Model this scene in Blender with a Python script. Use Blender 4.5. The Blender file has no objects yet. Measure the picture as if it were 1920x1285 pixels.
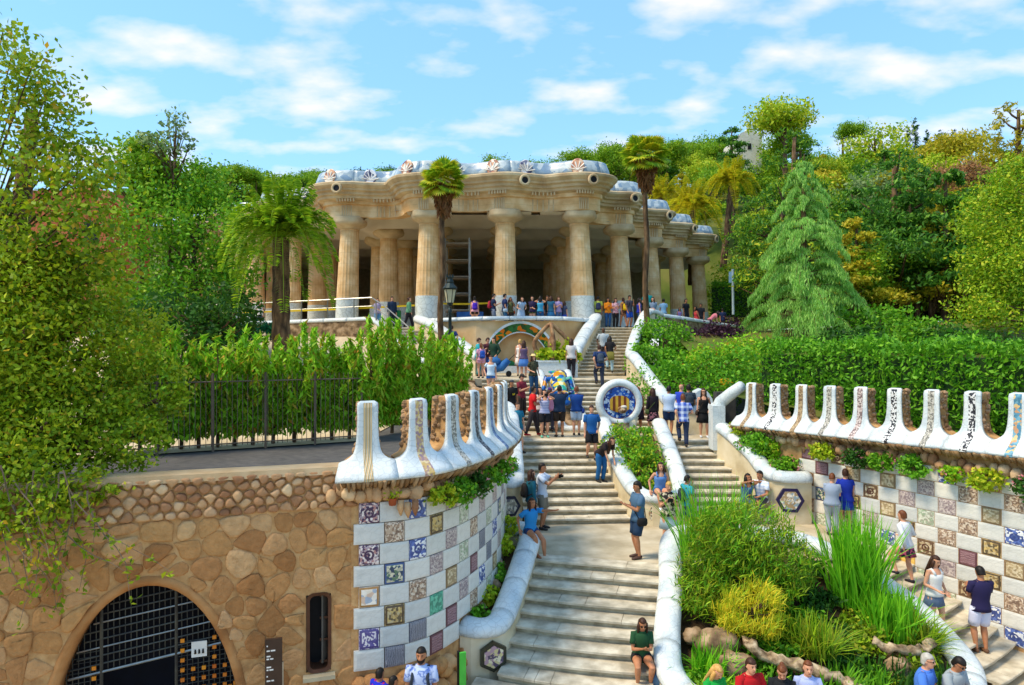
import bpy, math, random
import numpy as np
from mathutils import Vector, Matrix

# ---------------------------------------------------------------- camera, world, sun, exposure
SC = bpy.context.scene
COL = SC.collection
F, H, CY = 1280.0, 6.8, 642.5            # focal length in photo pixels, eye height, horizon row
_cam = bpy.data.cameras.new('camera'); CAM = bpy.data.objects.new('camera', _cam); COL.objects.link(CAM)
_cam.sensor_width = 36.0; _cam.lens = 36.0 * F / 1920.0; _cam.clip_end = 3000.0; _cam.clip_start = 0.1
CAM.location = (0, 0, H); CAM.rotation_euler = (math.radians(90), 0, 0)
SC.camera = CAM

SUN_AZ, SUN_EL = math.radians(252), math.radians(57)    # azimuth clockwise from +Y: behind the camera, to its left
WLD = bpy.data.worlds.new('World'); SC.world = WLD; WLD.use_nodes = True
nt = WLD.node_tree; nt.nodes.clear()
def _n(tree, t, **kw):
    n = tree.nodes.new(t)
    for k, v in kw.items(): setattr(n, k, v)
    return n
def _m(tree, op, a, b=None, c=None, clamp=False):
    n = tree.nodes.new('ShaderNodeMath'); n.operation = op; n.use_clamp = clamp
    for i, x in enumerate((a, b, c)):
        if x is None: continue
        if isinstance(x, (int, float)): n.inputs[i].default_value = x
        else: tree.links.new(x, n.inputs[i])
    return n.outputs[0]
sky = _n(nt, 'ShaderNodeTexSky', sky_type='NISHITA', sun_disc=False, sun_elevation=SUN_EL, sun_rotation=SUN_AZ)
sky.air_density = 1.0; sky.dust_density = 0.15; sky.ozone_density = 2.2; sky.altitude = 60
tc = _n(nt, 'ShaderNodeTexCoord'); sep = _n(nt, 'ShaderNodeSeparateXYZ'); nt.links.new(tc.outputs['Generated'], sep.inputs[0])
zz = _m(nt, 'ADD', _m(nt, 'MAXIMUM', sep.outputs[2], 0.0), 0.24)
ux = _m(nt, 'DIVIDE', sep.outputs[0], zz); uy = _m(nt, 'DIVIDE', sep.outputs[1], zz)
cmb = _n(nt, 'ShaderNodeCombineXYZ'); nt.links.new(ux, cmb.inputs[0]); nt.links.new(uy, cmb.inputs[1])
n1 = _n(nt, 'ShaderNodeTexNoise'); n1.inputs['Scale'].default_value = 5.2; n1.inputs['Detail'].default_value = 7; n1.inputs['Roughness'].default_value = 0.5
mp = _n(nt, 'ShaderNodeMapping'); mp.inputs['Scale'].default_value = (0.8, 1.15, 1); mp.inputs['Location'].default_value = (3.35, 1.7, 0.4)
nt.links.new(cmb.outputs[0], mp.inputs[0]); nt.links.new(mp.outputs[0], n1.inputs['Vector'])
rp = _n(nt, 'ShaderNodeValToRGB'); nt.links.new(n1.outputs['Fac'], rp.inputs[0])
rp.color_ramp.elements[0].position = 0.48; rp.color_ramp.elements[0].color = (0, 0, 0, 1)
rp.color_ramp.elements[1].position = 0.69; rp.color_ramp.elements[1].color = (1, 1, 1, 1)
fac = _m(nt, 'MULTIPLY', rp.outputs[0], 0.8)
hsv = _n(nt, 'ShaderNodeHueSaturation'); hsv.inputs['Saturation'].default_value = 1.04; hsv.inputs['Hue'].default_value = 0.488; hsv.inputs['Value'].default_value = 0.80
nt.links.new(sky.outputs[0], hsv.inputs['Color'])
mh = _n(nt, 'ShaderNodeMix', data_type='RGBA'); mh.inputs[0].default_value = 0.62; nt.links.new(hsv.outputs[0], mh.inputs[6]); mh.inputs[7].default_value = (0.62, 1.44, 2.38, 1)      # flat blue mixed into the sky colour to even out its pale horizon
mx = _n(nt, 'ShaderNodeMix', data_type='RGBA'); nt.links.new(fac, mx.inputs[0]); nt.links.new(mh.outputs[2], mx.inputs[6]); mx.inputs[7].default_value = (2.65, 2.48, 2.78, 1)
bg = _n(nt, 'ShaderNodeBackground'); bg.inputs['Strength'].default_value = 0.15; nt.links.new(mx.outputs[2], bg.inputs['Color'])
wo = _n(nt, 'ShaderNodeOutputWorld'); nt.links.new(bg.outputs[0], wo.inputs['Surface'])

_sun = bpy.data.lights.new('sun', 'SUN'); SUN = bpy.data.objects.new('sun', _sun); COL.objects.link(SUN)
_sun.energy = 1.5; _sun.angle = math.radians(16); _sun.color = (1.0, 0.84, 0.60)
SUN.rotation_euler = Vector((-math.sin(SUN_AZ) * math.cos(SUN_EL), -math.cos(SUN_AZ) * math.cos(SUN_EL), -math.sin(SUN_EL))).to_track_quat('-Z', 'Y').to_euler()
SUN.location = (-30, -30, 60)

SC.render.engine = 'CYCLES'
SC.cycles.use_denoising = True
SC.cycles.max_bounces = 7; SC.cycles.diffuse_bounces = 5; SC.cycles.glossy_bounces = 2; SC.cycles.transmission_bounces = 3
SC.cycles.transparent_max_bounces = 6; SC.cycles.caustics_reflective = False; SC.cycles.caustics_refractive = False
vs = SC.view_settings; vs.view_transform = 'Standard'; vs.look = 'None'; vs.gamma = 1; vs.use_curve_mapping = False; vs.exposure = 1.56

# ---------------------------------------------------------------- helpers
R = random.Random(11); NR = np.random.default_rng(11)
def P(px, py, Y): return Vector(((px - 960) * Y / F, Y, H - (py - CY) * Y / F))
def G(px, py, z):
    Y = F * (H - z) / (py - CY); return Vector(((px - 960) * Y / F, Y, z))
def lerp(a, b, t): return a + (b - a) * t
def V(*a): return Vector(a)
def world(o):
    return (world(o.parent) @ o.matrix_parent_inverse @ o.matrix_basis) if o.parent else o.matrix_basis.copy()
def put(o, parent):
    o.parent = parent; o.matrix_parent_inverse = world(parent).inverted(); return o
def tag(o, label=None, cat=None, group=None, kind=None):
    if label: o['label'] = label
    if cat: o['category'] = cat
    if group: o['group'] = group
    if kind: o['kind'] = kind
    return o
def empty(name, loc, label=None, cat=None, group=None, rz=0.0, kind=None):
    o = bpy.data.objects.new(name, None); COL.objects.link(o); o.location = loc; o.rotation_euler = (0, 0, rz)
    o.empty_display_size = 0.2
    return tag(o, label, cat, group, kind)
def me_np(name, v, f, smooth=False, mi=None):
    """mesh from an (n,3) array and an (m,k) array of faces that all have k corners, or a list of such arrays"""
    me = bpy.data.meshes.new(name); v = np.asarray(v, dtype=np.float32)
    fs = f if isinstance(f, list) else [f]; fs = [np.asarray(x, dtype=np.int32) for x in fs if len(x)]
    me.vertices.add(len(v)); me.vertices.foreach_set('co', v.ravel())
    tot = np.concatenate([np.full(len(x), x.shape[1], dtype=np.int32) for x in fs]); idx = np.concatenate([x.ravel() for x in fs])
    me.loops.add(len(idx)); me.loops.foreach_set('vertex_index', idx)
    me.polygons.add(len(tot)); st = np.concatenate([[0], np.cumsum(tot)[:-1]]).astype(np.int32)
    me.polygons.foreach_set('loop_start', st); me.polygons.foreach_set('loop_total', tot)
    if smooth: me.polygons.foreach_set('use_smooth', np.ones(len(tot), dtype=bool))
    me.update(calc_edges=True); me.validate()
    return me
def ob(name, me, mat=None, parent=None, mw=None):
    o = bpy.data.objects.new(name, me); COL.objects.link(o)
    if mat is not None:
        if len(me.materials) == 0: me.materials.append(None)
        if me.materials[0] is None and me.users == 1: me.materials[0] = mat
        elif me.materials[0] != mat:
            o.material_slots[0].link = 'OBJECT'; o.material_slots[0].material = mat
    if mw is not None: o.matrix_basis = mw
    if parent: put(o, parent)
    return o
def rot_frame(d):
    d = d.normalized(); up = Vector((0, 0, 1)) if abs(d.z) < 0.95 else Vector((0, 1, 0))
    a = d.cross(up).normalized(); b = a.cross(d).normalized(); return a, b
class MB:
    def __init__(s): s.v = []; s.f = []
    def add(s, vs, fs):
        k = len(s.v); s.v += [tuple(x) for x in vs]; s.f += [tuple(i + k for i in q) for q in fs]; return s
    def box(s, c, d, rz=0.0, m=None):
        c = Vector(c); q = []
        M = m if m is not None else Matrix.Rotation(rz, 3, 'Z')
        for z in (-1, 1):
            for x, y in ((-1, -1), (1, -1), (1, 1), (-1, 1)):
                q.append(c + M @ Vector((x * d[0] / 2, y * d[1] / 2, z * d[2] / 2)))
        return s.add(q, [(3, 2, 1, 0), (4, 5, 6, 7), (0, 1, 5, 4), (1, 2, 6, 5), (2, 3, 7, 6), (3, 0, 4, 7)])
    def loft(s, rings, cap=True, closed=True, loop=False):
        n = len(rings[0]); k = len(s.v)
        for r in rings: s.v += [tuple(x) for x in r]
        m = len(rings)
        for i in range(m if loop else m - 1):
            a = k + i * n; b = k + ((i + 1) % m) * n
            for j in range(n if closed else n - 1):
                j2 = (j + 1) % n; s.f.append((a + j, a + j2, b + j2, b + j))
        if cap and not loop:
            s.f.append(tuple(k + j for j in range(n))[::-1]); s.f.append(tuple(k + (m - 1) * n + j for j in range(n)))
        return s
    def tube(s, pts, rad, n=8, cap=True, flat=None):
        pts = [Vector(p) for p in pts]; rings = []
        if isinstance(rad, (int, float)): rad = [rad] * len(pts)
        d0 = pts[1] - pts[0]; a, b = rot_frame(d0)
        for i, p in enumerate(pts):
            d = (pts[min(i + 1, len(pts) - 1)] - pts[max(i - 1, 0)])
            if d.length < 1e-9: d = d0
            d.normalize(); a = (a - d * a.dot(d)); a = a.normalized() if a.length > 1e-6 else rot_frame(d)[0]; b = d.cross(a)
            r = rad[i]; rx, ry = (r if isinstance(r, tuple) else (r, r))
            rings.append([p + a * (rx * math.cos(t)) + b * (ry * math.sin(t)) for t in [2 * math.pi * j / n for j in range(n)]])
        return s.loft(rings, cap)
    def sphere(s, c, r, n=8, m=6, rot=None, jit=0.0):
        c = Vector(c); r = r if isinstance(r, (tuple, list)) else (r, r, r); rings = []
        for i in range(1, m):
            t = math.pi * i / m; ring = []
            for j in range(n):
                p = 2 * math.pi * j / n
                k = 1 + (R.uniform(-jit, jit) if jit else 0)
                q = Vector((r[0] * math.sin(t) * math.cos(p) * k, r[1] * math.sin(t) * math.sin(p) * k, -r[2] * math.cos(t) * k))
                ring.append(c + (rot @ q if rot else q))
            rings.append(ring)
        k = len(s.v); s.loft(rings, cap=False)
        z = Vector((0, 0, r[2])); z = rot @ z if rot else z
        s.v += [tuple(c - z), tuple(c + z)]; b = len(s.v) - 2
        for j in range(n):
            s.f.append((b, k + (j + 1) % n, k + j)); s.f.append((b + 1, k + (m - 2) * n + j, k + (m - 2) * n + (j + 1) % n))
        return s
    def mesh(s, name, smooth=False):
        me = bpy.data.meshes.new(name); me.from_pydata(s.v, [], s.f)
        if smooth: me.polygons.foreach_set('use_smooth', np.ones(len(me.polygons), dtype=bool))
        me.update(); return me
    def build(s, name, mat=None, parent=None, smooth=False): return ob(name, s.mesh(name, smooth), mat, parent)
def catmull(pts, n=6, closed=False):
    pts = [Vector(p) for p in pts]; out = []; m = len(pts)
    for i in range(m if closed else m - 1):
        g = (lambda k: pts[k % m]) if closed else (lambda k: pts[min(max(k, 0), m - 1)])
        p0, p1, p2, p3 = g(i - 1), g(i), g(i + 1), g(i + 2)
        for j in range(n):
            t = j / n; out.append(0.5 * ((2 * p1) + (p2 - p0) * t + (2 * p0 - 5 * p1 + 4 * p2 - p3) * t * t + (3 * p1 - p0 - 3 * p2 + p3) * t ** 3))
    if not closed: out.append(pts[-1].copy())
    return out
def arclen(pts):
    L = [0.0]
    for a, b in zip(pts, pts[1:]): L.append(L[-1] + (b - a).length)
    return L
class Path:
    """a plan path with heights; at(s) gives point, tangent and outward normal (right of travel)"""
    def __init__(s, pts): s.p = [Vector(p) for p in pts]; s.L = arclen(s.p); s.len = s.L[-1]
    def at(s, u):
        u = min(max(u, 0.0), s.len - 1e-6) if True else u
        i = 0
        lo, hi = 0, len(s.L) - 2
        while lo < hi:
            mid = (lo + hi + 1) // 2
            if s.L[mid] <= u: lo = mid
            else: hi = mid - 1
        i = lo; a, b = s.p[i], s.p[i + 1]; t = (u - s.L[i]) / max(s.L[i + 1] - s.L[i], 1e-9)
        p = a.lerp(b, t)
        def tan(k):
            q = s.p[min(k + 1, len(s.p) - 1)] - s.p[max(k - 1, 0)]; return q.normalized()
        d = tan(i).lerp(tan(i + 1), t); h = Vector((d.x, d.y, 0)).normalized()
        return p, h, Vector((h.y, -h.x, 0))
def sweep(mb, path, u0, u1, prof, step=0.2, cap=True, closed=True):
    n = max(2, int(math.ceil((u1 - u0) / step)) + 1); rings = []
    for i in range(n):
        p, h, nn = path.at(lerp(u0, u1, i / (n - 1))); rings.append([p + nn * o + Vector((0, 0, z)) for o, z in prof])
    return mb.loft(rings, cap, closed)
def copytree(o, parent=None):
    c = o.copy(); COL.objects.link(c)
    if parent: c.parent = parent; c.matrix_parent_inverse = o.matrix_parent_inverse.copy()
    for ch in list(o.children): copytree(ch, c)
    return c

# ---------------------------------------------------------------- materials
MATS = {}
def srgb(c):
    if isinstance(c, str):
        c = [int(c[i:i + 2], 16) / 255 for i in (0, 2, 4)]
        c = [x / 12.92 if x <= 0.04045 else ((x + 0.055) / 1.055) ** 2.4 for x in c]
    return (*c[:3], 1.0)
def mat(key, cols=None, scale=4.0, rough=0.8, bump=0.0, bscale=40.0, by=None, spec=0.3, metal=0.0, trans=0.0, detail=5, vor=0.0, vscale=20.0, coord='Object', var=0.25, stretch=None, gain=1.0, hue=0.5, joint=0.0, isl=0.0):
    """cols: colours spread over noise; by: 'object' or 'island' spreads them over pieces instead"""
    if key in MATS: return MATS[key]
    m = bpy.data.materials.new(key); m.use_nodes = True; t = m.node_tree; b = t.nodes['Principled BSDF']; L = t.links
    cols = [srgb(c) for c in (cols if isinstance(cols, list) else [cols])]
    tc = _n(t, 'ShaderNodeTexCoord'); co = tc.outputs[coord]
    if stretch:
        q = _n(t, 'ShaderNodeMapping'); q.inputs['Scale'].default_value = stretch; L.new(co, q.inputs[0]); co = q.outputs[0]
    no = _n(t, 'ShaderNodeTexNoise'); no.inputs['Scale'].default_value = scale; no.inputs['Detail'].default_value = detail; L.new(co, no.inputs['Vector'])
    rp = _n(t, 'ShaderNodeValToRGB'); e = rp.color_ramp.elements
    k = len(cols); lo, hi = (0.0, 1.0) if by else (0.34, 0.66)
    while len(e) < max(k, 2): e.new(0.5)
    for i in range(max(k, 2)): e[i].position = lo + (hi - lo) * i / (max(k, 2) - 1); e[i].color = cols[min(i, k - 1)]
    if by == 'object': src = _n(t, 'ShaderNodeObjectInfo').outputs['Random']
    elif by == 'island': src = _n(t, 'ShaderNodeNewGeometry').outputs['Random Per Island']
    else: src = no.outputs['Fac']
    L.new(src, rp.inputs[0]); col = rp.outputs[0]
    if var:
        hs = _n(t, 'ShaderNodeHueSaturation'); L.new(col, hs.inputs['Color']); hs.inputs['Hue'].default_value = hue
        L.new(_m(t, 'MULTIPLY_ADD', no.outputs['Fac'] if by else src if by else _tn(t, co, scale * 0.23, L), 2 * var * gain, (1 - var) * gain), hs.inputs['Value'])
        col = hs.outputs[0]
    if isl:              # separate blocks differ a little in tone
        hs = _n(t, 'ShaderNodeHueSaturation'); L.new(col, hs.inputs['Color']); L.new(_m(t, 'MULTIPLY_ADD', _n(t, 'ShaderNodeNewGeometry').outputs['Random Per Island'], 2 * isl, 1 - isl), hs.inputs['Value']); col = hs.outputs[0]
    if vor:
        vo = _n(t, 'ShaderNodeTexVoronoi', feature='DISTANCE_TO_EDGE'); vo.inputs['Scale'].default_value = vscale; L.new(co, vo.inputs['Vector'])
        g = _m(t, 'LESS_THAN', vo.outputs['Distance'], 0.045); hs = _n(t, 'ShaderNodeMix', data_type='RGBA', blend_type='MULTIPLY')
        L.new(_m(t, 'MULTIPLY', g, vor), hs.inputs[0]); L.new(col, hs.inputs[6]); hs.inputs[7].default_value = (0.35, 0.33, 0.3, 1); col = hs.outputs[2]
    if joint:            # bed joints of the masonry drums
        se = _n(t, 'ShaderNodeSeparateXYZ'); L.new(co, se.inputs[0]); g = _m(t, 'LESS_THAN', _m(t, 'FRACT', _m(t, 'DIVIDE', se.outputs[2], joint)), 0.045); hs = _n(t, 'ShaderNodeMix', data_type='RGBA', blend_type='MULTIPLY')
        L.new(_m(t, 'MULTIPLY', g, 0.22), hs.inputs[0]); L.new(col, hs.inputs[6]); hs.inputs[7].default_value = (0.3, 0.22, 0.15, 1); col = hs.outputs[2]
    L.new(col, b.inputs['Base Color']); b.inputs['Roughness'].default_value = rough; b.inputs['Metallic'].default_value = metal
    b.inputs['Specular IOR Level'].default_value = spec
    if bump:
        n2 = _n(t, 'ShaderNodeTexNoise'); n2.inputs['Scale'].default_value = bscale; n2.inputs['Detail'].default_value = 4; L.new(co, n2.inputs['Vector'])
        bp = _n(t, 'ShaderNodeBump'); bp.inputs['Strength'].default_value = bump; bp.inputs['Distance'].default_value = 0.03; L.new(n2.outputs['Fac'], bp.inputs['Height']); L.new(bp.outputs[0], b.inputs['Normal'])
    if trans:
        tr = _n(t, 'ShaderNodeBsdfTranslucent'); L.new(col, tr.inputs['Color']); ms = _n(t, 'ShaderNodeMixShader'); ms.inputs[0].default_value = trans
        L.new(b.outputs[0], ms.inputs[1]); L.new(tr.outputs[0], ms.inputs[2]); L.new(ms.outputs[0], t.nodes['Material Output'].inputs['Surface'])
    MATS[key] = m; return m
def _tn(t, co, s, L):
    n = _n(t, 'ShaderNodeTexNoise'); n.inputs['Scale'].default_value = s; n.inputs['Detail'].default_value = 3; L.new(co, n.inputs['Vector']); return n.outputs['Fac']
def tile_mat(key, cols, scale=6.0, border=None, ring=None, rough=0.35, seed=0.0, frame=0.40, coord='Generated', axes=(0, 2), kind='vor', sat=0.85, distort=7.0):
    """glazed mosaic tile: chips in several colours, an optional frame and centre ring"""
    if key in MATS: return MATS[key]
    m = bpy.data.materials.new(key); m.use_nodes = True; t = m.node_tree; b = t.nodes['Principled BSDF']; L = t.links
    tc = _n(t, 'ShaderNodeTexCoord'); mp = _n(t, 'ShaderNodeMapping'); mp.inputs['Location'].default_value = (seed, seed * 1.7, seed * 0.6); L.new(tc.outputs[coord], mp.inputs[0])
    if coord == 'Generated':
        cb = _n(t, 'ShaderNodeCombineXYZ'); rn = _m(t, 'MULTIPLY_ADD', _n(t, 'ShaderNodeObjectInfo').outputs['Random'], 37.0, seed)
        for q_ in range(3): L.new(rn, cb.inputs[q_])
        L.new(cb.outputs[0], mp.inputs['Location'])
    if kind == 'vor':
        vo = _n(t, 'ShaderNodeTexVoronoi'); vo.inputs['Scale'].default_value = scale; L.new(mp.outputs[0], vo.inputs['Vector'])
        s2 = _n(t, 'ShaderNodeSeparateColor'); L.new(vo.outputs['Color'], s2.inputs[0]); src = s2.outputs[0]
    else:
        vo = _n(t, 'ShaderNodeTexWave', wave_type='RINGS' if kind == 'rings' else 'BANDS'); vo.inputs['Scale'].default_value = scale; vo.inputs['Distortion'].default_value = distort; vo.inputs['Detail'].default_value = 2
        L.new(mp.outputs[0], vo.inputs['Vector']); src = vo.outputs['Fac']
    rp = _n(t, 'ShaderNodeValToRGB'); rp.color_ramp.interpolation = 'CONSTANT'; e = rp.color_ramp.elements
    while len(e) < len(cols): e.new(0.5)
    for i, c in enumerate(cols): e[i].position = i / len(cols); e[i].color = srgb(c)
    L.new(src, rp.inputs[0]); col = rp.outputs[0]
    se = _n(t, 'ShaderNodeSeparateXYZ'); L.new(tc.outputs[coord], se.inputs[0])
    cx = _m(t, 'ABSOLUTE', _m(t, 'SUBTRACT', se.outputs[axes[0]], 0.5)); cz = _m(t, 'ABSOLUTE', _m(t, 'SUBTRACT', se.outputs[axes[1]], 0.5))
    def over(f, c):
        nonlocal col
        x = _n(t, 'ShaderNodeMix', data_type='RGBA'); L.new(f, x.inputs[0]); L.new(col, x.inputs[6]); x.inputs[7].default_value = srgb(c); col = x.outputs[2]
    if ring:
        rr = _m(t, 'SQRT', _m(t, 'ADD', _m(t, 'MULTIPLY', cx, cx), _m(t, 'MULTIPLY', cz, cz)))
        over(_m(t, 'LESS_THAN', _m(t, 'ABSOLUTE', _m(t, 'SUBTRACT', rr, 0.2)), 0.045), ring); over(_m(t, 'LESS_THAN', rr, 0.07), ring)
    if border:
        mxx = _m(t, 'MAXIMUM', cx, cz); over(_m(t, 'LESS_THAN', _m(t, 'ABSOLUTE', _m(t, 'SUBTRACT', mxx, frame)), 0.05), border)
    no = _n(t, 'ShaderNodeTexNoise'); no.inputs['Scale'].default_value = 3; L.new(tc.outputs[coord], no.inputs['Vector'])
    hs = _n(t, 'ShaderNodeHueSaturation'); L.new(col, hs.inputs['Color']); hs.inputs['Saturation'].default_value = sat; L.new(_m(t, 'MULTIPLY_ADD', no.outputs['Fac'], 0.5, 0.75), hs.inputs['Value'])
    L.new(hs.outputs[0], b.inputs['Base Color']); b.inputs['Roughness'].default_value = rough; b.inputs['Specular IOR Level'].default_value = 0.4
    bp = _n(t, 'ShaderNodeBump'); bp.inputs['Strength'].default_value = 0.25; bp.inputs['Distance'].default_value = 0.02; L.new(src, bp.inputs['Height']); L.new(bp.outputs[0], b.inputs['Normal'])
    MATS[key] = m; return m
M_STEP = mat('step_stone', ['a39a86', 'beb49f', 'd2cab6'], scale=3.5, rough=0.85, bump=0.2, bscale=45, var=0.2, detail=8, isl=0.11)
M_LAND = mat('landing_stone', ['a3967c', 'b9ac92', 'c9bea6'], scale=1.4, rough=0.9, bump=0.2, bscale=25, var=0.15)
M_WHITE = mat('white_trencadis', ['bcc8ce', 'd3dbdd', 'e2e5e2'], scale=1.7, rough=0.45, bump=0.3, bscale=22, spec=0.4, var=0.1, vor=0.22, vscale=7)
M_CREAM = mat('cream_render', ['bfae8b', 'd3c4a2', 'ddd0b3'], scale=1.6, rough=0.9, bump=0.2, bscale=20, var=0.12)
M_SAND = mat('sand_stone', ['bd9868', 'd0ae7e', 'dec096'], scale=0.9, rough=0.9, bump=0.3, bscale=16, var=0.15)
M_COL = mat('column_stone', ['c69a64', 'dab27e', 'e9cb9e'], scale=1.3, rough=0.88, bump=0.3, bscale=14, var=0.12, detail=8, joint=0.62)
M_CORN = mat('cornice_stone', ['ae9370', 'c6ac86', 'd8c29c'], scale=1.1, rough=0.9, bump=0.35, bscale=7, var=0.16)
M_CEIL = mat('vault_plaster', ['c4b8a4', 'dad0be'], scale=0.5, rough=0.85, var=0.1)
M_STONE = mat('rubble_stone', ['96694a', 'b0815a', 'c0966c', 'cfa87c', 'a0714e', 'c49a72', 'dcbd94'], by='object', scale=6, rough=0.95, bump=0.9, bscale=16, var=0.34)
M_STONE2 = mat('flush_stone', ['a9774a', 'b58352', 'bc8c58', 'b07e4c', 'c0925e', 'ac7a4c', 'a06e40', 'b98a58', 'c3976a', 'caa272'], by='object', scale=9, rough=0.96, bump=1.0, bscale=15, var=0.36, detail=9)
M_MORTAR = mat('mortar', ['a67c50', 'bd9260', 'cca472'], scale=5, rough=0.95, bump=0.6, bscale=16, var=0.2)
M_ROCK = mat('rough_rock', ['5e4b38', '8b7355', 'b3987a'], scale=3.5, rough=0.95, bump=0.9, bscale=8, var=0.25)
M_SOIL = mat('soil', ['3a2b1c', '5a452d'], scale=6, rough=1.0, bump=0.6, bscale=20)
M_ASPH = mat('asphalt', ['4b4a4b', '5c5a58'], scale=5, rough=0.95, bump=0.2, bscale=90)
M_COURT = mat('court_sand', ['c0ab8b', 'd1bf9f'], scale=1.2, rough=0.95, bump=0.1)
M_GRASS = mat('hill_ground', ['3a4a17', '55601f', '6c6a30'], scale=0.3, rough=1.0, var=0.3)
M_IRON = mat('dark_iron', ['1a1b1c', '26282a'], scale=8, rough=0.5, metal=0.6, var=0.1)
M_STEEL = mat('brushed_steel', ['8c8c88', 'a2a29c'], scale=6, rough=0.35, metal=0.8, var=0.1)
M_BARK = mat('bark', ['3b2c1e', '5d4731', '7a6044'], scale=6, rough=0.95, bump=0.8, bscale=14, stretch=(1, 1, 0.3))
M_BLACK = mat('dark_opening', ['0c0d12', '12141b'], rough=0.7, var=0.05)
M_RISER = mat('step_riser_shade', ['968a70', 'afa388', 'c0b59a'], scale=5, rough=0.9, bump=0.3, bscale=40, var=0.16)  # darker than the treads: shade below the nosings put into the riser colour
# ---------------------------------------------------------------- ground and terrain
def struct(o): return tag(o, kind='structure')
def sstep(a, b, x): t = min(max((x - a) / (b - a), 0.0), 1.0); return t * t * (3 - 2 * t)
def tz(x, y):
    """height of the natural ground beside and behind the stairs"""
    if x < 0: z = 4.25 + 2.9 * sstep(27, 37, y)
    else: z = 4.3 + 0.55 * sstep(17, 22, y) + 2.4 * sstep(24, 36, y) + 0.05 * max(x - 9, 0) * sstep(22, 40, y)
    if y > 42:
        k = lerp(0.225, 0.29, sstep(-70, 30, x)) - .06 * sstep(35, 100, x); d = min(y, 168.0) - 42
        z += k * d * sstep(0, 30, d) - 0.05 * max(y - 168, 0)
        e = 5 + (y - 37) * .62                       # level ground under the hall
        m = (1 - sstep(e, e + 7, x)) * (1 - sstep(68, 84, y)) * sstep(-36, -27, x); z = lerp(z, 7.25, m)
    return z
sheet = MB().add([(-900, -300, -0.012), (900, -300, -0.012), (900, 1500, -0.012), (-900, 1500, -0.012)], [(0, 1, 2, 3)]).build('ground', M_GRASS); struct(sheet)
plaza = MB().add([(-30, -12, 0), (30, -12, 0), (30, 20, 0), (-30, 20, 0)], [(0, 1, 2, 3)]).build('plaza', mat('plaza_paving', ['a8977a', 'bdae92'], scale=0.8, rough=0.95, bump=0.15)); struct(plaza)
def grid_terrain(name, xs, ys, zf, keep, m):
    v = []; f = []; nx = len(xs)
    for y in ys:
        for x in xs: v.append((x, y, zf(x, y)))
    for j in range(len(ys) - 1):
        for i in range(nx - 1):
            if keep((xs[i] + xs[i + 1]) / 2, (ys[j] + ys[j + 1]) / 2): f.append((j * nx + i, j * nx + i + 1, (j + 1) * nx + i + 1, (j + 1) * nx + i))
    return struct(MB().add(v, f).build(name, m, smooth=True))
import itertools
_xs = [x * 2.0 for x in range(-90, 106)]; _ys = [40 + 2.5 * j for j in range(0, 74)]
grid_terrain('hill', _xs, _ys, tz, lambda x, y: True, M_GRASS)
grid_terrain('embankment', [-200, -90, -60] + [-40 + 1.5 * i for i in range(0, 25)], [21.4 + 1.0 * j for j in range(0, 20)] + [41.2], lambda x, y: tz(x, y) - 0.02, lambda x, y: x < -4.6 or (x < -3 and y < 31), M_COURT)
_rx = [6.9 + 0.6 * i for i in range(0, 45)] + [36, 45, 60, 90, 140, 210]
grid_terrain('planted_bank', _rx, [12.2 + 0.9 * j for j in range(0, 33)] + [41.2], lambda x, y: tz(x, y) - 0.02, lambda x, y: x > 8.1 + (21.4 - min(y, 21.4)) * 0.543, M_GRASS)
struct(MB().add([(-30, 9.3, 4.2), (-12, 9.75, 4.2), (-8, 11.05, 4.2), (-3.2, 12.75, 4.2), (-1.2, 14.0, 4.2), (-0.55, 16.6, 4.2), (-0.5, 21.2, 4.22), (-30, 21.6, 4.22)], [tuple(range(8))]).build('asphalt_path', M_ASPH))
struct(MB().add([(-30, 5.3, 4.235), (-10.2, 14.75, 4.235), (-3.9, 17.85, 4.235), (-3.2, 31, 4.262), (-30, 31, 4.262)], [tuple(range(5))]).build('court', M_COURT))
# bank behind the dragon stairs' left side
struct(MB().add([(-0.8, 21, 3.4), (-1.15, 25, 3.9), (-1.6, 29.2, 5.2), (-4.6, 32.2, 5.22), (-7.8, 36.8, 7.3), (-8.6, 36.8, 7.3), (-5.6, 30, 4.6), (-4.2, 21, 4.24)], [(0, 1, 6, 7), (1, 2, 3, 6), (3, 4, 5, 6)]).build('side_bank', M_SOIL))
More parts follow.
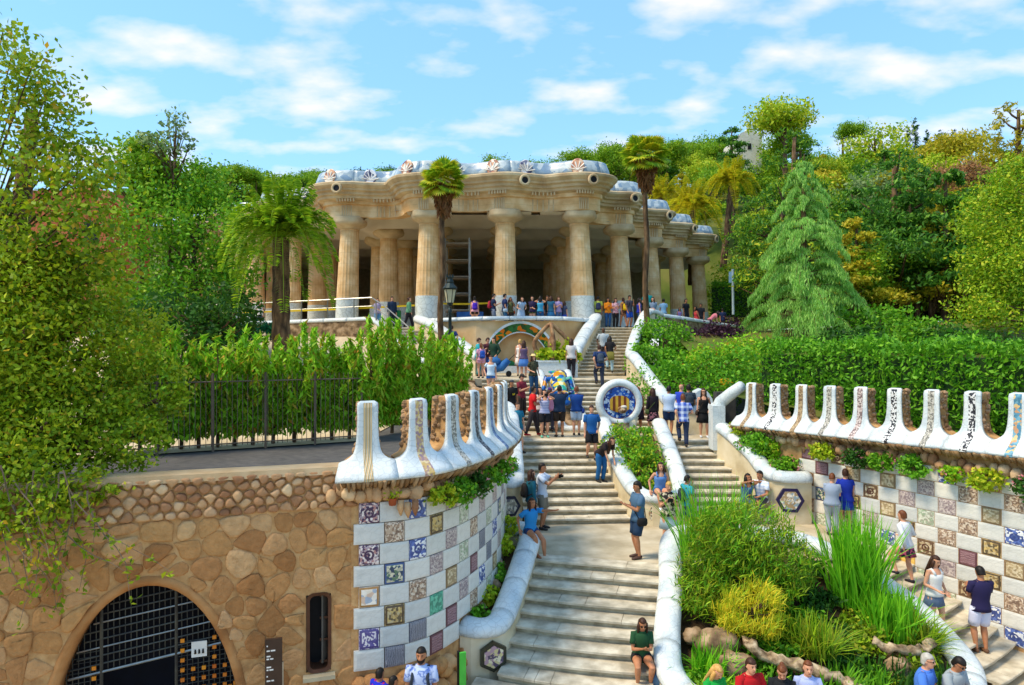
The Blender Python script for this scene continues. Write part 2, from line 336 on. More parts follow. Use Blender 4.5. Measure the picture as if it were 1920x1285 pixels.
# ---------------------------------------------------------------- stairs
FL = {}; srr = random.Random(77)
def flight(key, label, BL, BR, TL, TR, z0, z1, n, bow=0.0, flare=None):
    BL, BR, TL, TR = [Vector((*p, 0)) for p in (BL, BR, TL, TR)]; FL[key] = (BL, BR, TL, TR, z0, z1, n)
    root = empty('stair_flight', ((BL + BR) / 2).to_3d() + Vector((0, 0, z0)), label, 'stairs', 'stone stair flights'); rise = (z1 - z0) / n; K = 7
    for i in range(n):
        t0, t1 = i / n, (i + 1) / n; z = z0 + rise * (i + 1)
        cuts = [0] + sorted(srr.uniform(.12, .88) for _ in range(srr.choice((1, 2, 2, 3)))) + [1]
        def row(t, dy, zz, ws=None):
            a, b = BL.lerp(TL, t), BR.lerp(TR, t); d = (TL + TR - BL - BR).normalized(); ax = (b - a).normalized()
            if flare and i < flare[0]: a = a - ax * flare[1] * (flare[0] - i) / flare[0]
            out = []
            for w in (ws or [k / (K - 1) for k in range(K)]):
                p = a.lerp(b, w) + d * dy - d * bow * (1 - t) * (1 - (2 * w - 1) ** 2)
                out.append(Vector((p.x, p.y, zz + 0.002 * math.sin(3.1 * i + 5 * w))))
            return out
        mb = MB(); th = 0.055
        for c0_, c1_ in zip(cuts, cuts[1:]):         # each step is a few slabs with open joints, worn to slightly different levels
            g_ = .0016; ws = [lerp(c0_ + g_, c1_ - g_, q / 4) for q in range(5)]; zs_ = z + srr.uniform(-.004, .002); dn = srr.uniform(-.006, .006)
            A = row(t0, -0.062 + dn, zs_ - th, ws); B = row(t0, -0.068 + dn, zs_ - 0.01, ws); C = row(t0, -0.058 + dn, zs_, ws); D = row(t1, 0.03, zs_, ws); E = row(t1, 0.03, zs_ - th, ws)
            mb.loft([[A[k], B[k], C[k], D[k], E[k]] for k in range(5)])
        o = mb.build('step', M_STEP, root); mb = MB()
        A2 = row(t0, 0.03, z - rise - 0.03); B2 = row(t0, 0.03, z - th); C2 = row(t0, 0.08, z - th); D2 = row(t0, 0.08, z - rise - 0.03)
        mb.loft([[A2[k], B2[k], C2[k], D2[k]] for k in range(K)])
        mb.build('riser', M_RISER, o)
    return root
flight('1L', 'lowest left flight of pale stone steps fanning out towards the plaza', (-.45, 12.4), (2.35, 11.75), (.55, 16.35), (3.5, 15.55), 0, 1.75, 11, bow=0.15, flare=(2, .9))
flight('1R', 'lowest right flight of stone steps turning down beside the chequered wall', (9.45, 13.3), (11.5, 14.9), (7.5, 16.3), (9.4, 17.75), 0, 1.75, 10, bow=0.1)
flight('2L', 'left flight of stone steps between the white bastion and the round bush', (.34, 18.9), (3.3, 19.1), (.15, 23.4), (3.05, 23.4), 1.75, 3.5, 11)
flight('2R', 'right flight of stone steps right of the round bush and blue medallion', (4.95, 19.1), (7.15, 19.0), (5.05, 23.4), (6.98, 23.4), 1.75, 3.5, 11)
flight('3L', 'upper left flight of stone steps left of the mosaic lizard', (-1.0, 25.4), (1.7, 25.4), (-1.3, 29.1), (1.0, 29.1), 3.5, 5.25, 11)
flight('3R', 'upper right flight of stone steps right of the mosaic lizard', (2.85, 25.4), (5.65, 25.4), (2.5, 29.1), (5.0, 29.1), 3.5, 5.25, 11)
flight('4R', 'topmost right flight of stone steps leading up to the columned hall', (2.95, 31.6), (5.2, 31.6), (4.55, 36.7), (6.85, 36.7), 5.25, 7.6, 15)
flight('4L', 'topmost left flight of stone steps half hidden behind hedges below the hall', (-4.3, 32.2), (-1.6, 31.8), (-7.4, 36.7), (-5.05, 36.7), 5.25, 7.6, 15)
def slab(name, pts, z, th, m=M_LAND):
    n = len(pts); v = [(x, y, z) for x, y in pts] + [(x, y, z - th) for x, y in pts]
    return struct(MB().add(v, [tuple(range(n)), tuple(range(n, 2 * n))[::-1]] + [(i, i + n, (i + 1) % n + n, (i + 1) % n) for i in range(n)][::-1]).build(name, m))
slab('landing', [(-.4, 16.65), (.55, 16.36), (3.5, 15.56), (7.5, 16.32), (9.4, 17.76), (9.2, 18.6), (8.25, 19.6), (7.15, 19.05), (4.95, 19.12), (3.3, 19.12), (.37, 18.93), (-.4, 18.9)], 1.749, 0.3)
slab('landing', [(-.6, 23.42), (7.6, 23.42), (8.2, 24.4), (7.6, 25.43), (-1.2, 25.43)], 3.499, 0.3)
slab('landing', [(-1.6, 29.12), (5.2, 29.12), (5.3, 31.65), (3.4, 35.5), (-3.3, 35.5), (-4.6, 32.2), (-2.2, 30)], 5.249, 0.3)
slab('hall_floor', [(-26, 41), (-13, 38.2), (-7.6, 36.72), (-5.05, 36.72), (-3.2, 35.6), (3.2, 35.6), (4.5, 36.72), (6.9, 36.72), (8.0, 37.5), (15, 48), (22, 62), (22, 75), (-26, 75)], 7.6, 0.4, mat('hall_paving', ['bdb094', 'd0c4aa'], scale=0.7, rough=0.8))
# ---------------------------------------------------------------- parapets with white rounded copings
COPE = [(-.24, -.10), (-.26, -.02), (-.25, .07), (-.17, .15), (-.06, .185), (.06, .185), (.17, .15), (.25, .07), (.26, -.02), (.24, -.10)]
def scaled(prof, k): return [(o * k, z * k) for o, z in prof]
def parapet(label, pts, base, n=6, seg=1.0, k=1.0, m=M_CREAM, wall_k=0.8, group=None, smoothpath=True, name='parapet'):
    """pts: coping line (top of the wall); base: height of the wall foot, a number or a function of (x, y, z)"""
    pts = catmull(pts, n) if smoothpath else [Vector(p) for p in pts]; pa = Path(pts)
    root = empty(name, pa.p[0], label, 'parapet', group)
    w = 0.2 * k * wall_k / 0.8; rings = []; N = max(2, int(pa.len / 0.22)); bf = base if callable(base) else (lambda x, y, z: base)
    for i in range(N + 1):
        p, h, nn = pa.at(pa.len * i / N); zb = bf(p.x, p.y, p.z)
        rings.append([p + nn * -w + Vector((0, 0, -.10 * k)), p + nn * w + Vector((0, 0, -.10 * k)), Vector((p.x + nn.x * w, p.y + nn.y * w, zb)), Vector((p.x - nn.x * w, p.y - nn.y * w, zb))])
    mb = MB(); mb.loft(rings); mb.build('wall', m, root)
    ns = max(1, round(pa.len / seg))
    for i in range(ns):
        mb = MB(); sweep(mb, pa, pa.len * i / ns + 0.006, pa.len * (i + 1) / ns - 0.006, scaled(COPE, k), step=0.16)
        mb.build('coping', M_WHITE, root, smooth=True)
    return root, pa
def hexagon(root, c, r, facing, cols, border, rot=0.0, seed=1.0):
    """mosaic hexagon set on a wall; facing is the outward horizontal direction"""
    f = Vector((facing[0], facing[1], 0)).normalized(); a = Vector((-f.y, f.x, 0)); c = Vector(c); up = Vector((0, 0, 1))
    for rr, d, key in ((r, 0.02, 'hex_border_' + border), (r * 0.74, 0.03, None), (r * 0.3, 0.038, 'x')):
        ring = [c + a * (rr * math.cos(rot + math.pi / 3 * i)) + up * (rr * math.sin(rot + math.pi / 3 * i)) for i in range(6)]
        mb = MB(); mb.loft([[p - f * 0.06 for p in ring], [p + f * d for p in ring]])
        m = mat(key, [border, border], rough=0.35, by=None, vor=0.7, vscale=16, scale=20, var=0.5) if key and key != 'x' else tile_mat('hex_' + cols[0] + border + str(key), cols if key is None else cols[::-1], scale=14 if key is None else 30, seed=seed, coord='Object')
        mb.build('mosaic_panel', m, root)
def stepz(key):
    BL, BR, TL, TR, z0, z1, n = FL[key]; a = (BL + BR) / 2; b = (TL + TR) / 2; d = (b - a); L2 = d.length_squared
    return lambda x, y, z=0: z0 + (z1 - z0) * min(max(((x - a.x) * d.x + (y - a.y) * d.y) / L2, 0), 1) - 0.25
# A: left side of the lowest left flight
A0 = [(-.95, 13.6, 1.16), (-.62, 13.5, 1.14), (-.28, 13.75, 1.15), (-.02, 14.5, 1.42), (.28, 15.7, 1.85), (.42, 16.35, 2.08), (.36, 16.85, 2.16), (-.05, 17.0, 2.16), (-.4, 17.0, 2.16)]
ra, pa = parapet('white-capped parapet with a mosaic hexagon left of the lowest left flight', A0, 0.0, seg=0.95)
hexagon(ra, (-.36, 13.30, .68), .30, (.35, -1), ['e8d9b0', 'b98f9a', '5c4a63', 'd7c37c'], '3a3a2c', rot=math.pi / 6)
# A2: left side of the middle left flight
ra2, _ = parapet('white-capped parapet end with a dark hexagon at the foot of the middle left flight', [(-.42, 18.42, 3.02), (-.05, 18.36, 3.02), (.1, 18.62, 3.06), (.06, 20.5, 3.75), (-.06, 22.8, 4.5), (-.3, 23.8, 4.62)], lambda x, y, z: 1.7, seg=1.0, k=.9)
hexagon(ra2, (-.06, 18.13, 2.45), .3, (.25, -1), ['d8d0bc', '8a8474', 'b0a890', '6a6a72'], '25263a', rot=0, seed=3.0)
# B: ring wall of the planted island between the lowest flights
B0 = [(3.85, 16.2, 2.18), (3.42, 14.7, 1.56), (3.02, 13.3, 1.0), (2.95, 12.45, .66), (3.5, 11.75, .5), (5.0, 11.5, .48), (6.6, 11.55, .48), (7.8, 11.85, .52), (8.38, 12.5, .65), (8.6, 13.3, .84), (8.35, 14.55, 1.34), (7.35, 15.85, 1.95), (6.4, 16.55, 2.1), (5.0, 16.7, 2.12)]
B0c = catmull(B0, 6, closed=True); B0c.append(B0c[0].copy())
rb, pb = parapet('white-capped ring wall around the planted island between the lowest flights', B0c, lambda x, y, z: 0.0, seg=1.15, k=1.0, smoothpath=False)
# C: right side of the lowest right flight
C0 = [(9.05, 18.45, 2.12), (9.35, 18.2, 2.08), (9.75, 17.65, 1.9), (10.7, 16.35, 1.3), (11.3, 15.55, .98), (11.9, 15.15, .9), (12.8, 15.0, .9)]
rc, pc = parapet('white-capped parapet with a dark mosaic hexagon below the right chequered wall', C0, 0.0, seg=1.0)
hexagon(rc, (11.55, 15.12, .42), .3, (-.55, -.83), ['cfd2bd', '7f8c77', 'b9a9a0', '9fb3a5'], '24302c', rot=0)
# D: right side of the middle right flight
D0 = [(6.78, 22.4, 4.08), (6.95, 21.9, 3.92), (7.25, 20.6, 3.45), (7.33, 19.75, 3.12), (7.5, 19.25, 3.02), (7.85, 19.12, 3.0), (8.3, 19.15, 3.0)]
rd, pd_ = parapet('white-capped parapet with a violet hexagon right of the middle right flight', D0, lambda x, y, z: 1.7 if y < 20 else z - 1.2, seg=0.9)
hexagon(rd, (7.72, 18.94, 2.42), .38, (-.12, -1), ['e9dfcf', 'a98b5a', 'c7b79a', '8fa7b5'], '2b2350', rot=0)
mb = MB(); mb.loft([[Vector((x, 22.35 + y, z)) for x, y in ((-.2 + 6.72, -.2), (.2 + 6.72, -.2), (.2 + 6.72, .3), (-.2 + 6.72, .3))] for z in (3.3, 4.75)])
mb.build('pillar', M_WHITE, rd)
mb = MB(); mb.tube([(6.72, 22.45, 4.62), (6.85, 22.4, 4.85), (7.1, 22.1, 5.15), (7.3, 21.7, 5.42)], [.19, .21, .2, .17], n=10); mb.build('brace', M_WHITE, rd, smooth=True)
# E: island of the middle flights
E0 = [(3.12, 23.3, 4.1), (3.16, 22.0, 3.6), (3.3, 20.5, 3.0), (3.5, 19.35, 2.62), (3.85, 18.95, 2.5), (4.4, 18.9, 2.5), (4.75, 19.2, 2.58), (4.88, 20.2, 2.95), (4.98, 21.8, 3.5), (5.02, 23.3, 4.05)]
re_, pe = parapet('white-capped wedge parapet around the round bush with shell mosaic on its nose', E0, lambda x, y, z: 1.7, seg=1.0, k=0.95)
for k, (px_, zz_) in enumerate(((3.62, 2.08), (3.95, 2.1), (4.32, 2.1), (4.6, 2.06))):
    mb = MB(); ring = lambda d: [Vector((px_ + .19 * math.cos(t) , 18.72 + d + abs(px_ - 4.1) * .28, zz_ + .24 * math.sin(t))) for t in [2 * math.pi * j / 12 for j in range(12)]]
    mb.loft([ring(.1), ring(-.012)]); mb.build('shell_mosaic', tile_mat('shell_mosaic', ['e6dcc2', 'b38f5c', '6f6a58', 'c9b893', '8a4a3a'], scale=22, coord='Object'), re_)
# G: dragon island curbs
rg, pg_ = parapet('white curb around the mosaic lizard between the upper flights', [(1.18, 29.2, 5.55), (1.5, 27.3, 4.6), (1.86, 25.45, 3.72), (2.3, 25.2, 3.62), (2.72, 25.5, 3.74), (2.5, 27.3, 4.62), (2.36, 29.2, 5.55)], lambda x, y, z: 3.4, seg=0.9, k=0.62, wall_k=1.0)
struct(MB().add([(1.2, 29.2, 5.4), (1.86, 25.5, 3.55), (2.72, 25.5, 3.55), (2.36, 29.2, 5.4)], [(0, 1, 2, 3)]).build('island_bed', M_ROCK))
# Fp: right side of the upper right flights
F0 = [(7.55, 24.6, 4.5), (6.75, 24.7, 4.35), (6.05, 25.2, 4.38), (5.72, 26.4, 4.95), (5.32, 28.6, 5.95), (5.28, 29.6, 6.2), (5.45, 31.3, 6.35), (6.1, 33.6, 7.2), (6.75, 35.4, 7.95), (7.15, 36.4, 8.35), (7.6, 36.9, 8.45), (8.1, 37.2, 8.3)]
rf, pf = parapet('long white-capped parapet climbing along the right of the upper flights', F0, lambda x, y, z: max(3.45, z - 1.3), seg=1.1, k=1.0)
rf2, _ = parapet('white-capped terrace wall above brown stones right of the top steps', [(8.1, 37.2, 8.25), (9.6, 38.2, 8.1), (11.6, 40.6, 7.95), (13.4, 43.6, 7.9), (16, 48, 7.9)], lambda x, y, z: 5.5, seg=1.3, k=0.8, m=M_ROCK)
# I: outer parapet of the left top flight, and the terrace wall on to the left
ri, _ = parapet('white-capped parapet with steel handrail left of the topmost left flight', [(-4.0, 31.6, 5.9), (-4.6, 32.4, 6.1), (-5.4, 33.6, 6.7), (-6.6, 35.4, 7.55), (-7.5, 36.6, 8.05)], lambda x, y, z: z - 1.6, seg=1.2, k=0.7)
ri2, _ = parapet('white-capped terrace wall of brown stones left of the top steps', [(-7.5, 36.6, 8.05), (-9.5, 37.2, 8.0), (-12.5, 38.1, 7.92), (-16, 39.4, 7.85), (-21, 40.8, 7.8)], lambda x, y, z: 5.5, seg=1.4, k=0.75, m=M_ROCK)
# inner sloping parapets beside the alcove
for s, pts, lb in ((1, [(2.75, 31.7, 6.0), (3.4, 33.7, 6.9), (4.1, 35.6, 7.75), (4.5, 36.6, 8.15)], 'broad pale blue-white sloping parapet right of the arched bench alcove'),
                   (-1, [(-1.5, 31.8, 6.1), (-2.6, 33.3, 6.8), (-4.0, 35.2, 7.65), (-5.0, 36.5, 8.05)], 'broad pale blue-white sloping parapet left of the arched bench alcove')):
    parapet(lb, pts, lambda x, y, z: 5.2, seg=1.2, k=1.25)
# ---------------------------------------------------------------- alcove wall with arched bench
al = empty('alcove_wall', (0.42, 34.7, 5.25), 'curved sandy wall with mosaic-edged arched bench alcove below the hall', 'alcove')
YA = 34.7; CXA = 0.42; RX, RZ, ZB, ZT = 1.95, 2.35, 5.5, 7.9
apath = Path(catmull([(-5.0, 36.55, 0), (-3.3, 35.4, 0), (-1.9, 34.72, 0), (-1.55, YA, 0)], 5)); apath2 = Path(catmull([(2.4, YA, 0), (2.7, 34.75, 0), (3.5, 35.4, 0), (4.5, 36.55, 0)], 5))
for q in (apath, apath2):
    mb = MB(); sweep(mb, q, 0, q.len, [(0, 5.2), (0, 7.9), (-.3, 7.9), (-.3, 5.2)], step=0.3); mb.build('wall', M_SAND, al)
def arch(k, n=28): return [(CXA + RX * k * math.cos(t), ZB + RZ * k * math.sin(t)) for t in [math.pi * i / n for i in range(n + 1)]]
def arch_face(mb, outer, inner, y):
    k = len(mb.v); n = len(outer); mb.v += [(x, y, z) for x, z in outer] + [(x, y, z) for x, z in inner]
    for i in range(n - 1): mb.f.append((k + i, k + i + 1, k + n + i + 1, k + n + i))
aw = arch(1.0); box_o = []
for x, z in aw:      # project arch points outward onto the wall rectangle
    dx, dz = x - CXA, z - ZB; sx = 1.985 / abs(dx) if abs(dx) > 1e-6 else 99; sz = (ZT - ZB) / dz if dz > 1e-6 else 99; s_ = min(sx, sz); box_o.append((CXA + dx * s_, ZB + dz * s_))
mb = MB(); arch_face(mb, box_o, aw, YA); mb.build('wall', M_SAND, al)
mb = MB(); o1 = arch(1.02); i1 = arch(0.965); mb.loft([[(x, YA - .05, z), (x, YA + .1, z), (x2, YA + .1, z2), (x2, YA - .05, z2)] for (x, z), (x2, z2) in zip(o1, i1)]); mb.build('arch_rim', M_WHITE, al)
mb = MB(); o1 = arch(0.965); i1 = arch(0.79); mb.loft([[(x, YA + .0, z), (x, YA + .9, z), (x2, YA + .9, z2), (x2, YA + .28, z2)] for (x, z), (x2, z2) in zip(o1, i1)])
mb.build('mosaic_band', tile_mat('alcove_band', ['1e5a30', 'e08a2c', '23683a', '1b4c2b', 'd9772a', '2c7a45'], scale=4.5, coord='Object', sat=1.1), al)
mb = MB(); o1 = arch(0.79); i1 = arch(0.765); mb.loft([[(x, YA + .24, z), (x, YA + .5, z), (x2, YA + .5, z2), (x2, YA + .24, z2)] for (x, z), (x2, z2) in zip(o1, i1)]); mb.build('arch_rim', M_WHITE, al)
mb = MB(); pts = arch(0.80); mb.add([(x, YA + .88, z) for x, z in pts] + [(CXA - 1.9, YA + .88, 5.2), (CXA + 1.9, YA + .88, 5.2)], [tuple(range(len(pts) + 2))]); mb.build('niche_back', M_SAND, al)
mb = MB(); mb.box((CXA, YA + .5, 5.42), (3.4, .8, .34)); mb.build('bench', M_WHITE, al); mb = MB(); mb.box((CXA, YA + .82, 5.72), (3.2, .1, .28)); mb.build('bench_back', MATS['alcove_band'], al)
cp = Path(catmull([(-5.0, 36.5, 7.95), (-3.3, 35.35, 7.96), (-1.6, 34.7, 8.0), (.42, 34.62, 8.02), (2.5, 34.7, 8.0), (3.5, 35.35, 7.96), (4.5, 36.5, 7.95)], 6))
for i in range(8):
    mb = MB(); sweep(mb, cp, cp.len * i / 8 + .008, cp.len * (i + 1) / 8 - .008, [(.16, -.08), (.18, .02), (.1, .12), (-.3, .12), (-.38, .02), (-.36, -.08)], step=.25); mb.build('coping', M_WHITE, al, smooth=True)
# ---------------------------------------------------------------- bastion: crenellated white bench over a chequered tile wall
M_PAT = [tile_mat('tile_blue', ['e4e6ea', '2a4c9a', '3f62b5', 'dfe3e8', '22408c'], 7, ring='203a86', seed=1),
         tile_mat('tile_purple_speckle', ['d8c3bd', '53345a', 'b27b78', 'e4d8d2', '3a2a55', 'a58f9a'], 9, ring='43284f', seed=2),
         tile_mat('tile_brown_speckle', ['c3a586', '9a7a60', 'd9c7b0', '7e6350'], 11, seed=3),
         tile_mat('tile_greenblue', ['b9b79a', '2f4f6d', '5a7d5c', 'd8cfae', '27405f'], 8, border='2f4f86', seed=4, frame=.46),
         tile_mat('tile_gold_frame', ['e9dcc6', 'd8b69a', '9fb0c4', 'f0e6d6'], 4, border='a8741c', seed=5, frame=.43),
         tile_mat('tile_violet_grid', ['e6dfe0', '4b3f8a', 'd9d2da', '5c4f99'], 10, border='463a84', seed=6),
         tile_mat('tile_ochre', ['b5934a', 'd0ad52', '6a5a3c', 'c7b07a', '8b6f3a'], 8, border='57452e', seed=7, frame=.42),
         tile_mat('tile_green', ['3fae8a', '58c29c', '2f8f73'], 6, seed=8),
         tile_mat('tile_grey_lines', ['5d6070', 'b4b3ba', '3d4256', '8f8f99'], 3, kind='bands', seed=9),
         tile_mat('tile_maroon', ['7c4a52', 'b9929a', '5d3038', 'a4767c'], 3.2, kind='rings', border='6b3a42', seed=10, frame=.45),
         tile_mat('tile_sand', ['cbb487', 'b79c6a', 'd8c69e', 'a38a5f'], 9, border='8c7146', seed=11, frame=.45),
         tile_mat('tile_pale_green', ['c8cfb4', '9bb08a', 'dcdcc8', 'a7a58f'], 9, seed=12),
         tile_mat('tile_rust', ['b35a22', 'c56c2c', '9c4a1c'], 5, border='7d4a2c', seed=13, frame=.46),
         tile_mat('tile_yellow', ['e0b00f', 'f0c21f', 'd9a40a'], 6, seed=14),
         tile_mat('tile_pink_grey', ['b9a6a2', '8f7b80', 'cdbdb6', 'a28f90'], 12, seed=15),
         tile_mat('tile_brown_frame', ['b9a074', '8a6c45', 'd5c5a0', '6d4f35'], 6, border='6b4a2c', ring='5a2f22', seed=16, frame=.42)]
TILE = MB(); _b = 0.06
TILE.add([(-.5, .02, -.5), (.5, .02, -.5), (.5, .02, .5), (-.5, .02, .5), (-.49, -.012, -.49), (.49, -.012, -.49), (.49, -.012, .49), (-.49, -.012, .49), (-.4, -.022, -.36), (.4, -.022, -.36), (.4, -.022, .36), (-.4, -.022, .36)],
         [(0, 1, 5, 4), (1, 2, 6, 5), (2, 3, 7, 6), (3, 0, 4, 7), (4, 5, 9, 8), (5, 6, 10, 9), (6, 7, 11, 10), (7, 4, 8, 11), (8, 9, 10, 11)])
TILE_ME = TILE.mesh('wall_tile'); TILE_ME.materials.append(None)
M_WTILE = mat('white_wall_tile', ['c9cbc8', 'd6d6d0', 'e0ded6', 'd0d1cc', 'e6e2d8'], by='object', scale=3, rough=0.35, bump=0.3, bscale=7, spec=0.4, var=0.12, vor=.1, vscale=3, coord='Object')
def tile_wall(root, path, s0, s1, ztop, nrow, rh, wc=.36, ww=.54, seed=0, first=0, pick=None, zmin=None, side=1, pool=tuple(range(16))):
    rr = random.Random(seed)
    for r in range(nrow):
        zc = ztop - rh * (r + .5); s = s0; k = (r + first) % 2; col = 0
        if k: s -= 0.09
        colored = (k == 0)
        while s < s1 - .08:
            w = min(wc if colored else ww, s1 - s); c = s + w / 2; p, h, nn = path.at(c)
            pa_, pb_ = path.at(max(s, 0))[0], path.at(s + w)[0]; ch = (pb_ - pa_); ch.z = 0; wd = ch.length if s >= 0 else w; h = ch.normalized() if ch.length > 1e-6 else h; nn = Vector((h.y, -h.x, 0))
            if zmin is None or zc - rh / 2 > zmin(p) - .05:
                xax = h * side; y_in = -nn
                Mx = Matrix(((h.x * wd * .985, -nn.x, 0, ((pa_ + pb_) / 2).x), (h.y * wd * .985, -nn.y, 0, ((pa_ + pb_) / 2).y), (0, 0, rh * .975, zc), (0, 0, 0, 1)))
                if colored: m = M_PAT[pick[(r, col)]] if pick and (r, col) in pick else M_PAT[rr.choice(pool)]
                else: m = M_WTILE
                ob('wall_tile', TILE_ME, m, root, Mx)
            if colored: col += 1
            s += w; colored = not colored
ZR = [0, .05, .11, .18, .25, .30, .33, .37, .43, .52, .66, .85, 1.08, 1.24, 1.32, 1.35]
OU = [.40, .405, .36, .28, .20, .15, .125, .10, .075, .055, .04, .03, .03, .03, .01, -.05]
def halfw(z, pitch):
    tab = [(0, pitch / 2), (.30, pitch / 2), (.315, pitch / 2 - .05), (.33, pitch / 2 - .1), (.37, .305), (.43, .25), (.52, .217), (.66, .197), (.85, .185), (1.08, .178), (1.24, .182), (1.32, .175), (1.35, .12)]
    for (a, x), (b, y) in zip(tab, tab[1:]):
        if z <= b: return lerp(x, y, (z - a) / (b - a))
    return tab[-1][1]
BANDS = [tile_mat('band_gold_stripe', ['c99f4a', 'e4d6c4', '6e9a9a', 'b08a3a'], 5.5, coord='Object', seed=3, kind='bands', distort=.15), tile_mat('band_gold_checks', ['c9a44a', 'b08a78', 'd8c08a', '9a7a86'], 22, coord='Object', seed=4),
         tile_mat('band_grey_links', ['8d8a80', 'c9c4b8', '6d6a62', 'b4ae9e'], 30, coord='Object', seed=5), tile_mat('band_dark', ['4c4a52', '8f8d92', '2f2d38'], 30, coord='Object', seed=6),
         tile_mat('band_blue', ['4a6ea8', '2c4f8f', '7f9ac4'], 28, coord='Object', seed=7), tile_mat('band_bluegrey', ['5d7ba0', 'a7b6c6', '4a6288'], 28, coord='Object', seed=8),
         tile_mat('band_brown', ['9a7d52', 'b89c6c', '7c6240'], 28, coord='Object', seed=9), tile_mat('band_rose_lattice', ['b9a09a', '7d6864', 'd3c3bc'], 30, coord='Object', seed=10),
         tile_mat('band_black_dots', ['e2e2e0', '26262b', 'd8d8d6', '3a3a42'], 28, coord='Object', seed=11), tile_mat('band_flowers', ['d6b46a', '3f86a6', '5aa0b8', 'c58a52', '2f7a98'], 18, coord='Object', seed=12)]
def crenel(root, path, s0, n, pitch, zoff, bands, corb_m, seed=0):
    """merlons: white tiled front with a mosaic band, rubble back; each merlon's pieces are parts of the wall"""
    rr = random.Random(seed)
    for i in range(n):
        c = s0 + pitch * (i + .5); mb = MB(); rings = []; back = []; NC = 9
        for z, o in zip(ZR, OU):
            w = halfw(z, pitch) - (.003 if z < .31 else 0); row = []; bk = []
            for j in range(NC):
                u = c + w * (2 * j / (NC - 1) - 1); p, h, nn = path.at(u); zo = zoff(u)
                if u < 0: p = p + h * u
                row.append(p + nn * o + Vector((0, 0, zo + z))); bk.append(p + nn * (min(o, .03) - .05) + Vector((0, 0, zo + z)))
            rings.append(row); back.append(bk)
        mb.loft([a + b[::-1] for a, b in zip(rings, back)], cap=True); mr = mb.build('merlon', M_WHITE, root, smooth=True)
        # band
        mb = MB(); rows = []
        for z, o in zip(ZR[:-1], OU[:-1]):
            a = []
            for u in (c - .075, c + .075):
                p, h, nn = path.at(u); a.append(p + nn * (o + .006) + Vector((0, 0, zoff(u) + z)))
            b2 = [q - path.at(c)[2] * .02 for q in a]; rows.append([a[0], a[1], b2[1], b2[0]])
        mb.loft(rows); mb.build('mosaic_band', bands[i % len(bands)], mr)
        # rubble back, silhouette a little smaller, with pebbles on its faces
        mb = MB(); rows = []
        for z in (0.02, .2, .3, .37, .43, .52, .66, .85, 1.1, 1.3):
            w = halfw(z, pitch) - .03; a, b = [], []
            for j in range(5):
                u = c + w * (2 * j / 4 - 1); p, h, nn = path.at(u); zo = zoff(u)
                a.append(p + nn * (-.03) + Vector((0, 0, zo + z))); b.append(p + nn * (-.36 - rr.uniform(0, .03)) + Vector((0, 0, zo + z)))
            rows.append(a + b[::-1])
        mb.loft(rows); mb.build('rubble_back', M_MORTAR, mr)
        mb = MB()
        for sgn in (-1, 1):
            for q in range(26):
                z = rr.uniform(.42, 1.3); w = halfw(z, pitch) - .03; u = c + sgn * w; p, h, nn = path.at(u); d = rr.uniform(-.34, -.05)
                s_ = rr.uniform(.035, .065); mb.sphere(p + nn * d + Vector((0, 0, zoff(u) + z)), (s_ * 1.1, s_ * 1.1, s_), 6, 4, jit=.15)
        for q in range(34):
            z = rr.uniform(.4, 1.28); w = halfw(z, pitch) - .05; u = c + rr.uniform(-w, w); p, h, nn = path.at(u); s_ = rr.uniform(.04, .07)
            mb.sphere(p + nn * -.35 + Vector((0, 0, zoff(u) + z)), (s_, s_, s_ * .8), 6, 4, jit=.15)
        o = mb.build('pebbles', mat('pebble', ['7d6044', '987858', 'b39474', '8a6c50', 'a88a6a'], by='island', scale=9, rough=.95, bump=.4, bscale=30), mr); tag(o, kind='stuff')
    # corbel drips under the lip
    u = s0; k = 0
    while u < s0 + n * pitch:
        w = rr.uniform(.05, .085); p, h, nn = path.at(u + w / 2); zo = zoff(u); ln = rr.uniform(.1, .2); o0 = rr.uniform(.34, .42)
        mb = MB(); top = p + nn * o0 + Vector((0, 0, zo + .0)); bot = p + nn * (o0 - .16) + Vector((0, 0, zo - ln))
        mb.tube([top, top.lerp(bot, .6), bot], [w * .62, w * .55, w * .2], n=6); o = mb.build('corbel_stone', corb_m, root, smooth=True); u += w
M_CORB = mat('corbel', ['7b5a38', '9a7850', 'a98d6a', '86664a'], by='object', scale=9, rough=.95, bump=.5, bscale=20)
bl = catmull([(-3.25, 12.0, 0), (-2.7, 12.03, 0), (-1.75, 12.4, 0), (-1.14, 13.2, 0), (-.77, 14.0, 0), (-.5, 14.85, 0), (-.3, 15.7, 0), (-.19, 16.6, 0), (-.15, 17.6, 0)], 10)
PL = Path(bl)
bast = empty('bastion_wall', (-2.7, 12.3, 0), 'curved white bastion left of the stairs with crenellated mosaic bench and chequered tiles', 'bastion')
zl = lambda u: 4.4 + .02 * min(u, 4)
crenel(bast, PL, 0.24, 8, .93, zl, [BANDS[i] for i in (0, 1, 2, 3, 4, 5, 2, 7)], M_CORB, seed=3)
TP = Path([p + Path(bl).at(0)[2] * 0 for p in bl]); s_t0 = 0.55
mb = MB(); sweep(mb, PL, 0.42, PL.len, [(-.035, 0), (-.035, 4.42), (-.5, 4.42), (-.5, 0)], step=.15); mb.build('wall_core', M_MORTAR, bast)
def zmin_l(p): return .98 if p.y < 12.8 else .98 + (p.y - 12.8) * .1
